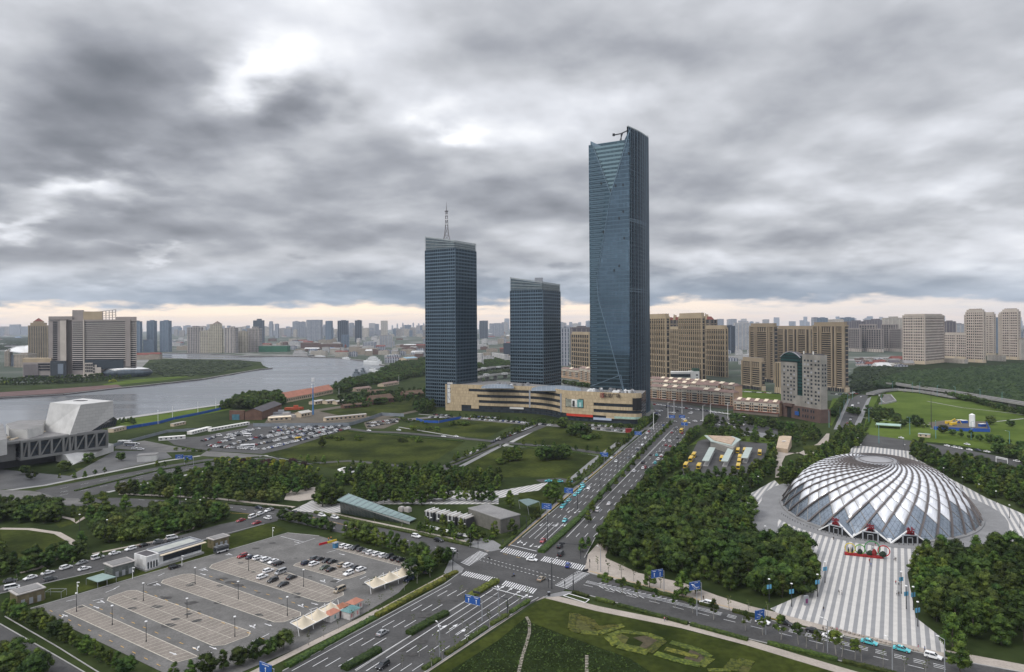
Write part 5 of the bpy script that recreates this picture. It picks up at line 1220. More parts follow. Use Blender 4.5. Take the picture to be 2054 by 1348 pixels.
# ---- peach terraces ----
GT='peach five storey terraces beside the crossing'
peach=mat('peach_render',(.42,.285,.19),.85,.12,.15,fine=.15); creamt=mat('cream_render',(.42,.38,.32),.85,.12,.15,fine=.15); tileroof=mat('brown_tile',(.19,.13,.11),.85,.2,.2); skyl=mat('pale_roof_panel',(.62,.53,.40),.7,.1,.2)
def terrace(lab,p0,p1,h,dp,shop=True,nb=8):
 A=G(*p0);B_=G(*p1); L=dist(A,B_); ux,uy=(B_[0]-A[0])/L,(B_[1]-A[1])/L; nx,ny=uy,-ux
 if ny>0: nx,ny=-nx,-ny
 a=atan2(uy,ux); t=thing('terrace_block',lab,'apartment block',A,group=GT)
 def fb(name,u0,u1,z0,z1,d0,d1,m):
  mo=(u0+u1)/2;md=(d0+d1)/2; mb=MB(); mb.box((A[0]+ux*mo+nx*md,A[1]+uy*mo+ny*md,z0),(u1-u0,abs(d1-d0),z1-z0),a); return mb.build(name,m,t)
 fb('wall',0,L,0,h,-dp,0,peach); bw=L/nb
 def T(u,v,z): return (A[0]+ux*u+nx*v,A[1]+uy*u+ny*v,z)
 mb=MB(); mb.idx([T(-.6,.9,h),T(L+.6,.9,h),T(L+.6,-dp-.6,h),T(-.6,-dp-.6,h),T(1,-dp*.45,h+3),T(L-1,-dp*.45,h+3)],[(0,1,5,4),(2,3,4,5),(1,2,5),(3,0,4)]); mb.build('roof',tileroof,t)
 fb('top_storey_band',-.1,L+.1,h-4,h-.1,0,.35,creamt);
 if shop: fb('shop_row',0,L,0,3.4,0,2.4,dkst); fb('awning',0,L,3.4,3.9,0,3.2,redroof)
 for i in range(nb):
  u=bw*(i+.5)
  for z in range(4,int(h)-3,3): fb('balcony',u-bw*.24,u+bw*.24,z,z+1.1,0,1.5,creamt); fb('window',u-bw*.22,u+bw*.22,z+1.1,z+2.5,0,.12,dglass)
  for s_ in(-.38,.38,):
   for z in range(4,int(h)-1,3): fb('window',u+s_*bw-.6,u+s_*bw+.6,z+.8,z+2.3,.1,.5,dglass)
  fb('stair_pier',u+bw*.48,u+bw*.52,3.4,h-4,0,.5,creamt)
  mb=MB(); c=T(u+bw*.1,-dp*.3,0); w=bw*.2; V=[T(u-w,.4-0,h+.6),T(u+w,.4,h+.6),T(u+w,-dp*.55,h+2.4+.6),T(u-w,-dp*.55,h+2.4+.6)]
  if R_.random()<.8: mb.beam(T(u,.0,h+1.2),T(u,-dp*.42,h+3.4),w*2,.5); mb.build('roof_panel',skyl,t)
terrace('front peach terrace facing the crossing',(1304,804),(1471,821),19,12)
terrace('second peach terrace behind the front one',(1308,793),(1440,803),19,11,False,7)
terrace('third peach terrace in from the crossing with pale roof panels',(1304,783),(1405,791),18,11,False,6)
terrace('brown gabled terrace end behind the front peach terrace',(1400,795),(1474,806),20,12,False,4)
terrace('low cream terrace left of the grey concrete tower',(1473,828),(1563,836),14,12,True,5)
terrace('white and pink terrace block just right of the middle glass tower',(1126,757),(1163,762),17,12,False,3)
terrace('pink terrace block under the blue roof left of the tallest tower',(1162,765),(1190,772),24,14,False,3)
# school like white building
t=thing('school_building','long white building with a green edged roof and ribbon windows behind the terraces','building',G(1320,757))
Y=YB(1360,764); mb=MB(); pb(mb,1320,1388,746,764,Y,22,yaw=-.08); mb.build('wall',whitew,t); mb=MB(); pb(mb,1322,1384,750,756,Y-1.5,3,yaw=-.08); mb.build('ribbon_window',dglass,t)
mb=MB(); pb(mb,1386,1403,745,765,Y-4,20); mb.build('wall',whitew,t); mb=MB(); pb(mb,1392,1403,739,746,Y,16); mb.build('roof_block',mat('green_roof',(.03,.07,.05),.8,.1,.2),t)
for q in (751,757.5): mb=MB(); pb(mb,1396,1400,q,q+2.6,Y-4.3,2); mb.build('window',dglass,t)
# ---- striped hotel by the river ----
Y0=YB(170,757); t=thing('hotel','wide brown hotel with horizontal white window bands, a central tower crown and tall side wings','hotel',G(98,757))
dw=mat('hotel_window',(.012,.014,.018),.2,.2,.1); shd=mat('sun_shade',(.42,.38,.35),.8,.06,.05)
def hp(name,x0,x1,yt,yb,dY,th,m,mt=1):
 mb=MB(); pb(mb,x0,x1,yt,yb,Y0+dY,th,0,0); return mb.build(name,m,t)
hp('wall',98,134,635,757,6,46,pinkgm); hp('wall',134,150,641,757,18,34,pinkgm); hp('wall',145,274,641,757,4,44,pinkgm)
hp('beige_panel',121,133,643,726,2,5,beigem); hp('wing_fascia',98,145,634.5,641,4,3,pinkgm)
for r_ in range(20):
 y=645+r_*3.95; hp('window',106,115,y,y+2.3,5.4,1.2,dw)
for r_ in range(20):
 y=645+r_*3.95; yb_=y+2.2
 hp('window_band',145.5,166,y,yb_,3.2,1.4,dw)
 if r_<20: hp('window_band',170,251,y,yb_,3.2,1.4,dw)
 hp('window_band',262.5,272,y,yb_,3.2,1.4,dw)
 hp('sun_shade',145,166,yb_,yb_+1.6,1.4,3,shd); hp('sun_shade',169,252,yb_,yb_+1.6,1.4,3,shd); hp('sun_shade',262,274,yb_,yb_+1.6,1.4,3,shd)
for r_ in (20,21,22,23,24): hp('window_band',145.5,166,645+r_*3.95,647.2+r_*3.95,3.2,1.4,dw); hp('window_band',262.5,272,645+r_*3.95,647.2+r_*3.95,3.2,1.4,dw)
hp('vertical_fin',167,169.5,641,757,-.5,5,beigem); hp('vertical_pier',252,262,641,735,-1,6,pinkgm); hp('fascia',145,274,641,645,1,4,pinkgm); hp('parapet_wing',232,274,635.5,642,6,4,pinkgm)
hp('dark_glass_base',170,248,722,740,0,4,mat('dark_teal_panel',(.03,.04,.05),.3,.1,.1))
hp('tower_crown',145,167,622,642,8,22,pinkgm)
n_=10; V=[]; Yc=Y0+8
for i in range(n_+1):
 u=i/n_; px=167+65*u; py=624.5+ (1.8*sin(u*pi)) -u*3.5; V.append((XAT(px,py,Yc),Yc,ZAT(px,py,Yc)))
mb=MB(); zb_=ZAT(200,642,Yc)
for i in range(6): mb.face([(V[i][0],Yc,zb_),(V[i+1][0],Yc,zb_),V[i+1],V[i]]); mb.face([V[i],V[i+1],(V[i+1][0],Yc+16,V[i+1][2]),(V[i][0],Yc+16,V[i][2])])
mb.build('curved_crown',tanm,t); mb=MB()
for i in range(6,n_+1): mb.beam((V[i][0],Yc,zb_),V[i],1.)
for k_ in range(5):
 for i in range(6,n_): mb.beam((V[i][0],Yc,zb_+(V[i][2]-zb_)*k_/4),(V[i+1][0],Yc,zb_+(V[i+1][2]-zb_)*k_/4),.8)
mb.build('open_lattice',pinkgm,t)
hp('stepped_entrance',170,186,728,752,-4,6,beigem); hp('stepped_entrance',186,194,732,752,-4,6,beigem); hp('stepped_entrance',194,203,737,752,-4,6,beigem); hp('entrance_canopy',146,205,752,757,-6,8,beigem)
for i in range(5):
 for j in range(3): hp('window',171+i*4,173.5+i*4,730+j*6+ (2 if i>3 else 0),734+j*6+(2 if i>3 else 0),-4.8,1,dw)
t=thing('podium','low grey and dark glass podium wing left of the striped hotel','building',G(46,757))
def hp2(name,x0,x1,yt,yb,dY,th,m):
 mb=MB(); pb(mb,x0,x1,yt,yb,Y0+dY,th,0,0); return mb.build(name,m,t)
hp2('wall',46,133,727,757,-6,40,pinkgm); hp2('roof_slab',45,103,719,727,-2,36,tanm); hp2('dark_glass_box',101,133,724,757,-9,12,mat('dark_panel',(.035,.042,.05),.3,.1,.1)); hp2('glass_screen',116,127,730,750,-10,2,bluegrey)
for y in (729,734.5,740): hp2('window_band',76,100,y,y+3,-7,2,dw)
hp2('louvre_wall',47,77,731,753,-8,3,mat('louvre_grey',(.13,.115,.115),.7,.1,.1)); hp2('ground_windows',50,98,753,756,-7,2,dw)
t=thing('saucer_hall','dark oval saucer shaped hall with a white roof in front of the striped hotel','hall',G(255,757)); Yc=YB(255,757)+22; Xc=XAT(255,750,Yc); rw=(XAT(305,750,Yc)-XAT(204,750,Yc))/2
mb=MB(); mb.lathe((Xc,Yc,0),[(.72*rw,0),(.92*rw,3.5),(rw,8),(.97*rw,12),(.86*rw,16)],32,0,1,.42); mb.build('shell',facade('saucer_glass',(.03,.035,.04),(.045,.06,.075),7,6,.9,.9,rough=.15,wr=.3),t,True)
mb=MB(); mb.lathe((Xc,Yc,0),[(.86*rw,16),(.6*rw,18.5),(.3*rw,20),(.01,20.4)],32,0,1,.42); mb.build('roof',white_metal,t,True)
# pointed tower left of the hotel
t,P,zt=tower('apartment_tower','beige stone tower with a small pointed gable left of the striped hotel',57,95,99,733,654,-27,fmat('grid_beige',(.30,.26,.20),(.03,.03,.035),5.2,3.4,.5,.55),pier=(8,1,1.4,.9,tanm),cap=(2,.6,tanm))
mb=MB(); mb.prism(inset(P,4),zt,zt+9,0,1); mb.build('stepped_top',[tanm,roofg],t); mb=MB(); mb.prism(inset(P,9),zt+9,zt+13); mb.build('stepped_top',tanm,t)
q=inset(P,10); cx=sum(p[0] for p in q)/4;cy=sum(p[1] for p in q)/4; mb=MB(); mb.idx([(p[0],p[1],zt+13) for p in q]+[(cx,cy,zt+22)],[(0,1,4),(1,2,4),(2,3,4),(3,0,4)]); mb.build('pointed_roof',redroof,t)
t=thing('exhibition_hall','white winged roof hall behind the pointed tower at far left','hall',G(10,735)); Y=YB(20,735); mb=MB()
V=[(XAT(9,703,Y),Y,ZAT(9,703,Y)),(XAT(33,695,Y+40),Y+40,ZAT(33,694,Y+40)),(XAT(60,693,Y+90),Y+90,ZAT(60,692,Y+90)),(XAT(60,709,Y+20),Y+20,ZAT(60,709,Y+20))]
mb.face(V); mb.face([(v[0],v[1],v[2]-2) for v in V[::-1]]);
for i in range(4): mb.face([V[i],(V[i][0],V[i][1],V[i][2]-2),(V[(i+1)%4][0],V[(i+1)%4][1],V[(i+1)%4][2]-2),V[(i+1)%4]])
mb.build('winged_roof',white_metal,t); mb=MB(); mb.prism([(XAT(18,720,Y+10),Y+10),(XAT(60,720,Y+24),Y+24),(XAT(62,720,Y+70),Y+70),(XAT(28,720,Y+60),Y+60)],0,ZAT(40,712,Y)); mb.build('wall',bluegrey,t)
farb('grey villa block with arched gables and red roofs at the left edge',6,18,704,735,'lowtan',2,30,name='villa_block'); farb('dark red roofed building below the winged hall',27,58,711,737,'lowtan',2,30,name='villa_block')
lowb(289,721,62,20,15,0,1,1,True,'cream riverside building with red roofs and arches right of the striped hotel',None,'riverside_building'); lowb(312,721,34,18,17,0,1,1,True,'cream riverside pavilion end with a red roof',None,'riverside_building')
# ---- museum with the leaning concrete volume ----
mus=mat('museum_concrete',(.46,.455,.44),.8,.12,.12,fine=.12); musg=mat('museum_frame',(.17,.17,.165),.8,.08,.2)
m_,k,b=newmat('museum_panels'); g=k.n('ShaderNodeNewGeometry'); br=k.n('ShaderNodeTexBrick',{'Vector':k.n('ShaderNodeUVMap').outputs[0],'Color1':(.46,.45,.43,1),'Color2':(.41,.40,.385,1),'Mortar':(.26,.26,.25,1),'Scale':1.,'Mortar Size':.07,'Brick Width':5.,'Row Height':2.4}); nz=k.n('ShaderNodeTexNoise',{'Vector':g.outputs['Position'],'Scale':.12,'Detail':5.})
k.nt.links.new(br.outputs[0],b.inputs['Base Color']); b.inputs['Roughness'].default_value=.85; muspan=m_
t=thing('museum','grey concrete museum with a raised truss gallery and a leaning concrete volume on top','museum',G(140,925))
def Z3(px,py,z): return (*G(px,py,z),z)
# raised gallery bar
F0=Z3(42,885,20);F1=Z3(216,863,20); ux,uy=F1[0]-F0[0],F1[1]-F0[1]; L=hypot(ux,uy); ux/=L;uy/=L; nx,ny=uy,-ux
if ny>0: nx,ny=-nx,-ny
a=atan2(uy,ux)
def mbx(name,u0,u1,z0,z1,d0,d1,m):
 mb=MB(); mo=(u0+u1)/2;md=(d0+d1)/2; mb.box((F0[0]+ux*mo+nx*md,F0[1]+uy*mo+ny*md,z0),(u1-u0,abs(d1-d0),z1-z0),a); return mb.build(name,m,t)
mbx('gallery_glazing',0,L,7.5,19,-22,-1.6,dglass); mbx('roof_slab',-.3,L+.3,18.6,20,-40,0,musg); mbx('floor_slab',-.3,L+.3,6.2,8,-30,0,musg); mbx('roof_deck',0,L-4,20,20.4,-38,-1.5,roofg); mbx('end_wall',L-1.,L,8,18.6,-20,0,musg)
bays=[46,60,76,92,107,117,127,141,155,170,0]
us=[];
for px in (44,57,74.5,91,107,118,128.5,142,156.5,171.5,186,201,216):
 k_=(px-1027)/F; s_=(k_*F0[1]-F0[0])/(ux-k_*uy); us.append(s_)
px_b=[44,58.5,80,104,127.5,140.5,152,173,194,215.5]; us=[]
for px in px_b:
 k_=lv(px,870)[0]/F; us.append((k_*F0[1]-F0[0])/(ux-k_*uy))
for u in us: mbx('truss_post',u-.7,u+.7,8,18.6,-1.5,0,musg)
for u0,u1 in zip(us,us[1:]):
 mb=MB(); p=lambda u,z:(F0[0]+ux*u+nx*-.6,F0[1]+uy*u+ny*-.6,z); mb.beam(p(u0+.9,8.2),p(u1-.9,18.4),1.1,.7); mb.build('truss_diagonal',musg,t)
mbx('gallery_front_left',-26,-1,6.2,19.5,-30,-6,musg); mbx('left_wing_glazing',-40,-16,8,18,-28,-2,dglass);
for u in (-40,-30,-16): mbx('truss_post',u-.7,u+.7,7,19.5,-4,-.8,musg)
mbx('roof_slab',-60,0,18.6,20.2,-46,-1,musg)
mbx('undercroft_wall',-40,us[4],0,6.2,-28,-14,mat('dark_undercroft',(.05,.05,.052),.8,.1,.2))
mb=MB(); V=[Z3(131,913,6.2),Z3(228,893,6.2)];
A0=G(145,933);A1=G(228,906); top0=V[0][:2];top1=(A1[0],A1[1]); n3=[A1[0]+nx*-26,A1[1]+ny*-26]; n2=[A0[0]+nx*-26,A0[1]+ny*-26]
mb.face([(*A0,0),(*A1,0),(*A1,6.2),(*top0,6.2)],0,[(0,0),(40,0),(40,6),(0,6)]); mb.face([(*A1,0),(n3[0],n3[1],0),(n3[0],n3[1],6.2),(*A1,6.2)]); mb.face([(n2[0],n2[1],0),(*A0,0),(*top0,6.2),(n2[0],n2[1],6.2)]); mb.face([(*top0,6.2),(*A1,6.2),(n3[0],n3[1],6.2),(n2[0],n2[1],6.2)])
mb.build('lower_block',mus,t)
# leaning volume
T1,T2,T3,T4=Z3(100.5,808,42),Z3(162,811.5,42),Z3(227,804,42),Z3(166,799,42)
B1,B2,B3=Z3(87.5,865,20),Z3(140,872.5,20),Z3(181,866,20); q=lv(227,836)[0]; BR=(T3[0],T3[1],ZAT(227,836,T3[1])); B4=(T3[0]-6,T3[1]+14,20.4); B5=(T4[0]-8,T4[1]+10,20.4)
mb=MB()
mb.face([B1,B2,T2,T1],1);
LL=dist(B2[:2],T3[:2]); mb.face([B2,B3,BR,T3,T2],0,[(0,20),(dist(B2[:2],B3[:2]),20),(LL,BR[2]),(LL,42),(dist(B2[:2],T2[:2]),42)])
mb.face([T1,T2,T3,T4],1); mb.face([BR,(T3[0]-4,T3[1]+12,26),T4,T3],1); mb.face([B5,B1,T1,T4],1); mb.face([B3,(T3[0]-4,T3[1]+12,26),BR],2); mb.face([B3,B4,(T3[0]-4,T3[1]+12,26)],2)
mb.build('leaning_volume',[muspan,mus,dglass],t)
mbx('glazed_corner',us[-1]-16,us[-1]-3,20,27,-16,-5,dglass)
mb=MB(); c=[(T1[0]*.3+T3[0]*.25+T2[0]*.1+T4[0]*.35),(T1[1]*.3+T3[1]*.25+T2[1]*.1+T4[1]*.35)]; mb.box((c[0],c[1],42),(9,4.5,.4),-.1); mb.build('roof_light',roofd,t)
def rc(z0,pts,zt_,name,m):
 mb=MB(); mb.prism([G(x,y,zt_) for x,y in pts],z0,zt_,0,1); mb.build(name,[m,roofg],t)
rc(20,[(12,850),(40,843),(92,842),(86,853),(55,862),(20,860)],27,'rooftop_pavilion',mus); rc(20,[(-40,852),(6,850),(14,880),(-40,890)],30,'leaning_stub',mus)
for (a_,b_,h_) in (((12,880),(80,862),1.2),((20,883),(90,866),.8)):
 p=Z3(*a_,20.4);q=Z3(*b_,20.4); mb=MB(); mb.beam(p,q,1.4,h_*2); mb.build('roof_rail',skyl,t)
x,y=G(292,926); pv_=thing('pavilion','low white stone cube pavilion on the lawn right of the museum','pavilion',(x,y,.2)); mb=MB(); mb.box((x,y+3,.2),(13,9,4.6),.35); mb.build('wall',mus,pv_); mb=MB(); mb.box((x,y+3,4.8),(13.4,9.4,.3),.35); mb.build('roof',roofg,pv_)
# =============== SHELL STATION ===============
RA,RBb=47.3,64.; R0=.215; ZT=25.; NR=36; K=19; HS=-radians(29.4); CH_,SH_=cos(HS),sin(HS)
def RL(x,y): return (DC[0]+x*CH_-y*SH_,DC[1]+x*SH_+y*CH_)
def phi(x,y): dx,dy=x-DC[0],y-DC[1]; return atan2((dx*CH_+dy*SH_)/RA,(-dx*SH_+dy*CH_)/RBb)
st=thing('shell_station','white spiral ribbed glass shell dome of the station with a round skylight on top','station',(DC[0],DC[1],.2))
def sp(rn,ph,off=0.):
 z=ZT*(1-rn**3.3)
 # outward normal approx
 nr=ZT*3.3*rn**2.3/56.; l=sqrt(nr*nr+1);
 x=(RA*rn+off*nr/l)*sin(ph); y=(RBb*rn+off*nr/l)*cos(ph)
 return (*RL(x,y),max(.25,.25+z+off/l))
AL=2*pi/NR
def rk(k_): return R0**(1-k_/K)
PH0=.05
cush=paint('roof_cushion_white',(.62,.63,.65),.35); _b=cush.node_tree.nodes['Principled BSDF']; _b.inputs['Roughness'].default_value=.3; _b.inputs['Coat Weight'].default_value=.15
shg,k,b=newmat('shell_glass'); uv=k.n('ShaderNodeUVMap'); s=k.n('ShaderNodeSeparateXYZ',{0:uv.outputs[0]})
l1=k.m('LESS_THAN',k.m('FRACT',k.m('MULTIPLY',s.outputs[0],3.)),.07); l2=k.m('LESS_THAN',k.m('FRACT',k.m('MULTIPLY',s.outputs[1],3.)),.07); l3=k.m('LESS_THAN',k.m('FRACT',k.m('MULTIPLY',k.m('ADD',s.outputs[0],s.outputs[1]),1.5)),.03)
w=k.m('MAXIMUM',k.m('MAXIMUM',l1,l2),l3); k.nt.links.new(k.mix(w,(.19,.225,.265),(.06,.065,.075)),b.inputs['Base Color']); b.inputs['Metallic'].default_value=.5; b.inputs['Roughness'].default_value=.16
ribm=mat('shell_rib',(.11,.095,.09),.45,.12,.3,metal=.3); ribl=mat('shell_rib_thin',(.30,.28,.26),.5,.1,.3)
rows={}
small=MB(); cand=[]
def cell(k_,m):
 # rhombic cell with corners at rows k_,k_+1,k_+2 on azimuth m*AL/2
 ph=PH0+m*AL/2
 A_=(rk(k_),ph);B_=(rk(k_+1),ph+AL/2);C_=(rk(min(k_+2,K)),ph);D_=(rk(k_+1),ph-AL/2)
 return A_,B_,C_,D_
def cellmesh(mb,A_,B_,C_,D_,bulge,n_=4,tri=False):
 # bilinear in (log r, phi)
 la,lb,lc,ld=[(log(q[0]),q[1]) for q in (A_,B_,C_,D_)]
 vs=[];g=.022
 for i in range(n_+1):
  for j in range(n_+1):
   u=g+(1-2*g)*i/n_; v=g+(1-2*g)*j/n_
   lr=la[0]*(1-u)*(1-v)+lb[0]*u*(1-v)+lc[0]*u*v+ld[0]*(1-u)*v; ph=la[1]*(1-u)*(1-v)+lb[1]*u*(1-v)+lc[1]*u*v+ld[1]*(1-u)*v
   vs.append(sp(exp(lr),ph,bulge*(sin(pi*i/n_)*sin(pi*j/n_))**.6))
 for i in range(n_):
  for j in range(n_):
   q=[i*(n_+1)+j,(i+1)*(n_+1)+j,(i+1)*(n_+1)+j+1,i*(n_+1)+j+1]
   mb.face([vs[w_] for w_ in q[::-1]],0,[((i+a_)/n_,(j+b_)/n_) for a_,b_ in ((0,1),(1,1),(1,0),(0,0))])
parts=[]
for k_ in range(K-1):
 for m in range(k_%2,2*NR,2):
  A_,B_,C_,D_=cell(k_,m); ph=A_[1]; front=-cos(ph)
  glass= k_>=K-2 or (k_==K-3 and (m//2)%3==0)
  sz=rk(k_+1)*(.35+.65*max(0,front+.3))
  parts.append((sz,k_,m,glass,A_,B_,C_,D_))
parts.sort(key=lambda q:-q[0]); nc=ng=0; rest=MB(); restg=MB()
for sz,k_,m,gl_,A_,B_,C_,D_ in parts:
 bl=.05 if gl_ else min(1.3,1.15*rk(k_+1)+.12)
 if gl_:
  if ng<95: mb=MB(); cellmesh(mb,A_,B_,C_,D_,bl,2); mb.build('glass_panel',shg,st); ng+=1
  else: cellmesh(restg,A_,B_,C_,D_,bl,2)
 else:
  if nc<95: mb=MB(); cellmesh(mb,A_,B_,C_,D_,bl,5); mb.build('roof_cushion',cush,st,True); nc+=1
  else: cellmesh(rest,A_,B_,C_,D_,bl,4 if k_>3 else 2)
o=rest.build('roof_cushion',cush,st,True); o['kind']='stuff'; o=restg.build('glass_panel',shg,st); o['kind']='stuff'
# bottom half cells
low_=MB()
for m in range((K-1)%2,2*NR,2):
 ph=PH0+m*AL/2; a_=sp(rk(K-1),ph,.02); b_=sp(1.,ph+AL/2,.02);c_=sp(1.,ph-AL/2,.02); low_.face([a_,b_,c_],0,[(0,0),(1,0),(0,1)])
o=low_.build('skirt_glass',shg,st); o['kind']='stuff'
# dark inner lining so nothing shows through the joints
mb=MB(); n1,n2=10,48; vs=[sp(R0+(1-R0)*i/n1,2*pi*j/n2,-.5) for i in range(n1+1) for j in range(n2)]
mb.idx(vs,[(i*n2+(j+1)%n2,i*n2+j,(i+1)*n2+j,(i+1)*n2+(j+1)%n2) for i in range(n1) for j in range(n2)]); mb.build('inner_lining',mat('shell_steel',(.10,.09,.085),.6,.1,.2),st,True)
def rib(sign,i,w,h,name,m,steps=44,off0=0.):
 mb=MB(); prev=None; vs=[];
 pts=[]
 for q in range(steps+1):
  kk=K*q/steps; pts.append((rk(kk),PH0+i*AL+sign*kk*AL/2))
 P=[Vector(sp(r,p,0)) for r,p in pts]; Po=[Vector(sp(r,p,h)) for r,p in pts]
 for q in range(steps+1):
  a_=P[max(0,q-1)];b_=P[min(steps,q+1)]; d=(b_-a_).normalized(); n_=(Po[q]-P[q]).normalized(); s_=d.cross(n_).normalized()*w/2*(.22+.78*pts[q][0])
  vs+= [tuple(P[q]-s_),tuple(P[q]+s_),tuple(Po[q]+s_),tuple(Po[q]-s_)]
 fs=[]
 for q in range(steps):
  for j in range(4): fs.append((q*4+j,q*4+(j+1)%4,(q+1)*4+(j+1)%4,(q+1)*4+j))
 mb.idx(vs,fs); mb.build(name,m,st)
RS=1
for i in range(NR):
 rib(RS,i,.85,.75,'spiral_rib',ribm)
 rib(-RS,i,.16,.14,'cross_rib',ribl)
# top ring and skylight
mb=MB(); mb.lathe((DC[0],DC[1],ZT-1.7),[(11.4,0),(11.8,1.4),(11.4,2.2),(10.2,2.3),(10.,1.6)],48,0,1,1.25,HS); mb.build('top_ring',metal_grey,st,True)
mb=MB(); mb.lathe((DC[0],DC[1],ZT-.7),[(10.2,.8),(7,1.1),(.05,1.3)],48,0,1,1.25,HS); mb.build('skylight_disc',mat('skylight',(.27,.265,.27),.35,.1,.2),st,True)
mb=MB(); mb.lathe((DC[0],DC[1],ZT+.65),[(8.2,0),(8.5,.3),(8.2,.4)],24,0,1,1.25,HS); mb.build('inner_ring',ribm,st)
# concrete base rim
mb=MB(); mb.lathe((DC[0],DC[1],.2),[(RA+.2,0),(RA+1.2,0),(RA+1.0,.7),(RA-.3,.9)],72,0,1,RBb/RA,HS); mb.build('base_rim',paving_grey,st)
# three entrances with red characters
ent_frame=mat('entrance_frame',(.42,.44,.47),.4,.06,.4,metal=.3); red_letters=mat('red_letters',(.16,.01,.016),.5,.1,1.)
for ch,px,py in (('滨',1666,1081),('海',1745,1091),('站',1824,1092)):
 x,y=G(px,py); ph=phi(x,y); bx,by,_=sp(1.,ph)
 nx,ny=sin(ph)/RA,cos(ph)/RBb; nx,ny=nx*CH_-ny*SH_,nx*SH_+ny*CH_; l=hypot(nx,ny); nx/=l;ny/=l; ux,uy=-ny,nx
 if ux<0: ux,uy=-ux,-uy
 def T(u,v,z): return (bx+ux*u+nx*v,by+uy*u+ny*v,z+.25)
 W_=8.2;H_=5.8
 mb=MB(); V=[T(-W_,2.2,0),T(W_,2.2,0),T(0,1.2,H_),T(-W_*.7,-6,0),T(W_*.7,-6,0),T(0,-8,H_+1.4)]
 mb.idx(V,[(0,1,2)],1); mb.idx(V,[(1,4,5,2),(3,0,2,5)],0); mb.build('porch',[shg,black],st)  # black front face painted in for the shade inside the porch
 mb=MB();
 for a_,b_ in ((V[0],V[2]),(V[1],V[2])):
  p=Vector(a_)+Vector((nx*.5,ny*.5,0)); q=Vector(b_)+Vector((nx*.5,ny*.5,.2)); mb.beam(p,q,.7,.5)
 mb.build('porch_edge',white_metal,st)
 for s_ in(-1,1): mb=MB(); mb.beam(T(s_*3.1,2.6,0),T(s_*3.1,2.6,3.8),.45); mb.build('porch_post',ent_frame,st)
 mb=MB(); mb.beam(T(-3.4,2.6,3.8),T(3.4,2.6,3.8),.6,.5); mb.build('porch_beam',ent_frame,st)
 for s_ in (-1,1): mb=MB(); mb.beam(T(s_*1.1,2.4,0),T(s_*1.1,2.4,2.6),.25); mb.build('door_frame',ent_frame,st)
 mb=MB(); mb.beam(T(-1.2,2.4,2.6),T(1.2,2.4,2.6),.25); mb.build('door_frame',ent_frame,st)
 text3d('red_character',ch,3.6,T(0,2.9,5.6),atan2(uy,ux),red_letters,st,.25,bold=.02)
# triangular white feet between the porches
for px,py in ((1705,1089),(1786,1096)):
 x,y=G(px,py); ph=phi(x,y); a_=sp(.99,ph,.6);
 mb=MB(); mb.cyl((a_[0],a_[1],.25),(a_[0],a_[1],1.2),2.2,1.4,6); mb.build('white_foot',white_metal,st)
# welcome display: rings and red base
d0=G(1694,1113); d1=G(1768,1121); L=dist(d0,d1); ux,uy=(d1[0]-d0[0])/L,(d1[1]-d0[1])/L; a=atan2(uy,ux)
ds=thing('flower_display','display of four coloured rings on a red planted base in front of the station','display',d0)
def DT(u,z,v=0): return (d0[0]+ux*u-uy*v,d0[1]+uy*u+ux*v,z+.25)
mb=MB(); mb.prism([DT(0,0,-.9)[:2],DT(L,0,-.9)[:2],DT(L+1,0,.2)[:2],DT(L,0,.9)[:2],DT(0,0,.9)[:2]],.25,1.2); mb.build('red_base',mat('red_planting',(.26,.02,.02),.8,.3,2.),ds)
for u,r,cname,cc_ in ((2.2,2.,'yellow_ring',(.55,.42,.05)),(6.,1.9,'green_ring',(.10,.28,.03)),(10.6,2.9,'green_ring',(.04,.20,.06)),(15.,2.2,'red_ring',(.42,.02,.02))):
 m_=mat(cname+str(u),cc_,.6,.1,2.); mb=MB()
 for q in range(28):
  a0=6.283*q/28;a1=6.283*(q+1)/28; mb.beam(DT(u+r*cos(a0),1.+r+r*sin(a0)),DT(u+r*cos(a1),1.+r+r*sin(a1)),.32,.32)
 mb.build(cname,m_,ds)
dm=mat('dark_green_planting',(.02,.03,.018),.9,.3,2.)
for u,h,w_,m_ in ((1.5,2.4,.5,dm),(2.2,3.,.5,creamw),(3.,2.5,.6,dm),(6.,2.2,1.6,dm),(9.8,2.0,2.2,dm),(11.4,2.8,1.6,mat('red_figure',(.2,.02,.02),.8,.2,2.)),(14.6,2.2,2.2,dm)):
 mb=MB(); c=DT(u,0); mb.lathe(c,[(w_*.6,.8),(w_*.75,1.2+h*.3),(w_*.4,1.+h*.8),(.05,1+h)],7,0,1,.6); mb.build('planted_figure',m_,ds)
# bollards round the front
def mkbol():
 t=thing('bollard','bollard','bollard'); mb=MB(); mb.cyl((0,0,0),(0,0,.9),.11,.11,6); mb.build('post',dark_metal,t); mb=MB(); mb.lathe((0,0,.9),[(.13,0),(.12,.1),(.02,.16)],6); mb.build('cap',metal_grey,t); return t
BO=Proto(mkbol)
for q in range(44):
 ph=pi+.15+(-.8+1.6*q/43); BO.put(*RL((RA+5)*sin(ph),(RBb+5)*cos(ph)),.25,0,'dark bollard in the arc of bollards before the station entrances','bollards in front of the station')
# =============== ROAD MARKINGS ===============
def mark(name,items,m,label=None):
 mb=MB()
 for it in items: mb.strip(it[0],it[1],it[2],RZ+.10 if len(it)<4 else it[3])
 return tag(mb.build(name,m),kind='structure')
def dashes(p0,p1,L=4,gap=6,w=.22,start=0.):
 D=dist(p0,p1); out=[];d=start
 while d<D-1:
  a=lerp(p0,p1,d/D); b_=lerp(p0,p1,min(1,(d+L)/D)); out.append((a,b_,w)); d+=L+gap
 return out
M=[]
def W(*p): return [G(*q) for q in p]
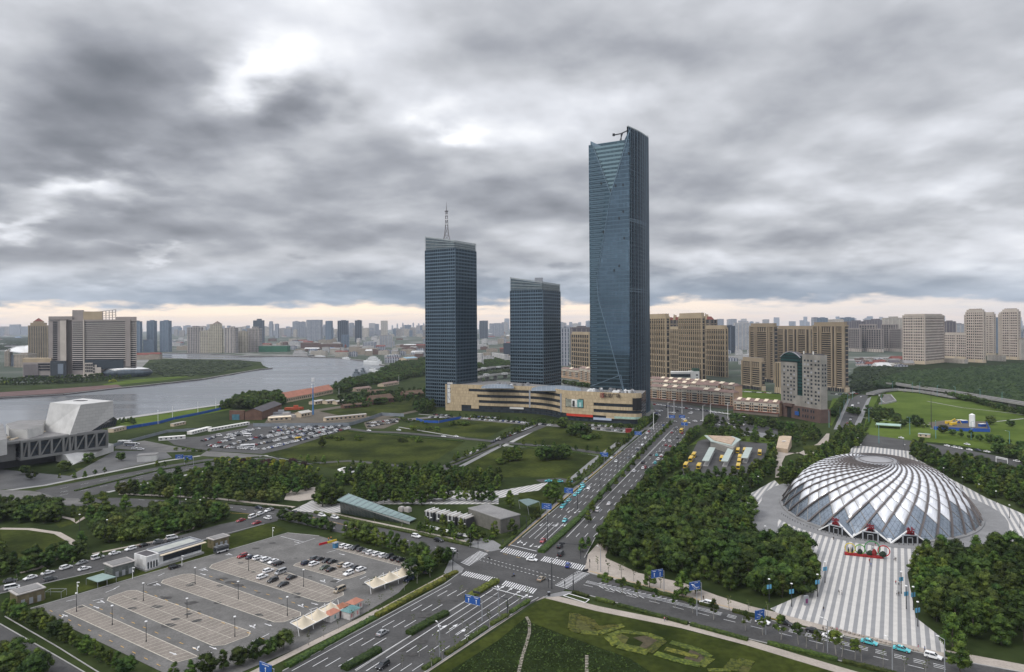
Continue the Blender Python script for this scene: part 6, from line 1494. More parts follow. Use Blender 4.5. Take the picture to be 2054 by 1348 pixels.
# near section: left edge line, lane dashes interpolated across the carriageway
nl0,nl1=W((585,1348),(905,1172)); ml0,ml1=W((712,1346),(970,1185))
M+= [(nl0,nl1,.2),(ml0,ml1,.2)]
wa,wb=W((690,1348),(963,1180))
for f in (.25,.5,.75): M+=dashes(lerp(nl0,wa,f),lerp(nl1,wb,f),6,9,.25,3)
# right carriageway of the near section
sa,sb=W((734,1348),(988,1184)); ra,rb=W((850,1348),(1062,1204))
M+=[(sa,sb,.2),(lerp(sa,ra,.01),lerp(sb,rb,.01),.2)]
for f in (.2,.4,.6,.8):
 a,b_=lerp(sa,ra,f),lerp(sb,rb,f); M.append((lerp(a,b_,.42),lerp(a,b_,.98),.22)); M+=dashes(a,lerp(a,b_,.4),5,8,.22)
M.append((*W((987,1181),(1056,1200)),.45))
# far section
fl0,fl1=W((1050,1079),(1322,846)); fm0,fm1=W((1107,1086),(1350,848)); gm0,gm1=W((1138,1078),(1352,858)); gr0,gr1=W((1208,1078),(1395,860))
M+=[(gm0,gm1,.2)]
for f in (.2,.4,.6,.8):
 a,b_=lerp(fl0,fm0,f),lerp(fl1,fm1,f); M.append((a,lerp(a,b_,.07),.22)); M+=dashes(lerp(a,b_,.09),b_,6,9,.25)
for f in (.25,.5,.75): a,b_=lerp(gm0,gr0,f),lerp(gm1,gr1,f); M+=dashes(a,b_,6,9,.25)
M.append((*W((1022,1094),(1076,1107)),.45))
# east road
e0,e1=W((1165,1181),(1900,1368)); f0,f1=W((1183,1160),(1905,1328))
for f in(.3,): M+=dashes(lerp(e0,f0,f),lerp(e1,f1,f),4,5,.22)
M.append((lerp(e0,f0,.62),lerp(e0,f0,.62),.2));
for f in (.52,.60,.68): a,b_=lerp(e0,f0,f),lerp(e1,f1,f); M.append((lerp(a,b_,.0),lerp(a,b_,.42),.22)); M+=dashes(lerp(a,b_,.42),b_,3,2,.25)
a,b_=lerp(e0,f0,.9),lerp(e1,f1,.9);
# chevron striping on the east road
for k_ in range(16):
 u=.04+k_*.017; p=lerp(lerp(e0,f0,.66),lerp(e1,f1,.66),u); q=lerp(lerp(e0,f0,.80),lerp(e1,f1,.80),u+.012); M.append((p,q,.35))
for k_ in range(8):
 u=.05+k_*.02; p=lerp(lerp(e0,f0,.40),lerp(e1,f1,.40),u+.02); q=lerp(lerp(e0,f0,.50),lerp(e1,f1,.50),u); M.append((p,q,.35))
# west road
w0,w1=W((640,1042),(925,1112)); M+=dashes(w0,w1,4,6,.2);
for a_,b_,c_,d_ in ((430,1017,560,1036),(250,1004,430,1018)): M+=dashes(*W((a_,b_-3),(c_,d_-3)),4,6,.2)
# boulevard at left
for off in (-4,4,10):
 M+=dashes(*W((120,985+off),(330,943+off*.6)),5,7,.2); M+=dashes(*W((335,942+off*.6),(520,921+off*.3)),5,7,.2)
# zebra crossings
def zebra(a,b_,depth,n_,w=.5):
 w*=.85
 # stripes between a and b_ (pixels) , each stripe long in world direction depth px pair
 A_,B_=G(*a),G(*b_); D0=G(*depth[0]);D1=G(*depth[1]); dx,dy=D1[0]-D0[0],D1[1]-D0[1]
 for i in range(n_): p=lerp(A_,B_,(i+.5)/n_); M.append((p,(p[0]+dx,p[1]+dy),w))
zebra((1002,1108),(1069,1124),((1002,1108),(1012,1099)),15,.55); zebra((1083,1126),(1168,1146),((1083,1126),(1092,1117)),20,.55)
zebra((924,1155),(990,1170),((924,1155),(934,1147)),15,.55); zebra((1005,1175),(1070,1193),((1005,1175),(1014,1166)),15,.55)
zebra((923,1130),(962,1106),((923,1130),(941,1137)),14,.5); zebra((1112,1176),(1160,1146),((1112,1176),(1136,1183)),15,.5)
for off in (0,9): M+=dashes(*W((963+off*-.9,1118+off*.5),(1130-off,1163+off*.6)),.9,1.1,.3)
# arrows
def arrow(px,py,hd,turn=0,s=1.):
 x,y=G(px,py); dx,dy=sin(hd),cos(hd); nx,ny=dy,-dx
 M.append(((x,y),(x+dx*3*s,y+dy*3*s),.3)); mbA.append([(x+dx*3*s-nx*.6*s,y+dy*3*s-ny*.6*s),(x+dx*3*s+nx*.6*s,y+dy*3*s+ny*.6*s),(x+dx*5*s,y+dy*5*s)])
 if turn: M.append(((x+dx*1.5*s,y+dy*1.5*s),(x+dx*3*s+nx*turn*1.6*s,y+dy*3*s+ny*turn*1.6*s),.28)); mbA.append([(x+dx*2.2*s+nx*turn*1.5*s,y+dy*2.2*s+ny*turn*1.5*s),(x+dx*3.4*s+nx*turn*1.*s,y+dy*3.4*s+ny*turn*1.*s),(x+dx*3.9*s+nx*turn*2.4*s,y+dy*3.9*s+ny*turn*2.4*s)])
mbA=[]
hN=radians(31);hF=radians(21.3)+pi
for px,py,tn in ((877,1268,-1),(899,1266,0),(916,1276,0),(940,1280,1),(925,1288,0),(997,1186,-1),(1014,1190,0),(1030,1196,0),(1046,1203,1)): arrow(px,py,hN,tn,1.1)
for px,py,tn in ((1089,1051,0),(1103,1051,0),(1120,1052,1),(1137,1052,1),(1144,1025,0),(1157,1026,0),(1171,1025,1),(1045,1085,-1),(1057,1089,0),(1070,1092,0),(1086,1094,1)): arrow(px,py,hF,tn,1.)
# crossing parking lot arrows
for px,py,hd_,tn in ((125,1234,2.1,1),(188,1218,2.1,0),(210,1211,-.9,-1),(322,1176,-.9,-1),(402,1152,2.1,0),(417,1146,-.9,-1),(466,1115,-.9,-1),(340,1310,2.1,0),(398,1307,-.9,1),(420,1299,2.1,0),(512,1262,-.9,1),(531,1253,2.1,0),(609,1220,-.9,1),(624,1211,2.1,0),(653,1170,-.9,1),(669,1162,2.1,0),(590,1088,2.1,0),(680,1112,2.1,0)): arrow(px,py,hd_,tn,.75)
for a_,b_ in (((186,1207),(208,1202)),((212,1190),(232,1182)),((228,1183),(240,1177)),((295,1174),(316,1168)),((398,1145),(414,1140)),((505,1290),(540,1273)),((620,1225),(637,1220)),((399,1322),(425,1311)),((503,1289),(517,1283)),((675,1170),(688,1164)),((655,1110),(673,1105)),((133,1208),(154,1203)),((590,1095),(632,1081)),((563,1077),(610,1089)),((317,1157),(330,1151)),((722,1163),(735,1157))): M.append((*W(a_,b_),.25))
mb=MB()
for it in M:
 if dist(it[0],it[1])>.01: mb.strip(it[0],it[1],it[2],RZ+.13)
for t_ in mbA: mb.sheet(t_,RZ+.134)
tag(mb.build('road_markings',white),kind='structure')
# yellow dashes
M2=[]
M2+=[(*W((1020,1096),(1246,905)),.25),(*W((1183,1147),(1600,1256)),.2)]
for a_,b_ in (((100,1226),(330,1342)),((180,1214),(420,1316)),((290,1188),(530,1284)),((420,1157),(650,1230)),((1010,1112),(1080,1130))): M2+=dashes(*W(a_,b_),2,5,.18)
M2+=[(*W((460,1030),(520,1033)),.2),(*W((590,1030),(760,1070)),.2)]
mb=MB()
for it in M2: mb.strip(it[0],it[1],it[2],RZ+.138)
tag(mb.build('yellow_markings',yellowp),kind='structure')
# parking bays
bays=[ # near-left, far-left, near-right, far-right corners, n stalls, double
 ([(129,1228),(165,1215),(352,1331),(398,1319)],26,False),
 ([(208,1203),(266,1183),(436,1301),(512,1272)],26,True),
 ([(316,1168),(378,1150),(560,1253),(612,1233)],26,True),
 ([(413,1138),(480,1115),(650,1212),(697,1192)],25,True),
 ([(585,1135),(628,1120),(690,1165),(738,1150)],12,True),
 ([(668,1101),(676,1097),(812,1139),(818,1133)],17,False)]
BAYS=[]
mb=MB(); ml=MB()
for c,n_,dbl in bays:
 a_,b_,c_,d_=GL(c);
 mid=lambda p,q,t: lerp(p,q,t)
 poly=[a_,lerp(a_,b_,.15),lerp(a_,b_,.85),b_,d_,lerp(d_,c_,.15),lerp(d_,c_,.85),c_]
 if dbl: e=.035; poly=[lerp(a_,c_,e),lerp(a_,b_,.18),lerp(a_,b_,.82),lerp(b_,d_,e),lerp(b_,d_,1-e),lerp(d_,c_,.18),lerp(d_,c_,.82),lerp(a_,c_,1-e)]
 mb.sheet(poly,RZ+.10)
 for p,q in zip(poly,poly[1:]+poly[:1]): ml.strip(p,q,.28,RZ+.12)
 s0,s1=(.05,.95) if dbl else (0,1)
 for i in range(n_+1):
  t_=s0+(s1-s0)*i/n_; p=lerp(a_,c_,t_);q=lerp(b_,d_,t_); ml.strip(p,q,.14,RZ+.11)
 if dbl: ml.strip(lerp(lerp(a_,b_,.5),lerp(c_,d_,.5),.04),lerp(lerp(a_,b_,.5),lerp(c_,d_,.5),.96),.16,RZ+.115)
 BAYS.append((a_,b_,c_,d_))
tag(mb.build('parking_bay_paving',lotpave),kind='structure'); tag(ml.build('parking_bay_lines',mat('bay_line',(.42,.39,.33),.8,.15,1.)),kind='structure')
# repair patches and stains
mb=MB()
for _ in range(90):
 if R_.random()<.5: q=lerp(lerp((140,1215),(560,1085),R_.random()),lerp((420,1320),(820,1150),R_.random()),R_.random())
 else: u=R_.random(); q=lerp((600+u*200,1345),(930+u*110,1165+u*20),R_.random()) if R_.random()<.6 else lerp((1060+u*110,1085),(1300+u*60,870),R_.random())
 x,y=G(*q); w=R_.uniform(.4,1.6); mb.sheet([(x+w*R_.uniform(.8,1.4)*cos(a)*1.4,y+w*R_.uniform(.8,1.3)*sin(a)) for a in (0.4,1.3,2.2,3.,3.9,4.8,5.6)],RZ+.105+R_.random()*.004)
tag(mb.build('asphalt_patches',mat('patch',(.052,.05,.048),.85,.3,.6)),kind='structure')
GS('traffic_island',[(742,1165),(752,1159),(768,1157),(782,1160),(785,1168),(775,1175),(755,1176),(744,1172)],RZ+.16,lawn)
# kerb round the car park
def kerb(px,name='kerb'):
 P=GL(px); mb=MB()
 for a_,b_ in zip(P,P[1:]): mb.beam((*a_,.30),(*b_,.30),.3,.2)
 tag(mb.build(name,kerbm),kind='structure')
kerb([(61,1222),(300,1151),(577,1070),(640,1076)]); kerb([(567,1348),(891,1173),(927,1147)]); kerb([(1048,1079),(1248,906.5)]); kerb([(1251,903),(1318,848)]); kerb([(850,1352),(1062,1210),(1080,1200)]); kerb([(1172,1120),(1205,1060),(1385,864)])
kerb([(1183,1151),(1590,1257),(1901,1323),(2060,1352)]); kerb([(1150,1187),(1370,1247),(1501,1283),(1680,1326),(1900,1377)]); kerb([(630,1030),(850,1076),(944,1097)]); kerb([(0,1192),(200,1146.5),(330,1104),(530,1052)]); kerb([(0,1253),(88,1303),(172,1352)]); kerb([(10,1238),(110,1296),(200,1352)])
kerb([(1136,1079),(1316,897),(1352,858)],'median_kerb'); kerb([(714,1348),(920,1215),(968,1187)],'median_kerb')
# =============== TREES ===============
DD='dark green trees of the dense grove'
tfill([(1222,1090),(1262,1040),(1300,1005),(1370,990),(1440,985),(1500,1025),(1522,1062),(1520,1100),(1560,1095),(1600,1110),(1632,1150),(1636,1188),(1570,1212),(1500,1200),(1440,1188),(1380,1165),(1300,1150),(1235,1122)],7.4,['dark','broad','broad','ovate'],'broad dark tree in the dense grove between the main road and the shell station','grove west of the shell station',1.0)
tfill([(1560,1085),(1575,1078),(1625,1120),(1640,1170),(1632,1190),(1600,1195),(1560,1130)],5.,['ovate','ovate','broad'],'upright tree at the edge of the grove beside the striped square','grove edge along the striped square',.95)
tfill([(1855,1130),(1900,1118),(2060,1105),(2150,1110),(2180,1320),(2054,1300),(1950,1292),(1900,1275),(1862,1220),(1845,1170)],7.4,['dark','broad','dark','ovate'],'broad dark tree in the dense grove right of the striped square','grove east of the striped square',1.0)
tfill([(1840,1190),(1832,1160),(1850,1125),(1880,1120),(1875,1160),(1865,1210),(1890,1262),(1878,1262)],4.6,['ovate','ovate'],'upright tree at the left edge of the grove right of the striped square','edge of the grove right of the striped square',1.05)
tline([(1206,1108),(1225,1065),(1262,1020),(1310,970),(1350,925),(1385,885),(1400,868)],6.0,['ovate','ovate','dark'],'upright tree in the double row along the right side of the main road','trees along the right side of the main road',.95,off=1.5)
tline([(1218,1075),(1262,1030),(1300,985),(1335,955),(1352,940),(1378,905)],7.0,['ovate','dark'],'upright tree in the double row along the right side of the main road','trees along the right side of the main road',.9,off=1.5)
tfill([(1330,985),(1360,965),(1430,975),(1500,990),(1500,1020),(1430,985),(1380,985)],6.5,['dark','ovate','broad'],'dark tree in the belt behind the grove beside the bus yard','trees around the bus yard',.9)
tline([(1378,962),(1420,968),(1480,965),(1515,955),(1545,930),(1553,905)],6.,['ovate','dark'],'upright tree in the row round the bus yard','trees around the bus yard',.9,off=1.5)
tline([(1390,985),(1450,990),(1500,985),(1535,960),(1553,935)],6.5,['ovate','dark'],'upright tree in the row round the bus yard','trees around the bus yard',.9,off=1.5)
tfill([(1400,875),(1440,862),(1480,868),(1560,880),(1640,872),(1655,885),(1600,898),(1560,900),(1520,893),(1440,882)],9,['ovate','dark','shrub'],'dark tree in the belt behind the bus yard building','trees behind the bus yard',.85)
tline([(1415,848),(1450,852),(1500,856),(1556,862),(1600,868),(1640,872)],8,['broad','dark'],'broad tree in the row before the terraces and the grey tower','trees before the terraces',.95,off=2)
tline([(1460,842),(1500,848),(1558,857)],9,'broad','broad tree in the row before the terraces and the grey tower','trees before the terraces',.95,off=2)
tfill([(1665,900),(1680,872),(1700,862),(1730,868),(1728,890),(1700,915),(1650,940),(1610,960),(1575,972),(1560,962),(1600,940),(1640,915)],5.8,['ovate','ovate','dark'],'upright tree in the block of trees behind the left flank of the shell station','trees behind the left flank of the shell station',.85)
tfill([(1575,965),(1575,945),(1600,950),(1640,935),(1650,945),(1600,972),(1580,978)],5,['ovate'],'upright tree in the small square block left of the shell station','block of trees left of the shell station',.85)
tfill([(1822,905),(1850,900),(1880,920),(1905,935),(1895,945),(1860,935),(1826,915)],5.8,['ovate','dark'],'upright tree in the block behind the right flank of the shell station','trees behind the right flank of the shell station',.85)
tfill([(1895,925),(1940,930),(2000,950),(2070,985),(2100,1030),(2050,1020),(1990,998),(1930,968),(1890,948)],6,['ovate','ovate','dark'],'upright tree in the belt behind the striped path right of the shell station','belt of trees right of the shell station',.9)
tfill([(1960,935),(2054,960),(2200,1000),(2200,1040),(2080,990),(2010,955)],7.5,['broad','dark'],'broad tree at the right edge beyond the striped path','trees at the right edge beyond the striped path',.9)
tline([(1885,868),(1930,878),(1990,890),(2060,905)],10,['dark','broad'],'dark tree behind the avenue lamp posts at right','trees beyond the avenue at right',.75)
tfill([(1990,905),(2060,915),(2160,935),(2160,960),(2060,940)],8,'broad','broad tree at the right edge beyond the avenue','trees at the right edge beyond the avenue',.9)
tline([(1935,800),(1960,810),(2000,822),(2060,836)],11,'broad','round tree in the row on the green field at far right','row of trees on the green field',.9)
tline([(1830,783),(1870,789),(1905,797),(1940,806)],9,'broad','round tree in the row below the elevated road','row of trees below the elevated road',.85)
tline([(1970,850),(1995,853),(2020,856),(2060,859)],16,'broad','round lollipop tree standing on the green field right of the fenced work site','round trees on the green field',.9,off=0)
tfill([(1745,835),(1800,840),(1870,850),(1862,862),(1750,850)],10,['broad','shrub','shrub'],'bushy tree in the garden strip on the green field','garden strip on the green field',.8)
tline([(1735,868),(1747,835),(1765,800),(1775,790)],6,'shrub','clipped bush in the dark hedge line right of the straight road','bushes right of the straight road',1.)
tfill([(1700,830),(1745,826),(1800,832),(1790,840),(1745,840)],9,['dark','broad'],'dark tree near the grey pond on the green field','trees near the pond',.8)
tline([(1672,838),(1685,815),(1697,800)],9,'broad','round tree left of the straight road beside the grey tower','trees left of the straight road',.9)
tline([(1430,853),(1415,862)],6,'dark','big dark tree at the corner of the crossing opposite the mall','corner trees opposite the mall',1.2)
# street rows on the cross road east
tline([(1200,1178),(1290,1203),(1380,1228),(1470,1256)],7.3,['street','street','sapling'],'young street tree with a pale trunk in the median strip of the cross road','median trees of the cross road',1.0,.1,.2)
tline([(1480,1262),(1560,1283),(1640,1304),(1720,1326)],5.2,['street','street'],'leafy young street tree on the near verge of the cross road','near verge trees of the cross road',1.15,.1,.2)
tline([(1600,1296),(1680,1317),(1800,1345),(1900,1370)],5.2,['street','sapling','sapling'],'thin young street tree on the near verge of the cross road','near verge saplings of the cross road',1.0,.1,.2)
tline([(1190,1140),(1215,1152),(1290,1172),(1340,1185)],6.,'sapling','sparse sapling on the far pavement of the cross road','saplings on the far pavement',1.05,.1,.2)
tline([(1445,1222),(1500,1232),(1560,1240)],6.,'sapling','sparse sapling on the far pavement of the cross road','saplings on the far pavement',1.0,.1,.2)
for px,py,h in ((1303,1180,1.05),(1370,1200,1.15),(1395,1192,1.),(1910,1305,1.25),(1925,1350,1.),(1168,1108,.8),(1180,1100,.7)): tree('ovate',*G(px,py),'full dark tree standing by itself on the pavement edge of the cross road','lone pavement trees',h*.9)
# main road near: verge saplings and medians
tline([(1066,1200),(1010,1240),(950,1280),(880,1330),(850,1352)],6.5,'sapling','thin sapling on the verge between the main road and the lawn path','verge saplings of the main road',.95,.1,.3)
tline([(790,1352),(830,1325),(870,1300),(920,1265),(940,1250)],8,'sapling','thin sapling in the median strip of the main road','median saplings of the main road',.7,.1,.2)
tline([(800,1270),(870,1232),(935,1190)],14,'sapling','thin sapling in the median strip of the main road','median saplings of the main road',.7,.1,.2)
tline([(1175,1060),(1195,1015),(1255,955),(1300,900),(1330,870),(1350,850)],20,'ovate','small round tree in the median hedge of the far main road','median trees of the far main road',.62,.1,.2)
tline([(1060,1058),(1110,1012),(1150,975),(1200,935),(1240,900),(1290,860),(1305,848)],11,['ovate','street'],'tree on the left verge of the far main road','left verge trees of the far main road',.8,.2,.5)
tline([(1250,895),(1272,875),(1300,852)],6.5,['ovate'],'tree on the left verge of the far main road','left verge trees of the far main road',.7,.2,.5)
for px,py,h in ((1024,1020,1.1),(1115,1008,1.35),(1028,1076,1.),(1098,1000,.8),(1125,1014,.7)): tree('ovate',*G(px,py),'big conical tree at the left of the far main road','big conical trees left of the far main road',h)
# car park edges
tline([(690,1078),(730,1088),(780,1103),(830,1120),(860,1132)],4.8,['ovate','broad'],'low spreading tree in the row at the far right edge of the car park','trees on the far right edge of the car park',.85,.1,.5)
tline([(560,1042),(600,1051),(650,1063),(665,1068)],6.,['broad'],'low spreading tree in the row at the top of the car park','trees at the top of the car park',.6,.1,.5)
tline([(820,1165),(850,1152),(880,1138),(895,1130)],4.2,['broad','ovate'],'dense tree at the right corner of the car park','trees at the right corner of the car park',.8,.1,1.)
tline([(8,1228),(40,1245),(90,1268),(150,1300),(215,1335),(260,1360)],4.6,['ovate','broad'],'small full tree in the row along the lower left edge of the car park','trees along the lower left edge of the car park',.62,.1,.3)
tline([(330,1368),(400,1358),(450,1345),(500,1330),(540,1315),(578,1300)],4.4,['ovate','broad'],'small tree in the row along the bottom edge of the car park','trees along the bottom edge of the car park',.62,.1,.4)
tfill([(-30,1310),(30,1318),(90,1345),(120,1380),(-40,1400)],4.5,['broad','ovate'],'tree in the bottom left corner of the picture','trees in the bottom left corner',.7)
tline([(600,1305),(680,1262),(760,1215),(820,1180),(880,1150)],7,'sapling','thin sapling in the strip between the car park and the main road','saplings between the car park and the main road',.75,.1,.3)
tline([(0,1178),(60,1165),(130,1146),(230,1118)],10,'street','small street tree along the parking street at left','street trees on the parking street',.75,.1,.3)
# left park
tfill([(-30,1020),(40,1020),(125,1022),(130,1045),(80,1052),(0,1050),(-40,1055)],5.5,['broad','dark'],'bushy dark tree in the small park at the left edge','trees at the left edge of the park',.8)
tfill([(178,1040),(200,1035),(250,1050),(330,1025),(400,1020),(450,1030),(470,1045),(440,1055),(370,1070),(300,1085),(220,1100),(175,1085)],6.2,['ovate','broad','dark','willow'],'tree in the grove of the small park above the car park','grove of the small park',.82)
tfill([(110,1115),(160,1100),(180,1110),(130,1140),(60,1150),(0,1160),(-30,1140),(40,1135),(70,1120)],6.5,['dark','broad'],'round tree along the curved path of the small park','trees along the curved park path',.7)
tline([(0,1140),(-20,1100)],5,'dark','dark tree cut by the left edge of the picture','trees cut by the left edge',.9)
for px,py in ((176,1032),(205,1030),(252,1026)): tree('ovate',*G(px,py),'tall conical tree beside the junction below the museum','tall conical trees beside the junction',1.2)
tree('conifer',*G(147,1036),'small fir tree standing on the park lawn near the junction',None,.75)
# mid belt
tline([(225,988),(260,984),(300,990)],7,'ovate','small upright tree at the left end of the middle belt','left end of the middle belt',.75)
tfill([(290,985),(330,968),(400,960),(440,945),(600,950),(650,965),(640,980),(560,1000),(420,995),(330,990)],6.8,['ovate','ovate','dark'],'upright dark tree in the middle belt of trees left of the glass entrance','middle belt of trees, left part',.92)
tline([(240,993),(330,998),(430,1004),(560,1008)],6.5,['willow','ovate','dark'],'round tree on the near edge of the middle belt','near edge of the middle belt',.85)
tfill([(630,1010),(640,995),(680,992),(690,1012),(650,1020)],5.5,['dark'],'big dark tree beside the small striped square','big dark trees beside the small striped square',1.15)
tfill([(660,975),(720,945),(850,950),(1000,962),(1010,985),(900,990),(760,980)],6.8,['ovate','ovate','dark'],'upright dark tree in the middle belt of trees right part','middle belt of trees, right part',.9)
tline([(705,1000),(760,998),(830,1002),(900,1004),(1000,1008)],4.8,['ovate','dark'],'upright tree in the planted rows over striped paving','rows over striped paving',.9)
tline([(720,1006),(790,1005),(900,1007)],5.2,['ovate','dark'],'upright tree in the planted rows over striped paving','rows over striped paving',.95)
tline([(700,1012),(790,1010),(850,1014)],5.5,['ovate'],'upright tree in the planted rows over striped paving','rows over striped paving',.85)
tfill([(432,925),(470,918),(520,925),(600,930),(640,940),(560,948),(440,945)],6,['shrub','purple','yellow','shrub'],'rounded ornamental bush in the shrub bed above the middle belt','shrub bed above the middle belt',1.1)
tfill([(880,1060),(1000,1080),(980,1095),(900,1078),(820,1062)],4.5,['shrub','shrub','ovate'],'dark bush in the bed in front of the cooling plant','bushes before the cooling plant',.8)
tline([(830,1066),(900,1082),(945,1094)],8,'ovate','small tree on the verge before the cooling plant','verge trees before the cooling plant',.6)
tline([(740,1048),(800,1062),(860,1074)],9,'sapling','thin sapling on the verge of the west road','verge saplings of the west road',.7)
# lawns groups
for cpx,n_,k_,sp_ in (((685,882,60),6,'shrub',9),((640,898,30),3,'ovate',6),((1030,925,30),8,'ovate',5),((1010,930,16),4,'shrub',4),((1110,922,45),9,'broad',6),((1160,872,30),7,'broad',6),((1180,880,40),8,'shrub',6),((820,885,40),7,'shrub',5),((920,852,40),9,'shrub',6),((1130,856,12),4,'broad',4),((850,862,50),6,'shrub',6)):
 cx_,cy_,w=cpx
 for _ in range(n_): tree(k_,*G(cx_+R_.uniform(-w,w)*.6,cy_+R_.uniform(-3,3)),'bush or small tree in a clump on the lawns before the shopping centre','clumps on the lawns before the shopping centre',1.1 if k_!='shrub' else 1.6)
tline([(590,925),(680,934),(760,942),(840,948)],9,['ovate','street'],'small tree along the near edge of the big lawn','trees along the near edge of the big lawn',.65,.3,1.5)
tline([(905,930),(940,915),(975,900)],8,'ovate','small tree along the street between the lawns','trees along the street between the lawns',.65,.2,1.)
tline([(1000,885),(1040,868),(1075,853)],7,'ovate','small tree along the street running up to the shopping centre','trees up to the shopping centre',.6,.2,1.)
tline([(1040,893),(1100,898),(1170,906),(1230,912)],9,'ovate','small tree along the cross street of the lawns','trees along the cross street of the lawns',.6,.3,1.)
tline([(900,838),(960,842),(1040,846),(1110,852),(1200,858),(1275,862)],9,['ovate','broad'],'small tree in the row at the foot of the shopping centre','trees at the foot of the shopping centre',.62,.3,1.5)
tline([(1283,858),(1300,850),(1315,845)],7,'broad','tree at the corner of the shopping centre','trees at the corner of the shopping centre',.8)
# museum side
for px,py,k_,h in ((178,929,'broad',.75),(242,925,'broad',.7),(130,945,'broad',.75),(50,952,'broad',.75),(64,962,'broad',.6),(150,962,'ovate',.6),(170,960,'ovate',.6),(120,965,'street',.8),(190,958,'street',.8),(210,954,'street',.8),(330,942,'street',.9),(340,940,'sapling',.8),(375,935,'street',.9),(315,938,'ovate',.6)): tree(k_,*G(px,py),'small tree on the lawns before the museum','trees before the museum',h)
tline([(345,905),(365,902),(395,907),(420,905)],7,'shrub','bush by the entrance of the far car park','bushes by the far car park',.9)
tline([(228,858),(240,852),(262,848),(270,853)],5,['ovate'],'small tree on the bank beside the museum','trees on the bank beside the museum',.7)
# dock yard and river bank
tfill([(470,812),(500,800),(560,798),(570,812),(540,822),(480,822)],8,['broad','dark'],'big round tree on the river bank beside the brick shed','big trees beside the brick shed',1.25)
tfill([(440,822),(470,812),(480,820)],7,'dark','dark tree on the river bank left of the brick shed','trees left of the brick shed',1.)
tfill([(665,782),(700,768),(745,758),(800,745),(858,740),(858,752),(800,766),(740,775),(700,788),(680,792)],11,['broad','dark'],'dark tree of the wooded bank left of the antenna skyscraper','wooded bank left of the antenna skyscraper',1.1)
tfill([(760,748),(800,730),(858,722),(858,736),(800,746)],12,['broad','dark'],'dark tree in the upper wooded bank near the white ship','upper wooded bank near the white ship',1.1)
tfill([(680,802),(740,790),(790,790),(860,785),(860,800),(760,815),(690,822)],13,['broad','dark','shrub'],'scattered tree among the brown roofed sheds','trees among the brown roofed sheds',.9)
tfill([(830,818),(855,808),(870,815),(870,830),(840,830)],8,['dark'],'dark tree at the foot of the antenna skyscraper','trees at the foot of the antenna skyscraper',1.)
tline([(860,852),(800,840),(820,848)],8,'shrub','bush on the fenced green ground','bushes on the fenced green ground',1.)
tfill([(960,722),(1020,724),(1024,740),(960,745)],12,['broad'],'tree between the two left glass towers','trees between the two left glass towers',1.)
tline([(1130,772),(1160,776),(1185,780)],8,'broad','tree behind the shopping centre','trees behind the shopping centre',.9)
tline([(1470,780),(1440,776),(1420,772),(1400,770)],9,'broad','tree on the street between the terraces and the beige blocks','trees by the beige blocks',.9)
# far bank strip
tline([(0,768),(60,766),(130,764),(190,760),(205,758)],6,['broad','dark'],'dark tree in the belt at the foot of the striped hotel','belt at the foot of the striped hotel',1.1)
tline([(0,774),(60,773),(130,770),(200,765),(260,760)],7,['broad','dark','dark'],'dark tree in the near belt on the hotel bank','near belt on the hotel bank',.9)
for px in (5,12,106,110,223,229): tree('yellow',*G(px,771-(px*.02)),'bright yellow green shrub on the hotel bank','yellow shrubs on the hotel bank',2.1)
# ---- woods far away as masses ----
def wood(name,px,step,h,label,m,rr=(4,7)):
 P=GL(px); x0=min(p[0] for p in P);x1=max(p[0] for p in P);y0=min(p[1] for p in P);y1=max(p[1] for p in P); mb=MB(); y=y0; rng=R_
 while y<y1:
  x=x0
  while x<x1:
   q=(x+rng.uniform(-.5,.5)*step,y+rng.uniform(-.5,.5)*step)
   if pip(q,P):
    r=rng.uniform(*rr); hh=h*rng.uniform(.55,1.2); vs=[];n1=7
    for i,(a_,z) in enumerate(((.75,.25),(1,.5),(.8,.8),(.35,1.))):
     for j in range(n1):
      t_=6.283*(j+.5*(i%2))/n1; w=rng.uniform(.75,1.2); vs.append((q[0]+r*a_*w*cos(t_),q[1]+r*a_*w*sin(t_),hh*z*rng.uniform(.85,1.12)))
    fs=[(i*n1+j,i*n1+(j+1)%n1,(i+1)*n1+(j+1)%n1,(i+1)*n1+j) for i in range(3) for j in range(n1)]+[tuple(range(3*n1,4*n1))]
    mb.idx(vs,fs)
    for _ in range(16):
     t_=rng.uniform(0,6.28);zz=rng.uniform(.35,1.1);rr_=r*sqrt(max(.05,1.1-zz))*rng.uniform(.8,1.25); p=Vector((q[0]+rr_*cos(t_),q[1]+rr_*sin(t_),hh*zz)); u=Vector((rng.uniform(-1,1),rng.uniform(-1,1),rng.uniform(-.5,.5)))*.8; v=Vector((rng.uniform(-1,1),rng.uniform(-1,1),rng.uniform(-.5,1)))*.8
     mb.face([tuple(p-u),tuple(p-v),tuple(p+u),tuple(p+v)])
   x+=step
  y+=step
 return tag(mb.build(name,m),label,'woodland',kind='stuff')
wood('woodland',[(1752,782),(1760,768),(1800,755),(1860,748),(1960,742),(2060,735),(2400,732),(2400,850),(2080,820),(1990,805),(1900,790),(1850,780)],9.5,8,'dark woodland mass behind the elevated road at right',wood_leaf)
wood('woodland',[(1706,760),(1740,738),(1770,738),(1850,745),(1800,755),(1755,768),(1740,785),(1712,790)],12,6,'scrubby green land between the brown towers and the woodland',wood_leaf)
wood('scrub',[(330,757),(300,745),(300,728),(350,722),(470,724),(505,731),(500,736),(440,748),(380,757)],16,3.,'rough scrub on the river peninsula',wood_leaf,(4,8))
wood('woodland',[(100,700),(0,702),(-60,702),(-60,680),(50,678),(100,680)],28,9,'distant woodland at the left edge behind the winged hall',wood_leaf,(10,18))
wood('scrub',[(960,742),(1024,744),(1024,752),(960,756)],9,5,'scrub between the two left glass towers',wood_leaf)
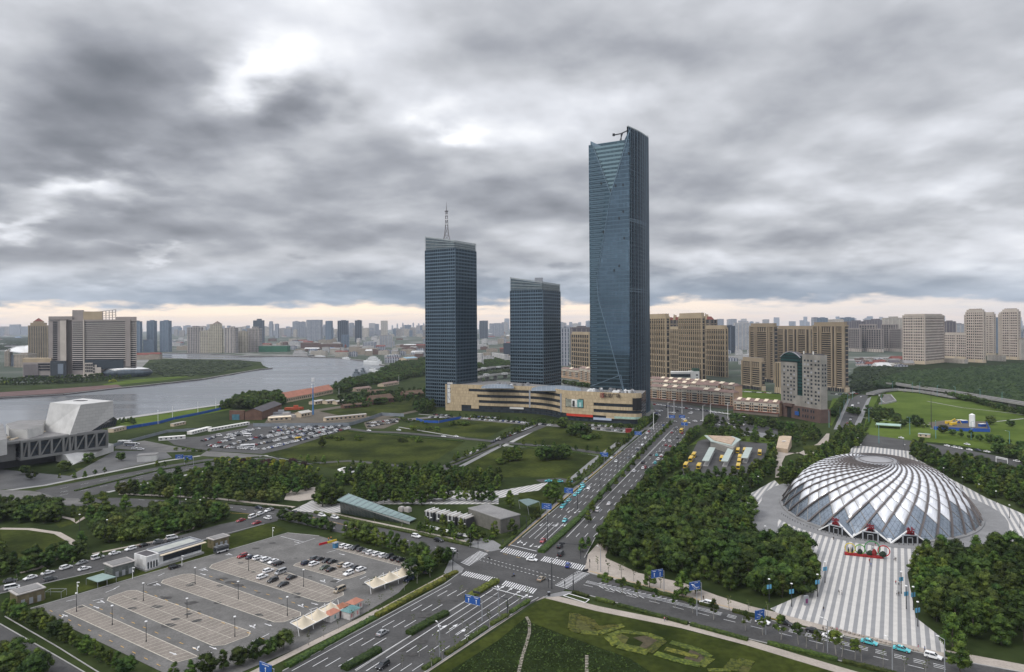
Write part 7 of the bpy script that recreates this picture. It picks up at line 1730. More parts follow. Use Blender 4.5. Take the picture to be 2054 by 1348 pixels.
# =============== HEDGES ===============
hedge([(632,1029),(740,1052.5),(850,1075),(943,1096)],2.2,1.0,'long clipped hedge along the far kerb of the west road')
hedge([(400,1006),(582,1022)],2.2,1.0,'clipped hedge along the far kerb of the west road, left piece')
hedge([(1085,1110),(1128,1072),(1160,1042)],3.2,1.4,'clipped hedge filling the near end of the median of the far main road')
hedge([(1162,1040),(1240,955),(1330,862),(1350,845)],2.6,1.1,'long clipped hedge in the median of the far main road',leaf_hedge)
hedge([(938,1203),(975,1180),(996,1168)],3.0,1.4,'clipped hedge block in the median of the near main road beside the crossing',leaf_hedgey)
hedge([(820,1275),(860,1252),(895,1233)],2.8,1.4,'clipped hedge block in the median left of the blue sign',leaf_hedge)
hedge([(690,1346),(740,1318),(760,1307)],2.8,1.4,'clipped hedge block in the median at the bottom of the picture',leaf_hedge)
hedge([(750,1243),(680,1282),(620,1315),(575,1340)],2.4,1.2,'clipped hedge along the left kerb of the main road, near piece')
hedge([(756,1238),(830,1196),(890,1165)],2.4,1.2,'clipped hedge along the left kerb of the main road, middle piece',leaf_hedgey)
hedge([(893,1160),(916,1150)],2.,1.1,'short clipped hedge at the left corner of the crossing',leaf_hedgey)
for i,(a_,b_) in enumerate((((850,1346),(880,1326)),((895,1316),(935,1290)),((940,1286),(975,1262)),((985,1256),(1018,1236)),((1024,1232),(1060,1208)))): hedge([a_,b_],1.8,1.0,'short clipped hedge in the verge beside the lawn path, one of a broken line',leaf_hedge,'broken hedge line beside the lawn path')
for i,(a_,b_) in enumerate((((1200,1158),(1228,1165)),((1236,1168),(1310,1188)),((1316,1190),(1400,1212)),((1405,1213),(1440,1222)),((1470,1228),(1545,1246)))): hedge([a_,b_],1.8,1.0,'short clipped hedge on the far kerb of the cross road, one of a broken line',leaf_hedge,'broken hedge line on the far kerb of the cross road')
for i,(a_,b_) in enumerate((((1150,1190),(1180,1199)),((1195,1203),(1232,1213)),((1240,1216),(1380,1254)),((1385,1255),(1500,1286)),((1540,1292),(1680,1326)),((1690,1329),(1800,1356)))): hedge([a_,b_],1.6,.9,'clipped hedge along the near kerb of the cross road, one of several pieces',leaf_hedge,'hedges along the near kerb of the cross road')
hedge([(1005,1102),(1045,1066),(1120,1000),(1190,945),(1240,900)],1.8,1.,'long clipped hedge along the left kerb of the far main road',leaf_hedge)
hedge([(1895,1316),(1945,1326)],2,1.,'clipped hedge on the far pavement near the bottom right corner')
hedge([(150,986),(330,942),(410,928),(520,918)],1.6,.8,'long low hedge in the median of the left boulevard')
for a_,b_ in (((700,866),(930,886)),((1040,896),(1230,917)),((540,915),(640,932)),((1000,893),(905,932))): hedge([a_,b_],1.4,.8,'thin hedge edging the lawns before the shopping centre',leaf_hedge,'thin hedges edging the lawns')
# ornamental yellow hedges on the front lawn (lettering like shapes)
OR='yellow green ornamental beds cut into the front lawn'
orn=[([(1150,1232),(1146,1262),(1165,1270)],2.2,'corner shaped ornamental bed on the front lawn, leftmost'),([(1155,1236),(1182,1245),(1195,1262),(1240,1258)],2.6,'wavy ornamental bed joined to the leftmost corner bed'),([(1165,1270),(1200,1272),(1250,1256)],2.2,'lower edge of the leftmost ornamental bed'),
([(1222,1278),(1245,1268),(1300,1274),(1330,1286)],2.,'upper rim of the ring shaped ornamental bed'),([(1222,1278),(1240,1296),(1300,1310)],3.2,'left lower rim of the ring shaped ornamental bed'),([(1300,1310),(1330,1286)],2.4,'right rim of the ring shaped ornamental bed'),
([(1345,1290),(1400,1305),(1425,1320)],2.2,'upper bar of the ladder shaped ornamental bed'),([(1335,1303),(1400,1320)],2.,'middle bar of the ladder shaped ornamental bed'),([(1315,1312),(1360,1326),(1405,1336)],2.4,'lower bar of the ladder shaped ornamental bed'),([(1425,1322),(1405,1338)],2.2,'end bar of the ladder shaped ornamental bed'),
([(1465,1346),(1480,1326),(1510,1335)],3.4,'cushion shaped ornamental bed at the right end of the front lawn'),([(1420,1346),(1465,1346)],1.4,'thin ornamental bed at the bottom edge of the front lawn')]
for pts,w,lab in orn: hedge(pts,w*1.15,.2,lab,leaf_hedgey)
bedm=mat('bed_olive',(.055,.06,.014),.95,.5,.5,fine=.6,c2=(.10,.10,.02)); bedb=mat('bed_brown',(.06,.05,.028),.95,.4,.5,fine=.5)
for px,m_ in (([(1152,1236),(1182,1247),(1190,1262),(1200,1271),(1165,1269),(1149,1261)],bedm),([(1300,1275),(1330,1287),(1300,1309),(1280,1302),(1290,1290),(1270,1280)],bedb),([(1225,1280),(1245,1272),(1262,1280),(1255,1292),(1280,1300),(1295,1308),(1243,1294)],bedm),([(1385,1304),(1425,1320),(1403,1336),(1370,1326)],bedb),([(1466,1345),(1480,1328),(1510,1336),(1500,1352)],bedm)): GS('planting_bed',px,.2,m_)
# stepping stone paths
for px in ([(1056,1238),(1062,1250),(1062,1270),(1055,1295),(1047,1320),(1040,1352)],[(1177,1315),(1177,1350)]):
 mb=MB()
 for x,y,a_ in along(GL(px),.95): mb.box((x,y,.17),(.45,1.0,.05),a_)
 tag(mb.build('stepping_stones',paving),kind='structure')
# rough dark ground cover clumps
mb=MB(); P=GL([(1056,1240),(1066,1252),(1180,1294),(1260,1322),(1310,1352),(1300,1400),(880,1400),(905,1347),(1000,1287)])
x0=min(p[0] for p in P);x1=max(p[0] for p in P);y0=min(p[1] for p in P);y1=max(p[1] for p in P)
for _ in range(5000):
 q=(R_.uniform(x0,x1),R_.uniform(y0,y1))
 if pip(q,P):
  p=Vector((q[0],q[1],.17+R_.uniform(0,.16))); u=Vector((R_.uniform(-1,1),R_.uniform(-1,1),R_.uniform(-.4,.4)))*.3; v=Vector((-u.y,u.x,R_.uniform(-.2,.3))); mb.face([tuple(p-u),tuple(p-v),tuple(p+u),tuple(p+v)])
tag(mb.build('ground_cover',leaf_dark),'dark leafy ground cover on the near corner of the front lawn','ground cover',kind='stuff')
# =============== CARS ===============
def dirn(a,b_): A_,B_=G(*a),G(*b_); return atan2(B_[1]-A_[1],B_[0]-A_[0])
aN=dirn((714,1348),(960,1190)); aF=dirn((1138,1078),(1352,858)); aE=dirn((1183,1151),(1590,1257)); aW=dirn((978,1106),(630,1031))
CAR1=[ # kind,col,px,py,heading,label
('sedan','silver',767,1274,aN,'silver blue saloon car driving alone on the near main road'),
('suv','black',768,1340,aN+pi,'black car cut by the bottom edge of the picture on the near main road'),
('sedan','white',1067,1126,aE+.35,'white saloon car turning in the middle of the crossing'),
('sedan','beige',1086,1165,aN,'champagne saloon car leaving the crossing beside the dotted lines'),
('suv','blue',1139,1138,aF+.15,'dark blue car waiting on the right zebra crossing'),
('van','black',1125,1115,aF,'black minivan in the right hand lanes just above the crossing'),
('suv','black',1123,1099,aF,'black sport utility car just ahead of the black minivan'),
('sedan','red',1089,1088,aF+pi,'dark red car stopping before the upper zebra crossing'),
('sedan','turquoise',1133,1047,aF+pi,'turquoise taxi between the two rows of lane arrows'),
('van','white',1199,1026,aF,'white van driving away on the far main road'),
('sedan','white',1222,1013,aF,'white saloon car ahead of the white van'),
('sedan','white',1181,981,aF+pi,'white saloon car coming beside the line of turquoise taxis'),
('sedan','silver',1176,963,aF+pi,'silver car level with the waiting taxis entrance'),
('sedan','white',1236,927,aF+pi,'white car near the blue sign on the far main road'),
('sedan','white',1227,920,aF+pi,'pale car just under the blue sign beside the lawns'),
('suv','black',1289,930,aF,'black car right of the median hedge, lower one'),('sedan','black',1306,914,aF,'black car right of the median hedge, upper one'),
('sedan','white',1272,947,aF,'white car left of the pair climbing the far main road'),('sedan','white',1290,941,aF,'white car right of the pair climbing the far main road'),
('suv','white',905,1108,aW,'white car waiting at the left zebra crossing'),('suv','black',880,1087,aW+pi,'dark car leaving the crossing on the west road'),
('suv','white',835,1079,aW+pi,'white sport utility car on the west road before the cooling plant'),('suv','white',646,1037,aW+pi,'white car on the west road, left of a pair below the glass entrance'),('suv','white',672,1041,aW+pi,'white car on the west road, right of a pair below the glass entrance'),
('sedan','silver',663,1063,aW,'silver car at the car park entrance on the west road'),('sedan','darkblue',519,1021,aW+pi,'dark blue car on the west road at left'),('sedan','grey',543,1024,aW,'grey car on the west road behind the dark blue one'),('sedan','grey',572,1027,aW,'second grey car on the west road'),('sedan','black',591,1030,aW,'black car on the west road near the small striped square'),
('suv','white',537,1042,aW,'white car turning out of the parking street'),
('sedan','white',1665,1282,aE,'white saloon car parked at the kerb of the striped square, left one'),('sedan','black',1632,1270,aE,'black saloon car parked at the kerb of the striped square'),('sedan','white',1675,1277,aE,'white saloon car parked at the kerb right behind the black one'),
('sedan','turquoise',1744,1293,aE,'turquoise and white taxi waiting by the striped square, left one','taxi'),('sedan','turquoise',1809,1307,aE,'turquoise and white taxi waiting by the striped square, right one','taxi'),
('suv','white',1872,1322,aE,'white sport utility car at the kerb right of the two taxis'),('suv','white',1417,1214,aE+pi,'white car on the cross road among the median trees'),('suv','white',1530,1252,aE,'white car at the kerb left of the striped square'),('sedan','black',1575,1254,aE,'black car at the kerb just left of the parked white ones'),
('van','white',573,1155,0,''),]
for c in CAR1[:-1]: car(c[0],c[1],*G(c[2],c[3]),c[4],c[5],None,True,roof=c[6] if len(c)>6 else None)
# cars in the near car park
aR=dirn((129,1228),(349,1330))+pi/2
PK=[('red','suv',486,1119),('darkblue','sedan',503,1121),('white','suv',517,1123),('white','suv',533,1126),('white','sedan',548,1130),('black','suv',559,1134),('white','suv',538,1149),('silver','van',563,1152),('white','suv',526,1161),('black','suv',547,1168),('black','sedan',585,1162),('black','sedan',568,1176),('beige','van',681,1188),
('darkblue','suv',614,1133),('white','suv',630,1135),('grey','suv',632,1124),('black','sedan',642,1125),('black','sedan',655,1128),('black','sedan',667,1130),('green','sedan',651,1142),('black','sedan',664,1146),('beige','suv',687,1137),('white','suv',698,1138),('black','sedan',711,1143),('white','suv',724,1146),('white','suv',699,1154),
('white','suv',690,1099),('white','suv',700,1101),('black','suv',712,1103),('grey','suv',724,1106),('silver','sedan',735,1109),('white','suv',743,1112),('white','suv',756,1115),('white','suv',769,1118),('black','suv',780,1120),('black','suv',792,1124),('black','suv',804,1127),('green','sedan',823,1132),('black','suv',350,1141),('grey','suv',858,1150),('darkblue','suv',820,1166)]
cnt={}
for c_,k_,px,py in PK:
 reg='in the row along the right edge of the car park' if py<1133 and px>684 else 'in the bay beside the car park exit lane' if px>600 and px<735 else 'in the far row of the top bay' if px<600 and py<1136 else 'in the near row of the top bay' if px<600 else 'standing alone near the edge of the car park'
 key=(c_,k_,reg); car(k_,c_,*G(px,py),aR+(pi if R_.random()<.3 else 0) if px!=350 else dirn((230,1170),(577,1070)),None,'cars in the near car park, '+reg,True,reg)
b_=bus('grey',*G(444,1109),dirn((230,1170),(577,1070)),'small dark blue and white minibus parked by the glass kiosk',None,6.,'white')
# parked cars along the parking street
for (p,q,col_l) in (([(0,1172),(60,1163),(130,1143),(200,1121),(260,1105),(330,1085),(400,1072)],0,0),([(0,1188),(50,1178),(110,1162),(150,1150),(200,1136)],0,0),([(470,1050),(500,1042),(530,1030),(545,1024)],0,0),([(480,1062),(510,1053),(550,1042)],0,0),([(300,1094),(330,1090),(400,1082)],0,0)):
 for x,y,a_ in along(GL(p),6.6,.12):
  if R_.random()<.86: c_=rcol(); car(rkind(),c_,x+R_.uniform(-.3,.3),y+R_.uniform(-.3,.3),a_+(pi if R_.random()<.2 else 0),None,'cars parked along the street left of the car park',True,'parked along the street left of the car park')
# taxis lined up on the far main road
for i,(px,py) in enumerate(((1128,1019),(1133,1013),(1141,1006),(1154,995),(1160,990),(1165,984),(1170,978),(1168,974),(1100,967),(1122,968),(1144,969))): car('sedan','turquoise',*G(px,py),aF+pi if px>1126 else aF+1.9,None,'turquoise taxis queueing beside the far main road',False,'taxi in the queue beside the far main road')
# moving traffic far main road and jam near the far crossing
for _ in range(26):
 t_=R_.random(); f=R_.choice((.14,.4,.62,.86)); a_=lerp(gm0,gr0,f);b__=lerp(gm1,gr1,f); t_=.45+.55*t_; p=lerp(a_,b__,t_); c_=R_.choices(['white','red','silver','black','turquoise','grey'],[8,6,3,3,2,2])[0]
 car('sedan' if R_.random()<.7 else 'suv',c_,*p,aF,None,'cars queueing up the right side of the far main road',False,'in the queue up the right side of the far main road')
for _ in range(14):
 f=R_.choice((.12,.35,.6,.85)); t_=.5+.5*R_.random(); p=lerp(lerp(fl0,fm0,f),lerp(fl1,fm1,f),t_); car('sedan',rcol(),*p,aF+pi,None,'cars coming down the left side of the far main road',False,'coming down the left side of the far main road')
for px,py in ((1367,867),(1375,850)): bus('yellow',*G(px,py),aF,'yellow bus in the queue on the far main road','yellow buses queueing on the far main road',10.5)
for _ in range(34):
 px=R_.uniform(1308,1490); py=R_.uniform(815,842)+(px-1308)*.11; car('sedan',rcol(),*G(px,min(py,862)),R_.uniform(-.3,.3)+aE,None,'cars on the far crossing before the terraces',False,'on the far crossing before the terraces')
for x,y,a_ in along(GL([(1310,812),(1400,823),(1470,833),(1520,842)]),5.6,.2): car('sedan',rcol(),x,y,a_,None,'cars parked before the terrace shops',False,'parked before the terrace shops')
# far car park rows
rowsF=[[(527,903),(700,860)],[(527,890),(676,857)],[(520,882),(625,861)],[(461,894),(525,876)],[(438,890),(470,881)],[(405,886),(433,877)],[(403,893),(466,900)],[(456,874),(520,861)],[(545,861),(574,857)],[(540,869),(600,857)],[(500,896),(560,884)],[(580,880),(680,862)],[(640,860),(688,855)],[(535,876),(640,855)],[(430,897),(520,903)],[(560,874),(650,858)],[(450,880),(500,869)]]
for i,r_ in enumerate(rowsF):
 P=GL(r_);
 for x,y,a_ in along(P,2.75,.05):
  if R_.random()<.93: car(R_.choices(['sedan','suv','van'],[60,34,8])[0],rcol(),x,y,a_+pi/2+R_.uniform(-.05,.05)-.35,None,'cars in the far car park beside the big lawn',False,'parked in the far car park beside the big lawn')
for x,y,a_ in along(GL([(735,851),(800,842)]),3,.1)+along(GL([(738,857),(795,847)]),3,.1): car('sedan',rcol(),x,y,a_+1.5,None,'cars on the small dirt lot left of the lawns',False,'on the small dirt lot left of the lawns')
for P_,n_ in (([(860,838),(940,841),(1040,848),(1110,855)],3.1),([(1130,858),(1200,862),(1275,868)],3.2),([(870,833),(905,835)],3.),([(945,836),(1000,840)],3.),([(1150,852),(1240,858)],3.3)):
 for x,y,a_ in along(GL(P_),n_,.15):
  if R_.random()<.84: car('sedan' if R_.random()<.6 else 'suv',rcol(),x,y,a_+1.45,None,'cars parked in front of the shopping centre',False,'parked in front of the shopping centre')
for x,y,a_ in along(GL([(985,890),(1040,868),(1080,853)]),5.5,.3)+along(GL([(990,886),(1035,866)]),6,.3)+along(GL([(905,928),(975,898)]),16,.4): car('sedan',rcol(),x,y,a_,None,'cars on the street up to the shopping centre',False,'on the street up to the shopping centre')
for px,py in ((740,865),(800,864),(890,877),(915,877),(1090,898),(1095,898)): car('sedan','white',*G(px,py),aE,None,'cars on the cross street of the lawns',False,'on the cross street of the lawns')
for px,py in ((1900,896),(1915,899),(1925,901),(1945,904),(1962,905),(1980,908),(1808,880),(1940,893),(2040,927)): car('sedan',R_.choice(['white','white','silver','darkblue']),*G(px,py),dirn((1800,880),(2054,930)),None,'cars on the avenue behind the shell station',False,'on the avenue behind the shell station')
for px,py,c_ in ((1708,828,'white'),(1706,843,'white'),(1707,838,'grey'),(1722,810,'white'),(1727,797,'white'),(1718,820,'silver'),(1700,850,'red')): car('sedan',c_,*G(px,py),dirn((1690,862),(1730,795)),None,'cars on the straight road right of the grey tower',False,'on the straight road right of the grey tower')
bus('white',*G(1710,818),dirn((1690,862),(1730,795)),'white coach on the straight road right of the grey tower',None,10.5)
for px in range(1668,1725,5): car('sedan',rcol(),*G(px+R_.uniform(-1,1),792+R_.uniform(-3,2)-(px-1668)*.05),R_.uniform(0,.4),None,'cars parked at the foot of the brown towers',False,'parked at the foot of the brown towers')
for px in list(range(1486,1562,5)): car('sedan',rcol(),*G(px,786+(px-1486)*.06),.2,None,'cars parked at the foot of the low brown block',False,'parked at the foot of the low brown block')
for px,py in ((1578,880),(1690,862)): car('suv','darkblue',*G(px+10,py+3),.3,'dark blue van on the pale garden path near the stone hut' if px==1578 else 'white car at the end of the straight road',None,False)
# coaches left
for px,py,l_,s_ in ((262,895,'white and blue coach parked left of the white site huts, front one','blue'),(250,891,'white coach parked behind the blue striped one left of the site huts','grey')): bus('white',*G(px,py),-.15,l_,None,11,s_)
for px,py in ((274,892),(283,903),(270,901)): car('suv','white',*G(px,py),.3,None,'white cars beside the parked coaches',False,'beside the parked coaches')
car('van','white',*G(440,875),-.2,'white minibus in the far car park, left one',None,False); bus('white',*G(497,876),-.2,'white minibus in the far car park, right one',None,7.); bus('yellow',*G(598,884),aF,'small yellow truck like bus at the edge of the big lawn',None,6.)
bus('white',*G(497,899),.3,'white flat trailer bus at the near edge of the far car park',None,11)
# bus yard
for px,py in ((1376,938),(1386,925),(1392,917),(1402,940),(1448,924),(1480,908),(1494,908),(1524,912),(1484,922),(1483,930),(1481,940)): bus('yellow',*G(px,py),aF+(pi if px in(1448,) else 0),'yellow bus standing in the bus yard left of the shell station','yellow buses in the bus yard',10.5)
greenmetal=mat('pale_green_metal',(.33,.38,.35),.5,.08,.3)
def shelter(p0,p1,lab):
 A_,B_=G(*p0),G(*p1); t=thing('bus_shelter',lab,'bus shelter',A_,group='long bus shelters of the yard'); L=dist(A_,B_); a_=atan2(B_[1]-A_[1],B_[0]-A_[0])
 mb=MB(); mb.beam((*A_,4.),(*B_,4.),4.6,.3); mb.build('roof',greenmetal,t)
 mb=MB(); mb.beam((*A_,.4),(*B_,.4),3.4,.3); mb.build('platform',concrete,t)
 for q in range(7): p=lerp(A_,B_,(q+.3)/6.6); mb=MB(); mb.cyl((*p,.4),(*p,4),.14,.14,6); mb.build('post',metal_grey,t)
shelter((1415,936),(1429,908),'left one of three long pale bus shelters'); shelter((1453,937),(1466,910),'middle one of three long pale bus shelters'); shelter((1493,930),(1503,908),'right one of three long pale bus shelters')
# bus yard terminal with a fan shaped roof
t=thing('terminal_building','fan shaped terminal building with a pale glass roof edge beside the bus yard','building',G(1450,903));
P=[G(x,y,5) for x,y in ((1425,885),(1470,900),(1483,885),(1455,878))]; mb=MB(); mb.prism(P,0,5); mb.build('wall',mat('stone_band_wall',(.22,.21,.19),.8,.1,.3),t)
P=[G(x,y,6) for x,y in ((1413,872),(1426,884),(1470,893),(1486,880),(1470,874),(1440,873))]; mb=MB(); mb.prism(P,5,5.6,bottom=True); mb.build('roof_canopy',greenmetal,t); P=inset(P,3); mb=MB(); mb.prism(P,5.6,6.2); mb.build('roof_deck',mat('roof_tan',(.36,.27,.20),.9,.2,.3),t)
t=thing('stone_hut','sand coloured stone hut with a sloping roof on the pale garden path','hut',G(1560,910)); P=GL([(1557,905),(1580,910),(1588,896),(1563,893)]); mb=MB(); mb.prism(P,0,5,0,0,ztop=[3.,3.5,8.5,8.]); mb.build('wall',mat('sand_stone',(.38,.30,.22),.85,.1,.3),t); mb=MB(); c_=lerp(P[0],P[2],.5); mb.box((c_[0],c_[1],6.1),(3.5,1.2,.3),.3); mb.build('roof_window',white_metal,t)
# =============== LAMPS, SIGNS, SIGNALS ===============
tealp=mat('teal_pole',(.12,.26,.27),.5,.1,.4)
for p,st_,h,arm,rz,lab,grp,col in (([(120,1216),(245,1263),(345,1318)],22,6.5,0,0,'short dark lamp post on the bay line of the car park, near row','lamp posts of the near car park row',dark_metal),
 ([(247,1192),(355,1232),(478,1282)],27,6.5,0,0,'short dark lamp post on the bay line of the car park, second row','lamp posts of the second car park row',dark_metal),
 ([(352,1160),(461,1198),(583,1239)],27,6.5,0,0,'short dark lamp post on the bay line of the car park, third row','lamp posts of the third car park row',dark_metal),
 ([(447,1132),(560,1163),(672,1198)],33,6.5,0,0,'short dark lamp post on the bay line of the car park, top row','lamp posts of the top car park row',dark_metal)):
 for x,y,a_ in along(GL(p),st_,0): lamp(x,y,rz,h,arm,lab,grp,col)
for px,py in ((155,1193),(266,1162),(365,1137),(47,1212),(547,1078)):
 t=thing('camera_post','white camera post with a small box along the upper kerb of the car park','post',G(px,py),group='white camera posts of the car park'); x,y=G(px,py); mb=MB(); mb.cyl((x,y,.2),(x,y,4.6),.1,.08,6); mb.build('pole',white_metal,t); mb=MB(); mb.box((x+.2,y,3.),(.4,.35,.6)); mb.build('control_box',white_metal,t); mb=MB(); mb.box((x+.4,y,4.5),(1.,.25,.25)); mb.build('camera_head',white_metal,t)
for px,py in ((362,1010),(373,1035),(402,1036),(215,1080),(160,1068),(865,1042)): lamp(*G(px,py),0,8.5,0,'round headed lamp post beside the west road or the park','lamp posts beside the west road and the park')
for p,lab,grp in (([(1048,1120),(1100,1082),(1180,1000),(1250,930)],'tall dark street lamp on the far main road','tall street lamps of the far main road'),([(1106,1182),(1107,1182.5)],'',''),):
 if lab:
  for x,y,a_ in along(GL(p),55,0): lamp(x,y,1.2,11,2,lab,grp,dark_metal)
lamp(*G(1107,1182),.4,11,2.,'tall dark street lamp standing at the right corner of the crossing',None)
for px,py in ((882,1318),(1000,1240),(1205,1148),(1398,1236),(1660,1310),(1790,1352),(1895,1352)): lamp(*G(px,py),2.2,9.5,1.6,'grey street lamp with a single arm along the near roads','street lamps along the near roads',metal_grey)
for px,py in ((1543,1208),(1588,1218),(1640,1198),(1655,1170),(1832,1225),(1808,1192),(1818,1223),(1841,1258)):
 x,y=G(px,py); BLP.put(x,y,.2,.3,'plaza lamp post with two small blue banners beside the striped square','banner lamp posts of the striped square',1.)
for px,py in ((1893,960),(1931,980),(1964,995),(1998,1010),(2025,1040),(2046,1060),(1504,985),(1521,978),(1490,1000),(1605,958),(1840,945),(1727,910),(1721,895),(1812,896),(1815,910),(1535,1085),(1455,1120),(1560,1135)): lamp(*G(px,py),0,6.5,0,'slim park lamp with a flat round head around the shell station','park lamps around the shell station')
for px,py in ((1663,858),(1685,840),(1693,825),(1700,812),(1763,890),(1825,872),(1877,880),(1948,882),(2025,905),(1790,782),(1830,788),(1845,790),(1880,796),(1916,800),(1966,806),(2010,812),(1743,850),(1768,812),(1710,802)): lamp(*G(px,py),R_.uniform(0,6),15 if px>1800 or py>845 else 12,2.2,'tall grey green avenue lamp with a curved arm at right','tall avenue lamps at right',tealp)
for px,py in ((1311,862),(1340,838),(1352,832),(1368,830),(1410,845),(1425,842),(1460,840)): lamp(*G(px,py),0,16,2,'tall pale lamp mast at the far crossing','tall lamp masts at the far crossing',white_metal)
for px,py in ((317,851),(346,842),(397,832),(433,824),(680,800),(800,770)): lamp(*G(px,py),0,14,0,'slender white mast on the grassy river bank','white masts on the river bank',white_metal)
yN=atan2(-cos(radians(31)),-sin(radians(31)))
road_sign(967,1247,yN,'double blue lane sign with white arrows over the near main road',2,5.2,6.2,2.9,'up')
road_sign(1332,1186,yN+.9,'blue double lane sign edge on over the cross road, left one',2,5.6,5.,3.,'up')
road_sign(1407,1212,yN+.9,'blue sign with a looping route on the cross road, second from the left',1,5.6,4.6,3.,'loop')
road_sign(1536,1274,yN+.9,'blue sign with a forked arrow on the cross road, right one',1,5.6,3.8,3.,'branch')
yF=atan2(-cos(radians(21)),-sin(radians(21)))
for px,py,l_,k_,w_ in ((1097,1044,'blue sign with crossed road drawing left of the far main road, nearest','branch',5.4),(1141,1010,'blue sign with a route drawing above the taxi queue','loop',5.2),(1212,932,'blue sign beside the lawns on the far main road','loop',6),(1280,886,'blue sign near the red hut at the corner of the shopping centre','branch',6),(1348,850,'left blue sign over the far crossing','branch',6),(1368,850,'right blue sign over the far crossing','branch',6),(1373,866,'blue sign over the queue on the right carriageway','up',6)):
 road_sign(px,py,yF,l_,1,5.8,w_,3.,k_,arm=.01)
road_sign(550,1404,yN,'blue sign cut by the bottom edge of the picture',1,6.2,5.,3.,'up')
road_sign(370,932,-1.4,'blue sign on the boulevard, left of two',1,4.5,5.5,3.,'branch'); road_sign(388,934,-1.4,'blue sign on the boulevard, right of two',1,4.5,5.5,3.,'loop')
tl=[(908,1148,.9,-1.5+3.1,5),(944,1100,0,3.6,6),(1165,1122,0,3.0,9),(1150,1186,0,.6,7),(1018,1238,0,2.7,13),(1056,1062,0,3.0,8)]
for i,(px,py,_,yw,arm) in enumerate(tl): traffic_light(px,py,yw,arm,['traffic light arm at the left corner of the crossing','traffic light arm beside the small striped patch at the top left corner','long traffic light arm over the right lanes above the crossing','traffic light post at the right corner of the crossing','long camera arm over the near main road before the crossing','traffic light arm over the lane arrows above the crossing'][i])
for px,py in ((910,1130),(917,1120),(959,1103),(1009,1098),(1133,1186),(1183,1140),(1176,1130),(1100,1180)):
 t=thing('signal_post','short dark pedestrian signal post at a corner of the crossing','signal',G(px,py),group='pedestrian signals of the crossing'); x,y=G(px,py); mb=MB(); mb.cyl((x,y,.2),(x,y,3.6),.1,.1,6); mb.build('pole',dark_metal,t); mb=MB(); mb.box((x,y,2.6),(.4,.35,1.1)); mb.build('signal_head',dark_metal,t)
# =============== PEOPLE ===============
for i,(px,py,tp,bt,rz,l_) in enumerate(((1333,1248,'pink','denim',2,'person in a pink top walking on the lawn path, left of two'),(1338,1247,'black','black',2,'person in dark clothes walking on the lawn path, right of two'),(1683,1194,'black','black',0,'person in black with a suitcase on the striped square'),(1688,1195,'white','grey',0,'person in white next to the one in black on the striped square'),(1652,1228,'black','denim',1.5,'person with dark top alone on the lower left of the striped square'),
 (1744,1130,'red','black',1,'person in a red top just below the ring display'),(1747,1138,'blue','denim',1,'person in blue below the ring display'),(1794,1126,'white','black',1.6,'person in white right of the ring display'),(1797,1127,'black','black',1.6,'person in black right of the ring display'),(1797,1174,'red','denim',1.5,'person in a red shirt near the right banner lamps'),(1803,1175,'white','black',1.5,'person in white near the right banner lamps'),(1799,1196,'white','grey',1.5,'person in a pale shirt with luggage near the right banner lamps'),(1803,1197,'black','black',1.5,'person in black with luggage near the right banner lamps'),
 (1651,1268,'black','black',0,'person in black at the kerb above the parked white car'),(1657,1268,'white','black',0,'person in white at the kerb above the parked white car'),(1679,1270,'pink','grey',0,'person in pink sitting low by the kerb'),(1842,1306,'pink','white',2,'person in pink walking right of the taxis'),(1855,1309,'blue','denim',2,'person in blue walking right of the taxis'),
 (1672,1085,'black','black',1,'person in black before the left station entrance'),(1756,1097,'black','pink',1,'person before the middle station entrance behind the rings'),(1751,1104,'white','grey',1,'person in white behind the red ring'),(1763,1102,'blue','grey',1,'person in blue behind the red ring'),
 (596,1021,'black','black',1,'person standing on the small striped square, left one'),(600,1021,'grey','black',1,'person standing on the small striped square, right one'),(1188,952,'orange','black',1,'person in orange in the road beside the pavement of the lawns'),(1183,945,'black','grey',1,'person on the pavement of the lawns'),(659,1086,'orange','black',1,'person by the car park barrier, left one'),(664,1084,'orange','black',1,'person by the car park barrier, right one'),(1411,1205,'black','black',1,'person walking under the trees of the cross road'),(1284,1178,'black','grey',1,'person walking on the far pavement of the cross road'))):
 person(px,py,tp,bt,rz,l_,1. if i%2 else .5)
# two riders
def rider(px,py,top,rz,lab):
 x,y=G(px,py); t=thing('scooter',lab.replace('person riding','scooter ridden'),'scooter',(x,y,.24),rz);
 def Tm(u,v,z): return (x+cos(rz)*u-sin(rz)*v,y+sin(rz)*u+cos(rz)*v,.24+z)
 for u in(-.55,.6):
  mb=MB(); mb.cyl(Tm(u,.07,.25),Tm(u,-.07,.25),.25,.25,10); mb.build('wheel',black,t)
 mb=MB(); mb.beam(Tm(-.7,0,.55),Tm(.1,0,.5),.32,.3); mb.beam(Tm(.1,0,.3),Tm(.5,0,.35),.3,.1); mb.beam(Tm(.5,0,.3),Tm(.45,0,1.),.26,.14); mb.build('frame',dark_metal,t)
 mb=MB(); mb.beam(Tm(.42,-.3,1.02),Tm(.42,.3,1.02),.05); mb.build('handlebar',dark_metal,t)
 person(px,py,top,'black',rz,lab,.5,xy=Tm(-.15,0,0)[:2]).location.z=.12
rider(1030,1158,'blue',-2.6,'person riding a scooter across the crossing in a pale blue top'); rider(981,1122,'grey',2.2,'person riding a scooter at the upper left of the crossing')
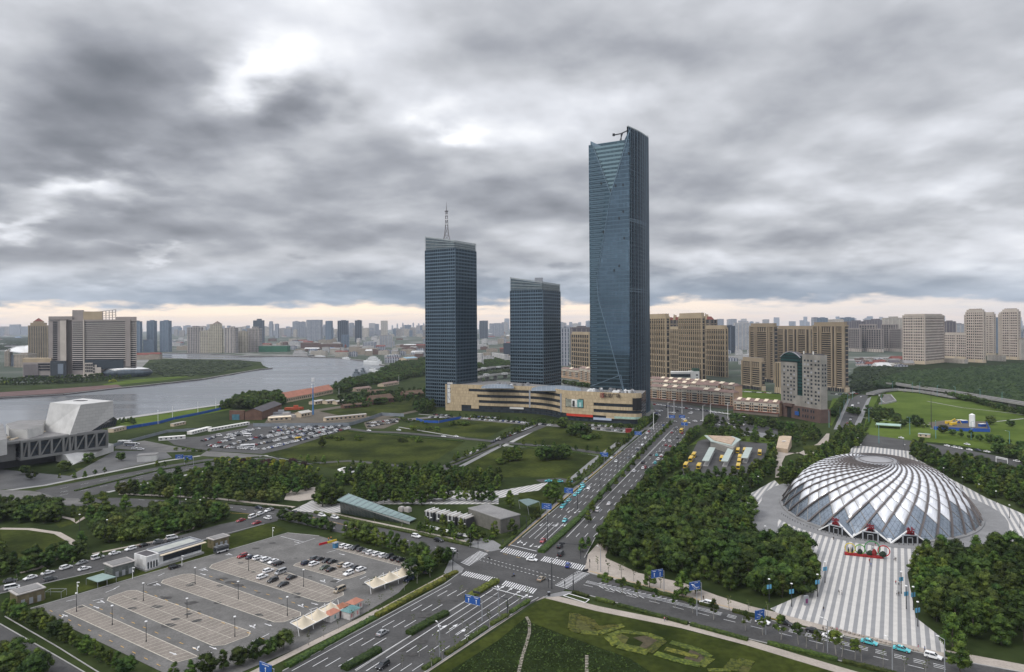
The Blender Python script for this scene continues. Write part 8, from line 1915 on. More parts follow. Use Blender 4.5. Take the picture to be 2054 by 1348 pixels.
# =============== SMALL BUILDINGS AND STRUCTURES ===============
membrane=mat('membrane',(.52,.45,.34),.7,.08,.3)
def tent(p0,p1,depth,lab):
 # three bay tensile canopy on white steel frames
 A_,B_=G(*p0),G(*p1); L=dist(A_,B_); ux,uy=(B_[0]-A_[0])/L,(B_[1]-A_[1])/L; vx,vy=uy,-ux; t=thing('tensile_canopy',lab,'canopy',A_)
 def T(u,v,z): return (A_[0]+ux*u+vx*v,A_[1]+uy*u+vy*v,z)
 mb=MB(); nu,nv=30,10; vs=[]
 for i in range(nu+1):
  for j in range(nv+1):
   u=i/nu;v=j/nv; fu=(u*3)%1 if i<nu else 1.; d=hypot((fu-.5)*1.6,(v-.5)*1.6); peak=max(0,1-d)**2.2*2.6; edge=.6*sin(pi*fu)*(abs(v-.5)*2)**2
   sag=.25*cos(2*pi*u*3)*0; vs.append(T(L*u,depth*(v+(.06 if v>.5 else -.06)*-sin(pi*fu)*(abs(v-.5)*2)**2),3.6-edge*.4+peak-.9*v+(.0)))
 for i in range(nu):
  for j in range(nv): q=[i*(nv+1)+j,(i+1)*(nv+1)+j,(i+1)*(nv+1)+j+1,i*(nv+1)+j+1]; mb.face([vs[w] for w in q[::-1]])
 mb.build('membrane',membrane,t,True)
 mb=MB(); mb.beam(T(0,0,3.75),T(L,0,3.75),.18); mb.build('rear_beam',white_metal,t); mb=MB(); mb.beam(T(0,depth,2.7),T(L,depth,2.7),.18); mb.build('front_beam',white_metal,t)
 for k_ in range(4):
  u=L*k_/3; mb=MB(); mb.beam(T(u,depth,2.7),T(u,0,3.75),.14); mb.build('rafter',white_metal,t)
  mb=MB(); mb.cyl(T(u,depth*.75,.2),T(u,depth*.55,6.2 if k_%3 else 5.4),.12,.09,6); mb.build('mast',white_metal,t)
  mb=MB(); mb.beam(T(u,depth*.55,6.),T(u,0,3.8),.05); mb.build('stay_cable',white_metal,t)
tent((582,1272),(665,1230),5.5,'cream tensile fabric canopy on white masts at the bottom edge of the car park'); tent((731,1188),(812,1157),5.2,'cream tensile fabric canopy on white masts at the right edge of the car park')
kp=mat('kiosk_pink',(.42,.20,.20),.8,.15,1.); kw=mat('kiosk_white',(.48,.46,.44),.8,.15,1.); kb=mat('kiosk_teal',(.10,.20,.20),.8,.15,1.)
for px,py,w_,m1,m2,l_ in ((665,1244,4.2,kw,orangeroof,'white kiosk with an orange hipped roof nearest the left canopy'),(684,1232,3.6,kp,mat('faded_orange_roof',(.30,.13,.08),.85,.15,.5),'pink kiosk with a faded orange roof, second from the left canopy'),(711,1222,4.4,kw,orangeroof,'white kiosk with an orange roof beside the right canopy'),(703,1238,4.8,kw,kb,'striped kiosk with a teal ridge roof between the orange ones')):
 x,y=G(px,py); t=thing('kiosk',l_,'kiosk',(x,y,.2)); a_=aN; mb=MB(); mb.box((x,y,.2),(w_,w_*.8,2.6),a_); mb.build('wall',m1,t)
 C_,S_=cos(a_),sin(a_); T=lambda u,v,z:(x+C_*u-S_*v,y+S_*u+C_*v,z); h=w_/2+.4; d=w_*.4+.4; mb=MB(); mb.idx([T(-h,-d,2.8),T(h,-d,2.8),T(h,d,2.8),T(-h,d,2.8),T(-h*.4,0,3.9),T(h*.4,0,3.9)],[(0,1,5,4),(2,3,4,5),(1,2,5),(3,0,4),(3,2,1,0)]); mb.build('roof',m2,t)
 for q in(-.3,.0,.3): mb=MB(); mb.box((*T(w_*q,-w_*.4,0)[:2],.9),(w_*.16,.08,1.2),a_); mb.build('door_panel',R_.choice([kp,kb,kw]),t)
# ticket booths
def booth(c,w_,d_,h,a_,m1,m2,lab,z=.2):
 x,y=G(*c); t=thing('glass_kiosk',lab,'kiosk',(x,y,z)); mb=MB(); mb.box((x,y,z),(w_,d_,h),a_); mb.build('glass_wall',m1,t); mb=MB(); mb.box((x,y,z+h),(w_+.8,d_+.8,.35),a_); mb.build('roof_slab',m2,t); mb=MB(); mb.box((x,y,z+h+.35),(w_-1.,d_-1.,.15),a_); mb.build('roof_inset',roofg,t)
 C_,S_=cos(a_),sin(a_)
 for u in(-.3,0,.3): mb=MB(); mb.box((x+C_*w_*u+S_*d_*.5,y+S_*w_*u-C_*d_*.5,z+.2),(1.2,.12,2.2),a_); mb.build('door',metal_grey,t)
 return t
kg=facade('kiosk_glass',(.12,.12,.11),(.07,.08,.075),1.2,2.,.9,.9,rough=.12,wr=.4); kt=facade('kiosk_bronze',(.13,.10,.06),(.10,.085,.05),1.2,2.,.9,.9,rough=.15,wr=.5); aK=dirn((61,1222),(577,1070)); conc2=mat('booth_roof',(.34,.32,.30),.8,.1,.5)
booth((240,1152),8.5,7.,4.6,aK,kg,conc2,'glass kiosk with a flat stone roof beside the low green canopy'); booth((55,1208),8.5,7.,4.4,aK,kt,conc2,'bronze glass kiosk with a flat roof at the left end of the car park'); booth((438,1096),7.5,5.,4.,aK,kt,conc2,'bronze glass kiosk with a striped roof right of the white hall')
t=thing('low_canopy','low translucent green canopy on posts left of the glass kiosk','canopy',G(205,1170)); P=[G(x,y,2.6) for x,y in ((173,1160),(206,1150),(233,1157),(196,1168))]; mb=MB(); mb.prism(P,2.5,2.7,bottom=True); mb.build('roof_panel',mat('green_panel',(.20,.27,.25),.5,.1,.5),t)
for p in P+[lerp(P[3],P[2],.5)]: mb=MB(); mb.cyl((*p,.2),(*p,2.5),.08,.08,6); mb.build('post',metal_grey,t)
t=thing('steel_pergola','small open steel frame on the grass right of the bronze kiosk','pergola',G(110,1200)); x,y=G(112,1198);
for u,v in ((-3,-1.5),(3,-1.5),(3,1.5),(-3,1.5)): mb=MB(); mb.cyl((x+u,y+v,.2),(x+u,y+v,2.6),.08,.08,6); mb.build('post',metal_grey,t)
mb=MB(); mb.beam((x-3,y-1.5,2.6),(x+3,y-1.5,2.6),.12);mb.beam((x-3,y+1.5,2.6),(x+3,y+1.5,2.6),.12);mb.beam((x-3,y-1.5,2.6),(x-3,y+1.5,2.6),.12);mb.beam((x+3,y-1.5,2.6),(x+3,y+1.5,2.6),.12); mb.build('top_frame',metal_grey,t)
# white hall
t=thing('white_hall','white panelled hall with a grey tray roof and dark ribbon windows above the car park','hall',G(320,1135));
P=fp(0,0,0,1,1) if False else None
A_=G(318,1138);B_=G(404,1111); L=dist(A_,B_); ux,uy=(B_[0]-A_[0])/L,(B_[1]-A_[1])/L; vx,vy=-uy,ux
def hx(name,u0,u1,v0,v1,z0,z1,m):
 mb=MB(); mb.prism([(A_[0]+ux*u+vx*v,A_[1]+uy*u+vy*v) for u,v in((u0,v0),(u1,v0),(u1,v1),(u0,v1))],z0,z1,bottom=True); return mb.build(name,m,t)
paneled=facade('white_panels',(.52,.51,.49),(.40,.40,.40),2.2,2.2,.9,.9,rough=.6,wr=.7)
hx('plinth',-6,L+.5,-1.2,9,.2,.9,concrete); hx('wall',0,L,0,8,.9,5.4,paneled); hx('end_block',-5.5,0,-.6,8.4,.9,6.,paneled); hx('window_band',2.,L-.2,-.12,0.05,1.9,4.6,dglass); hx('roof_edge',-.1,L+.6,-.9,8.6,5.4,5.8,metal_grey); hx('roof_tray',1,L-1,1,7.4,5.8,5.9,mat('roof_pale_green',(.33,.34,.31),.8,.1,.3)); hx('sun_canopy',0,L+1.,-2.2,-.9,5.,5.3,skyl); hx('end_roof_recess',-5,-.6,.2,7.8,6.,6.05,roofd)
for q in range(4): hx('door',-5+q*1.2,-4.4+q*1.2,-.7,-.6,1.,3.6,dglass)
for u0,u1,v0,v1 in ((-.1,L,8.2,8.5),(-.1,L,0,.3),(L-.3,L,.3,8.2)): hx('parapet',u0,u1,v0,v1,5.8,6.4,metal_grey)
# barrier booth of the car park
x,y=G(673,1100); t=thing('barrier_booth','small blue barrier booth at the car park entrance','booth',(x,y,.2)); mb=MB(); mb.box((x,y,.2),(2.,1.6,2.3),aK); mb.build('wall',mat('booth_blue',(.05,.16,.28),.6,.1,.5),t); mb=MB(); mb.box((x,y,2.5),(2.4,2.,.25),aK); mb.build('roof',metal_grey,t)
def barr(p0,p1,m,lab):
 A_,B_=G(*p0),G(*p1); t=thing('traffic_barrier',lab,'barrier',A_); mb=MB(); mb.beam((*A_,.7),(*B_,.7),.4,.8); mb.build('panel',m,t); mb=MB(); mb.beam((*A_,.28),(*B_,.28),.7,.16); mb.build('foot',m,t)
barr((640,1095),(656,1091),mat('barrier_red',(.40,.02,.03),.6,.1,1.),'red plastic barrier at the car park entrance'); barr((657,1091),(675,1086),mat('barrier_yellow',(.55,.40,.03),.6,.1,1.),'yellow plastic barrier at the car park entrance')
# glass entrance of the underground concourse (leaning wedge)
t=thing('glass_wedge','long sloping glass roofed entrance hall beside the west road','entrance hall',G(690,1040)); gr=mat('wedge_glass',(.19,.26,.25),.22,.1,.4,metal=.35)
V=[(*G(676,1003,9.),9.),(*G(700,990,10.),10.),(*G(835,1040,1.2),1.2),(*G(822,1046,1.2),1.2)]
mb=MB(); mb.face([V[0],V[3],V[2],V[1]]); mb.face([(v[0],v[1],v[2]-.4) for v in (V[0],V[1],V[2],V[3])]);
for i in range(4): a_,b__=V[i],V[(i+1)%4]; mb.face([a_,b__,(b__[0],b__[1],b__[2]-.4),(a_[0],a_[1],a_[2]-.4)])
mb.build('glass_roof',gr,t); mb=MB(); g0=G(683,1030);g1=G(822,1053); g2=G(705,1018)
mb.face([(*g0,.2),(*g1,.2),(V[3][0],V[3][1],.9),(V[0][0]+1.5,V[0][1],8.4)]); mb.face([(*g2,.2),(*g0,.2),(V[0][0]+1.5,V[0][1],8.4),(V[1][0]+1,V[1][1]-1,9.4)]); mb.build('side_wall',facade('wedge_wall',(.11,.11,.10),(.06,.075,.075),1.8,2.5,.93,.93,rough=.2,wr=.4),t)
for i in range(14):
 u=i/13; a_=Vector(V[0]).lerp(Vector(V[3]),u);b__=Vector(V[1]).lerp(Vector(V[2]),u); mb=MB(); mb.beam(a_+Vector((0,0,.1)),b__+Vector((0,0,.1)),.12); mb.build('roof_rib',metal_grey,t)
# cooling plant
t=thing('cooling_plant','row of dark cooling units with white pipes beside the west road','cooling plant',G(860,1050)); aP=dirn((855,1052),(945,1072));
for i in range(4):
 p=G(868+i*22,1042+i*4.2); mb=MB(); mb.box((p[0],p[1],.2),(5.6,6,4.2),aP); mb.build('cooling_unit',mat('cooling_dark',(.05,.05,.055),.6,.1,.5) if i==0 else bpy.data.materials['cooling_dark'],t); mb=MB(); mb.box((p[0],p[1],4.4),(5.8,6.2,.4),aP); mb.build('unit_top',conc2,t)
 C_,S_=cos(aP),sin(aP); q=lambda u,v,z:(p[0]+C_*u-S_*v,p[1]+S_*u+C_*v,z)
 for du in(-1.2,1.4): mb=MB(); mb.cyl(q(du,3,5.4),q(du,-3.6,5.4),.22,.22,6); mb.cyl(q(du,-3.6,5.4),q(du,-3.6,1.4),.22,.22,6); mb.cyl(q(du,-3.6,2.2),q(du+1.4,-3.6,2.2),.22,.22,6); mb.build('white_pipe',white_metal,t)
mb=MB(); a_=G(856,1058);b__=G(940,1078); mb.beam((*a_,1.),(*b__,1.),.6,.5); mb.beam((a_[0],a_[1]-1.5,.8),(b__[0],b__[1]-1.5,.8),.5,.5); mb.build('pipe_rack',white_metal,t)
tower('plant_building','grey stone block with a brown inset roof right of the cooling plant',940,1004,1043,1071,1042,50,mat('stone_blocks',(.13,.125,.11),.85,.15,.4),cap=(.4,.3,concrete));
P=GL([(952,1062),(1000,1069),(1030,1056),(985,1052)]);
for px,py,w_ in ((806,1026,3),(818,1027,3.4)): x,y=G(px,py); mb=MB(); mb.box((x,y,.2),(w_,2.6,2.),aP); mb.box((x,y,2.2),(w_*.7,2,.5),aP); tag(mb.build('vent_housing',conc2),'pale concrete vent housing behind the glass wedge','vent housing','vent housings behind the glass wedge')
t=thing('glass_canopy','small teal glass canopy on slanting posts left of the far main road','canopy',G(1055,1018)); V=[G(x,y,5.) for x,y in ((1040,1003),(1060,1000),(1082,1006),(1058,1015))]; mb=MB(); mb.prism(V,4.8,5.1,bottom=True); mb.build('roof',gr,t)
for p in V: mb=MB(); mb.beam((*p,4.8),(p[0]+.8,p[1],.2),.2); mb.build('post',metal_grey,t)
t=thing('round_pavilion','small pavilion with a curved white rimmed roof in the middle belt','pavilion',G(690,965)); V=[G(x,y,6) for x,y in ((677,941),(690,937),(708,936),(720,938),(718,944),(700,948),(686,947))]; mb=MB(); mb.prism(V,5.4,6.,bottom=True); mb.build('roof_rim',white_metal,t); mb=MB(); mb.prism(inset(V,1.),6.,6.1); mb.build('roof_deck',conc2,t); mb=MB(); mb.prism(inset(V,1.5),.2,5.4); mb.build('glass_wall',kg,t)
t=thing('red_hut','small red hut at the right corner of the lawns','hut',G(1261,868)); x,y=G(1261,868); mb=MB(); mb.box((x,y,.2),(5,3.5,3.4),.1); mb.build('wall',mat('hut_red',(.25,.02,.02),.7,.1,.5),t); mb=MB(); mb.box((x,y,3.6),(5.4,4,.3),.1); mb.build('roof',mat('hut_roof',(.18,.03,.03),.7,.1,.5),t)
# site huts and fences
def fence(px,h,m,lab,th=.25,name='fence'):
 P=GL(px); t=thing(name,lab,'fence',(P[0][0],P[0][1],.2));
 for a_,b__ in zip(P,P[1:]): mb=MB(); mb.beam((*a_,.2+h/2),(*b__,.2+h/2),th,h); mb.build('panel',m,t)
 for p in P: mb=MB(); mb.cyl((*p,.2),(*p,.4+h),.18,.18,6); mb.build('post',metal_grey,t)
fence([(250,862),(285,856),(320,850),(350,842),(395,833),(440,823),(456,817)],2.8,blue_fence,'long bright blue sheet fence along the grassy river bank')
fence([(705,838),(740,845),(775,850),(830,846),(860,838)],2.4,blue_fence,'blue sheet fence round the overgrown plot below the antenna skyscraper') if False else fence([(835,843),(850,848),(880,849),(925,840)],2.4,blue_fence,'blue sheet fence round the overgrown plot below the antenna skyscraper')
greyf=mat('grey_hoarding',(.17,.19,.21),.6,.12,.2)
fence([(508,856),(560,856),(620,856),(700,855),(740,843),(765,834),(810,836)],3.4,greyf,'grey hoarding between the far car park and the dock yard'); fence([(225,897),(290,880),(335,868),(400,864)],2.6,greyf,'grey hoarding behind the parked coaches'); fence([(1873,862),(1900,864),(1950,866),(1986,867),(1978,850)],3.,blue_fence,'blue sheet fence round the small work site on the green field')
def hut(p0,p1,w_,h,lab,m=None,ml=None):
 A_,B_=G(*p0),G(*p1); t=thing('site_hut',lab,'hut',A_); mb=MB(); mb.beam((*A_,.2+h/2),(*B_,.2+h/2),w_,h); mb.build('wall',m or whitew,t); mb=MB(); mb.beam((*A_,h+.3),(*B_,h+.3),w_+.6,.3); mb.build('roof',ml or whitew,t)
 L=dist(A_,B_); ux,uy=(B_[0]-A_[0])/L,(B_[1]-A_[1])/L; vx,vy=uy,-ux
 for q in range(int(L//4)): u=4*q+2; x,y=A_[0]+ux*u+vx*(w_/2+.03),A_[1]+uy*u+vy*(w_/2+.03); mb=MB(); mb.box((x,y,1.2),(1.4,.1,1.1),atan2(uy,ux)); mb.build('window',dglass,t)
hut((318,884),(372,880),5,2.6,'long low white site hut nearest the coaches'); hut((380,872),(420,862),5,2.6,'white two part site hut behind the car park, middle one'); hut((420,866),(498,852),4,2.5,'longest white site hut at the top of the far car park')
hut((345,856),(370,851),4,2.6,'small yellow hut on the grassy slope',creamw,conc2)
hut((222,868),(248,862),6,3.4,'pale open sided hut at the end of the blue river fence',creamw,conc2)
# dock yard
def shed(p0,p1,w_,h,rh,mw,mr,lab,cat='shed',name='shed'):
 A_,B_=G(*p0),G(*p1); L=dist(A_,B_); ux,uy=(B_[0]-A_[0])/L,(B_[1]-A_[1])/L; vx,vy=-uy,ux
 if vy<0: vx,vy=-vx,-vy
 t=thing(name,lab,cat,A_)
 def T(u,v,z): return (A_[0]+ux*u+vx*v,A_[1]+uy*u+vy*v,z)
 mb=MB(); mb.prism([T(0,0,0)[:2],T(L,0,0)[:2],T(L,w_,0)[:2],T(0,w_,0)[:2]],0,h); mb.idx([T(0,0,h),T(0,w_,h),T(0,w_/2,h+rh),T(L,0,h),T(L,w_,h),T(L,w_/2,h+rh)],[(0,1,2),(5,4,3)]); mb.build('wall',mw,t)
 mb=MB(); mb.idx([T(-.5,-.6,h),T(L+.5,-.6,h),T(L+.5,w_/2,h+rh+.2),T(-.5,w_/2,h+rh+.2),T(L+.5,w_+.6,h),T(-.5,w_+.6,h)],[(0,1,2,3),(3,2,4,5)]); mb.build('roof',mr,t)
 for q in range(int(L//5)): u=5*q+2.5; mb=MB(); p=T(u,-.1,0); mb.box((p[0],p[1],h*.35),(2.2,.2,h*.4),atan2(uy,ux)); mb.build('window',dglass,t)
 return t
brickf=FM['brick']
shed((491,843),(534,826),18,9,3.5,brick,roofd,'brick workshop with a dark roof at the left end of the dock yard');
x,y=G(476,842); t=thing('brick_gable','brick gable front with a large teal door at the left end of the workshop','workshop front',(x,y,0)); mb=MB(); mb.box((x,y,0),(16,3,10),-.05); mb.build('wall',brick,t); mb=MB(); mb.box((x-1,y-1.7,0),(8,.3,6),-.05); mb.build('door',mat('teal_door',(.05,.14,.18),.7,.2,.3),t)
for a_,b__,n_ in (((575,808),(600,803),'left'),((600,803),(632,797),'middle'),((632,797),(668,789),'right')): shed(a_,b__,14,6,7,creamw,orangeroof,f'orange roofed gabled river house, {n_} one of the row','river house','river_house')
shed((748,812),(790,807),16,6,5,brick,mat('brown_roof',(.10,.065,.045),.9,.2,.2),'brown hipped roof brick hall left of the antenna skyscraper'); shed((812,800),(850,797),16,6,4,brick,bpy.data.materials['brown_roof'],'brown roofed shed nearest the foot of the antenna skyscraper'); shed((690,820),(740,815),8,3.5,1.5,brick,bpy.data.materials['brown_roof'],'long low brick wall building in the dock yard')
shed((715,786),(745,782),12,4,2,creamw,mat('rust_roof',(.17,.12,.10),.9,.25,.2),'long rusty roof in the dock yard, left one'); shed((770,776),(800,771),12,4,2,creamw,bpy.data.materials['rust_roof'],'long rusty roof near the wooded bank, right one'); shed((740,795),(775,792),14,5,3,brick,bpy.data.materials['brown_roof'],'dark brown shed behind the hipped brick hall')
shed((540,846),(584,843),10,4,.6,creamw,skyl,'flat cream roofed open shed behind the hoarding'); shed((604,838),(625,834),9,4.5,2,creamw,mat('pale_tin_roof',(.42,.40,.36),.7,.1,.2),'small pale gable roof shed behind the hoarding'); shed((653,846),(735,838),6,4,.5,creamw,conc2,'cream walled yard building behind the hoarding')
shed((632,812),(650,809),10,4,1,creamw,conc2,'small cream house in the dock yard, left of a pair'); shed((656,811),(672,809),10,4,1,creamw,conc2,'small cream house in the dock yard, middle one'); shed((676,812),(694,810),10,4,1,creamw,conc2,'small cream house in the dock yard, right one')
rm=mat('hull_orange',(.35,.07,.03),.7,.2,.3)
for px,py,w_,m_,l_ in ((590,822,22,rm,'orange steel boat hull lying in the dock yard'),(560,832,26,metal_grey,'grey pontoon lying in the dock yard'),(570,838,30,conc2,'long pale beam stack in the dock yard')):
 x,y=G(px,py); t=thing('boat_hull' if m_ is rm else 'steel_pontoon',l_,'hull',(x,y,.2)); V=[(-w_/2,0),(-w_*.4,-3),(w_*.35,-3),(w_/2,0),(w_*.35,3),(-w_*.4,3)]; a_=.25; mb=MB(); mb.prism([(x+cos(a_)*u-sin(a_)*v,y+sin(a_)*u+cos(a_)*v) for u,v in V],.2,3.,bottom=True); mb.build('hull',m_,t); mb=MB(); mb.box((x+2,y+.5,3.),(w_*.25,3,2.4),a_); mb.build('deck_house',m_,t)
# phone mast
x,y=G(628,832); Y=y; zt=ZAT(627,760,Y); t=thing('phone_mast','tall blue phone mast with antennas standing in the dock yard','mast',(x,y,0)); mb=MB(); mb.cyl((x,y,0),(x,y,zt*.86),1.0,.5,8); mb.build('pole',mat('mast_blue',(.06,.17,.36),.5,.1,.3),t); mb=MB(); mb.cyl((x,y,zt*.86),(x,y,zt+4),.25,.08,6); mb.build('tip',metal_grey,t)
for z in (.74,.82,.92,.98):
 mb=MB()
 for q in range(4): a_=q*1.57; mb.box((x+1.3*cos(a_),y+1.3*sin(a_),zt*z),(.45,.45,2.2),a_); mb.beam((x,y,zt*z+1),(x+1.3*cos(a_),y+1.3*sin(a_),zt*z+1),.12)
 mb.build('antenna_ring',white_metal,t)
# white ship and patrol boats
def ship(px0,px1,py,h,lab,m,houses,name='ship',cat='ship'):
 A_,B_=G(px0,py-1),G(px1,py+.5); L=dist(A_,B_); ux,uy=(B_[0]-A_[0])/L,(B_[1]-A_[1])/L; vx,vy=-uy,ux; t=thing(name,lab,cat,(*A_,.3))
 def T(u,v,z): return (A_[0]+ux*u*L+vx*v,A_[1]+uy*u*L+vy*v,z)
 w_=L*.1; st_=[(0,.55),(.1,.9),(.5,1),(.82,.95),(.94,.5),(1,.05)]; mb=MB(); vs=[]
 for u,ww in st_:
  sh=h*(1+.25*(abs(u-.45)*2)**2)
  for v,z in ((-ww*.8,.3),(-ww,sh),(ww,sh),(ww*.8,.3)): vs.append(T(u+(0.03 if z>1 and u>.8 else 0),v*w_,z))
 n_=len(st_); fs=[(i*4+j,(i+1)*4+j,(i+1)*4+(j+1)%4,i*4+(j+1)%4) for i in range(n_-1) for j in range(4)]+[(3,2,1,0),(4*n_-4,4*n_-3,4*n_-2,4*n_-1)]; mb.idx(vs,fs); mb.build('hull',m,t)
 for u0,u1,z0,z1 in houses:
  mb=MB(); mb.prism([T(u0,-w_*.7,0)[:2],T(u1,-w_*.6,0)[:2],T(u1,w_*.6,0)[:2],T(u0,w_*.7,0)[:2]],z0*h,z1*h); dk=mb.build('superstructure',m,t)
  mb=MB(); mb.prism([T(u0+.01,-w_*.72,0)[:2],T(u1-.01,-w_*.62,0)[:2],T(u1-.01,-w_*.55,0)[:2],T(u0+.01,-w_*.6,0)[:2]],(z0*.4+z1*.6)*h,(z0*.2+z1*.8)*h,bottom=True); mb.build('window_strip',dglass,dk)
 for u,z in ((.45,3.6),(.62,3.0),(.95,2.4)): mb=MB(); mb.cyl(T(u,0,h),T(u,0,z*h),.35,.15,6); mb.build('mast',metal_grey,t)
 return t
sw=mat('ship_white',(.55,.56,.56),.5,.08,.1)
ship(731,765,732,8.5,'big white ship moored at the quay of the river bend',sw,[(.2,.85,1,1.7),(.3,.75,1.7,2.2),(.4,.65,2.2,2.6)])
ship(688,702,721.5,4,'small white boat moored left of the big ship',sw,[(.3,.7,1,1.8)],'boat','boat'); ship(634,652,717.5,4,'white and grey boat at the far quay',sw,[(.2,.8,1,1.6)],'boat','boat'); ship(600,628,714,3,'long low barge at the far quay',metal_grey,[(.1,.3,1,2)],'barge','barge')
gs=mat('ship_grey',(.11,.13,.15),.6,.1,.1)
ship(708,724,756,5,'left one of the two dark grey patrol ships at the wooded bank',gs,[(.2,.7,1,2),(.35,.55,2,3)]); ship(722,736,753,5,'right one of the two dark grey patrol ships at the wooded bank',gs,[(.2,.7,1,2),(.35,.55,2,3)])
ship(742,756,746,4,'small white yacht behind the patrol ships',sw,[(.2,.7,1,2)],'boat','boat'); ship(748,768,749,3,'blue roofed boat beside the patrol ships',sw,[(.1,.9,1,1.8)],'boat','boat')
shed((770,743),(797,742),16,5,2,creamw,mat('sky_blue_roof',(.22,.32,.38),.7,.1,.1),'long pale blue roofed quay shed','shed','quay_shed'); shed((815,730),(838,728),24,14,3,creamw,bpy.data.materials['sky_blue_roof'],'cream hall with a pale blue roof above the wooded bank','hall','bank_hall'); shed((812,742),(826,741),16,6,1,creamw,conc2,'ruined brown building below the cream hall','building','ruined_building')
# town landmarks on the quay
farb('long dark red brick building with a red roof beyond the quay',603,640,688,700,'brick',1,30,0,None,'brick_building'); farb('second long dark red brick building right of the first',640,684,690,700,'brick',1,30,0,None,'brick_building'); farb('green netted building site beyond the peninsula',519,576,694,706,'bluegl',0,40,0,None,'netted_building').data.materials[0]=mat('green_net',(.03,.12,.07),.9,.1,.05)
farb('cream fairground hall with red columns at the quay',700,722,696,711,'lowtan',1,30,0,None,'quay_hall'); farb('cream and pink quay hall with arches',722,756,699,711,'lowtan',1,30,0,None,'quay_hall'); farb('white quay house with a dark roof',646,660,697,707,'low',1,20,0,None,'quay_house'); farb('white and blue quay house',670,690,699,709,'low',1,20,0,None,'quay_house')
x,y=G(719,700); mb=MB(); mb.box((x,y,0),(10,10,30)); mb.lathe((x,y,30),[(7,0),(3,8),(.2,16)],8,1); tag(mb.build('clock_turret',[FM['cream'],conc2]),'cream turret with a pointed top on the quay hall','tower')
x,y=G(693,706); mb=MB(); mb.box((x,y,0),(7,7,22)); mb.lathe((x,y,22),[(5,0),(.2,9)],8,1); tag(mb.build('red_turret',[brick,redroof]),'small red turret on the quay','tower')
# office blocks low between the towers
tower('office_block','white low office block beside the viaduct between the two left glass towers',985,1012,1020,727,712,76,FM['low'],cap=(.6,.3,whitew)); tower('office_block','white corner block seen right beside the antenna skyscraper',956,966,970,735,710,70,FM['low'],cap=(.6,.3,whitew)); farb('black cube building left of the middle glass tower',1010,1026,688,712,'darkgl',0,30,0,None,'dark_building')
# viaducts
def viaduct(px,w_,z,lab,deck=None,pier_step=30):
 P=[G(x,y,z) for x,y in px]; t=thing('viaduct',lab,'viaduct',(*P[0],0)); mb=MB(); mb.prism(offs(P,w_/2),z-1.4,z,0,1,bottom=True); mb.build('deck',[concrete,asphalt_old],t)
 for s_ in(-1,1):
  Q=offs(P,w_/2); Q=Q[:len(P)] if s_>0 else Q[len(P):]; mb=MB()
  for a_,b__ in zip(Q,Q[1:]): mb.beam((*a_,z+.5),(*b__,z+.5),.3,1.)
  mb.build('parapet',concrete,t)
 for x,y,a_ in along(P,pier_step): mb=MB(); mb.box((x,y,0),(2,w_*.5,z-1.4),a_); mb.build('pier',concrete,t)
viaduct([(1786,768),(1840,776),(1900,784),(1980,797),(2060,810),(2160,828)],14,7,'elevated road curving through the woodland at right')
viaduct([(1745,790),(1770,783),(1800,781),(1850,785),(1920,797)],10,3,'low ramp road joining the straight road from the right')
viaduct([(955,757),(985,752),(1025,748)],16,9,'concrete viaduct between the two left glass towers'); viaduct([(955,742),(990,736),(1025,733)],14,8,'upper concrete viaduct between the two left glass towers')
for px,py in ((970,740),(1000,738),(1012,752),(975,754)): x,y=G(px,py,8.5); bus('white',x,y,.1,'white lorry on the viaducts between the two left glass towers','lorries on the viaducts',10.5).location.z=8.6 if py<745 else 9.1
# work site
x,y=G(1950,862); t=thing('storage_silo','white storage silo in the small fenced work site on the green field','silo',(x,y,.2)); mb=MB(); mb.cyl((x,y,3),(x,y,14),2.4,2.4,12); mb.cyl((x,y,14),(x,y,15),2.4,.4,12); mb.cyl((x,y,1),(x,y,3),.8,2.4,12); mb.build('tank',white_metal,t)
for q in range(4): a_=q*1.57+.7; mb=MB(); mb.cyl((x+2*cos(a_),y+2*sin(a_),.2),(x+2*cos(a_),y+2*sin(a_),4),.18,.18,6); mb.build('leg',metal_grey,t)
GS('work_site_ground',[(1862,848),(1900,843),(1978,846),(1986,866),(1873,861)],.2,earth)
for i,(px,py,m_,l_) in enumerate(((1925,848,'blue','blue cabin in the work site'),(1934,849,'blue','second blue cabin in the work site'),(1970,856,'blue','blue tank stack in the work site'),(1903,850,'yellow','yellow digger in the work site, left one'),(1912,853,'yellow','yellow digger in the work site, right one'))):
 x,y=G(px,py); t=thing('site_cabin' if m_=='blue' else 'digger',l_,'cabin' if m_=='blue' else 'digger',(x,y,.2)); mb=MB(); mb.box((x,y,.2),(6,3,2.6),.2); mb.build('body',blue_fence if m_=='blue' else PA['yellow'],t)
 if m_!='blue': mb=MB(); mb.beam((x+2,y,2.6),(x+6,y,5.),.5); mb.beam((x+6,y,5.),(x+8,y,1.5),.4); mb.build('boom',PA['yellow'],t); mb=MB(); mb.box((x,y,-.1),(5,3.4,.9),.2); mb.build('tracks',black,t)
 else: mb=MB(); mb.box((x,y,2.8),(6.3,3.3,.2),.2); mb.build('roof',whitew,t)
x,y=G(1868,860); t=thing('lattice_pole','slender dark pole standing on the green field beside the work site','pole',(x,y,.2)); mb=MB(); mb.cyl((x,y,.2),(x,y,34),.35,.12,6); mb.build('shaft',dark_metal,t); mb=MB(); mb.box((x,y,.2),(1.6,1.6,.6)); mb.build('footing',concrete,t)
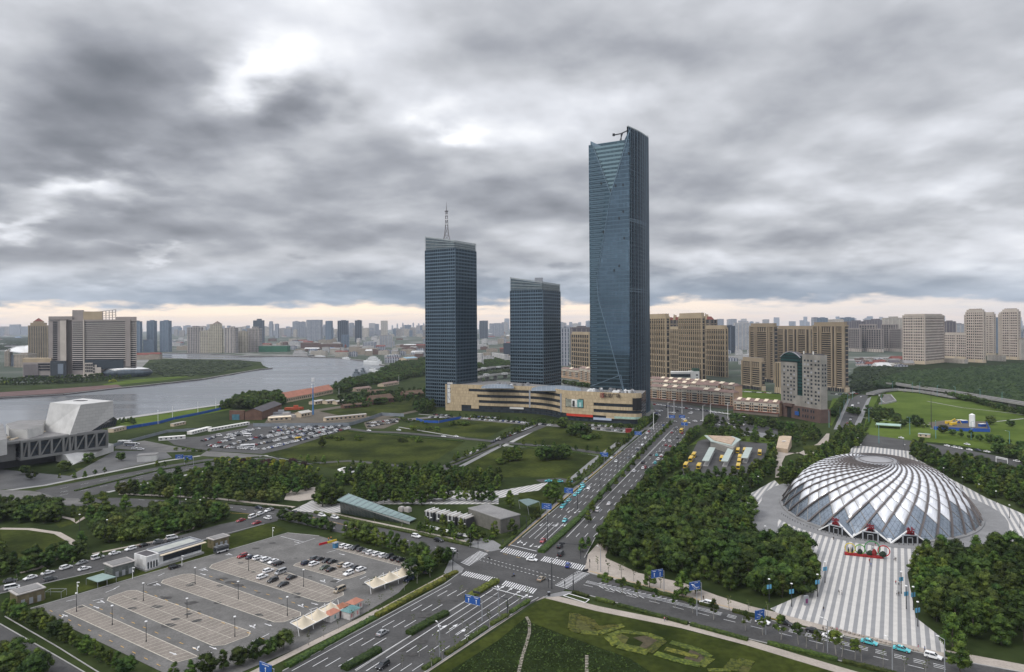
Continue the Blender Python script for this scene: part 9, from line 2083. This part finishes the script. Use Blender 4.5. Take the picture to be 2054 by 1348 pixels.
# pond wall
t=thing('pond_wall','angular grey stone pond surround on the green field','pond',G(1780,800)); P=GL([(1763,794),(1787,794),(1797,806),(1775,811),(1768,806)]); mb=MB()
for a_,b__ in zip(P,P[1:]+P[:1]): mb.beam((*a_,1.),(*b__,1.),1.2,2.)
mb.build('kerb_wall',concrete,t)
t=thing('long_roof_sheet','pale turquoise long roof lying in the garden strip on the green field','shelter',G(1757,852)); P=[G(x,y,3) for x,y in ((1757,848),(1808,851),(1806,855),(1758,852))]; mb=MB(); mb.prism(P,2.8,3.1,bottom=True); mb.build('roof',mat('turquoise_roof',(.30,.42,.36),.7,.15,.2),t)
for p in P: mb=MB(); mb.cyl((*p,.2),(*p,2.8),.12,.12,6); mb.build('post',metal_grey,t)
hut((1842,876),(1866,878),4,2.6,'small pale shelter on the avenue verge behind the shell station',creamw,greenmetal)
t=thing('white_gate','white steel gate frame over the avenue at right','gate',G(2000,932));
for a_,b__ in (((1998,930),(2021,935)),):
 A_,B_=G(*a_),G(*b__)
 for p in (A_,B_): mb=MB(); mb.cyl((*p,.2),(*p,5),.2,.2,6); mb.build('post',white_metal,t)
 mb=MB(); mb.beam((*A_,5),(*B_,5),.4); mb.beam((*A_,4.2),(*B_,4.2),.3); mb.build('cross_beam',white_metal,t)
x,y=G(1617,1215); t=thing('information_pillar','grey information pillar with a purple panel on the edge of the striped square','pillar',(x,y,.2)); mb=MB(); mb.box((x,y,.2),(1.6,.7,3.4),.3); mb.build('body',metal_grey,t); mb=MB(); mb.box((x+.1,y-.38,1.),(.9,.06,1.6),.3); mb.build('panel',mat('panel_purple',(.14,.03,.10),.5,.1,1.),t)
t=thing('litter_bin','dark litter bin on the pointed corner pavement of the crossing','bin',G(1101,1196)); x,y=G(1101,1196); mb=MB(); mb.box((x,y,.2),(.9,.7,1.3),.3); mb.build('body',dark_metal,t); mb=MB(); mb.box((x,y,1.5),(1.,.8,.12),.3); mb.build('lid',metal_grey,t)
t=thing('planting_frame','white painted rectangular ground frame on the pavement beside the lawn','ground frame',G(1150,1203)); P=GL([(1130,1196),(1141,1192),(1182,1204),(1174,1210)]); mb=MB()
for a_,b__ in zip(P,P[1:]+P[:1]): mb.beam((*a_,.26),(*b__,.26),.25,.12)
mb.build('edge',white_metal,t)
for q in range(20):
 f=q/19; x,y=G(1668+f*170,1262+f*46); tag(MB().box((x,y,.24),(.7,.7,.5),.3).build('stone_block',paving),'small stone block in the kerbside row before the striped square','stone block','stone blocks on the kerb before the striped square')
def kids_(o): return KC.get(o.name,[])
KC={}
for c in COL.objects:
 if c.parent is not None: KC.setdefault(c.parent.name,[]).append(c)
# =============== too many of one kind: the smallest in the picture become one mass ===============
from collections import defaultdict
kinds=defaultdict(list)
for o in list(COL.objects):
 if o.parent is None and o.type=='EMPTY' and o.get('category')=='tree': kinds[o.name.split('.')[0]].append(o)
for kn,L_ in kinds.items():
 L_.sort(key=lambda o:-o.scale.z/hypot(o.location.x,o.location.y,CH))
 if len(L_)<=300: continue
 rest=L_[300:]; keep=[c for c in kids_(L_[0])]
 me=bpy.data.meshes.new(kn+'_mass'); me.from_pydata([tuple(o.location) for o in rest],[],[])
 for nm,vals in (('tsc',[v for o in rest for v in o.scale]),('trot',[v for o in rest for v in (0,0,o.rotation_euler.z)])):
  me.attributes.new(nm,'FLOAT_VECTOR','POINT').data.foreach_set('vector',vals)
 mo=bpy.data.objects.new(kn+'_mass',me); COL.objects.link(mo); tag(mo,'more distant dark trees of the belts, verges and river bank','trees',kind='stuff')
 ng=bpy.data.node_groups.new(kn,'GeometryNodeTree'); ng.interface.new_socket('Geometry',in_out='INPUT',socket_type='NodeSocketGeometry'); ng.interface.new_socket('Geometry',in_out='OUTPUT',socket_type='NodeSocketGeometry')
 nn=ng.nodes; gi=nn.new('NodeGroupInput');go=nn.new('NodeGroupOutput'); jg=nn.new('GeometryNodeJoinGeometry')
 for c in keep:
  oi=nn.new('GeometryNodeObjectInfo'); oi.inputs['Object'].default_value=c; oi.inputs['As Instance'].default_value=False; ng.links.new(oi.outputs['Geometry'],jg.inputs[0])
 ip=nn.new('GeometryNodeInstanceOnPoints'); ng.links.new(gi.outputs[0],ip.inputs['Points']); ng.links.new(jg.outputs[0],ip.inputs['Instance'])
 for nm,sk in (('tsc','Scale'),('trot','Rotation')):
  na=nn.new('GeometryNodeInputNamedAttribute'); na.data_type='FLOAT_VECTOR'; na.inputs['Name'].default_value=nm
  if sk=='Rotation':
   er=nn.new('FunctionNodeEulerToRotation'); ng.links.new(na.outputs[0],er.inputs[0]); ng.links.new(er.outputs[0],ip.inputs[sk])
  else: ng.links.new(na.outputs[0],ip.inputs[sk])
 ng.links.new(ip.outputs[0],go.inputs[0]); mo.modifiers.new('trees','NODES').node_group=ng
 bpy.data.batch_remove([c for o in rest for c in kids_(o)]+rest)
CR=[o for o in COL.objects if o.parent is None and o.name.split('.')[0]=='car']
CR.sort(key=lambda o:hypot(o.location.x,o.location.y)); rest=[o for o in CR[300:] if o.type=='MESH']
mb=MB(); mats_=[]
for o in rest:
 me=o.data; M_=o.matrix_basis; mi=[]
 for m_ in me.materials:
  if m_ not in mats_: mats_.append(m_)
  mi.append(mats_.index(m_))
 b0=len(mb.v); mb.v.extend(tuple(M_@v.co) for v in me.vertices)
 for p in me.polygons: mb.f.append(tuple(i+b0 for i in p.vertices)); mb.mi.append(mi[p.material_index]); mb.uv.extend([(0,0)]*len(p.vertices))
bpy.data.batch_remove(rest)
tag(mb.build('distant_cars',mats_),'more distant parked and queueing cars too small to tell apart','cars',kind='stuff')
# shared labels of small rows: told apart by their place
bpy.context.view_layer.update()
ON='first second third fourth fifth sixth seventh eighth ninth tenth eleventh twelfth thirteenth fourteenth'.split()
LB=defaultdict(list)
for o in COL.objects:
 if o.parent is None and o.get('label') and o.get('kind') is None: LB[o['label']].append(o)
for l_,L_ in LB.items():
 if 2<=len(L_)<=14 and len(l_.split())<=13:
  q=[]
  for o in L_:
   p=o.location if o.type=='EMPTY' or o.location.length>1 else o.matrix_world@Vector(o.bound_box[0])
   q.append((p.x/max(1,p.y),o))
  q.sort(key=lambda t:t[0])
  for i,(_,o) in enumerate(q): o['label']=f'{l_}, {ON[i]} from left'
# =============== HAZE ===============
m_=bpy.data.materials.new('haze_air'); m_.use_nodes=True; nt=m_.node_tree; nt.nodes.clear(); k=N(nt)
pvn=k.n('ShaderNodeVolumePrincipled',{'Color':(.80,.88,1.,1),'Density':.000036,'Anisotropy':.1}); o_=k.n('ShaderNodeOutputMaterial'); nt.links.new(pvn.outputs[0],o_.inputs['Volume'])
zt_=345
P=[(-14100,-300),(14100,-300),(14100,18000),(-14100,18000)]
mb=MB(); mb.prism(P,-1,zt_,bottom=True); tag(mb.build('haze',m_),kind='stuff')
bpy.data.objects['haze']['label']='thin blue air between the camera and the horizon'; bpy.data.objects['haze']['category']='haze'
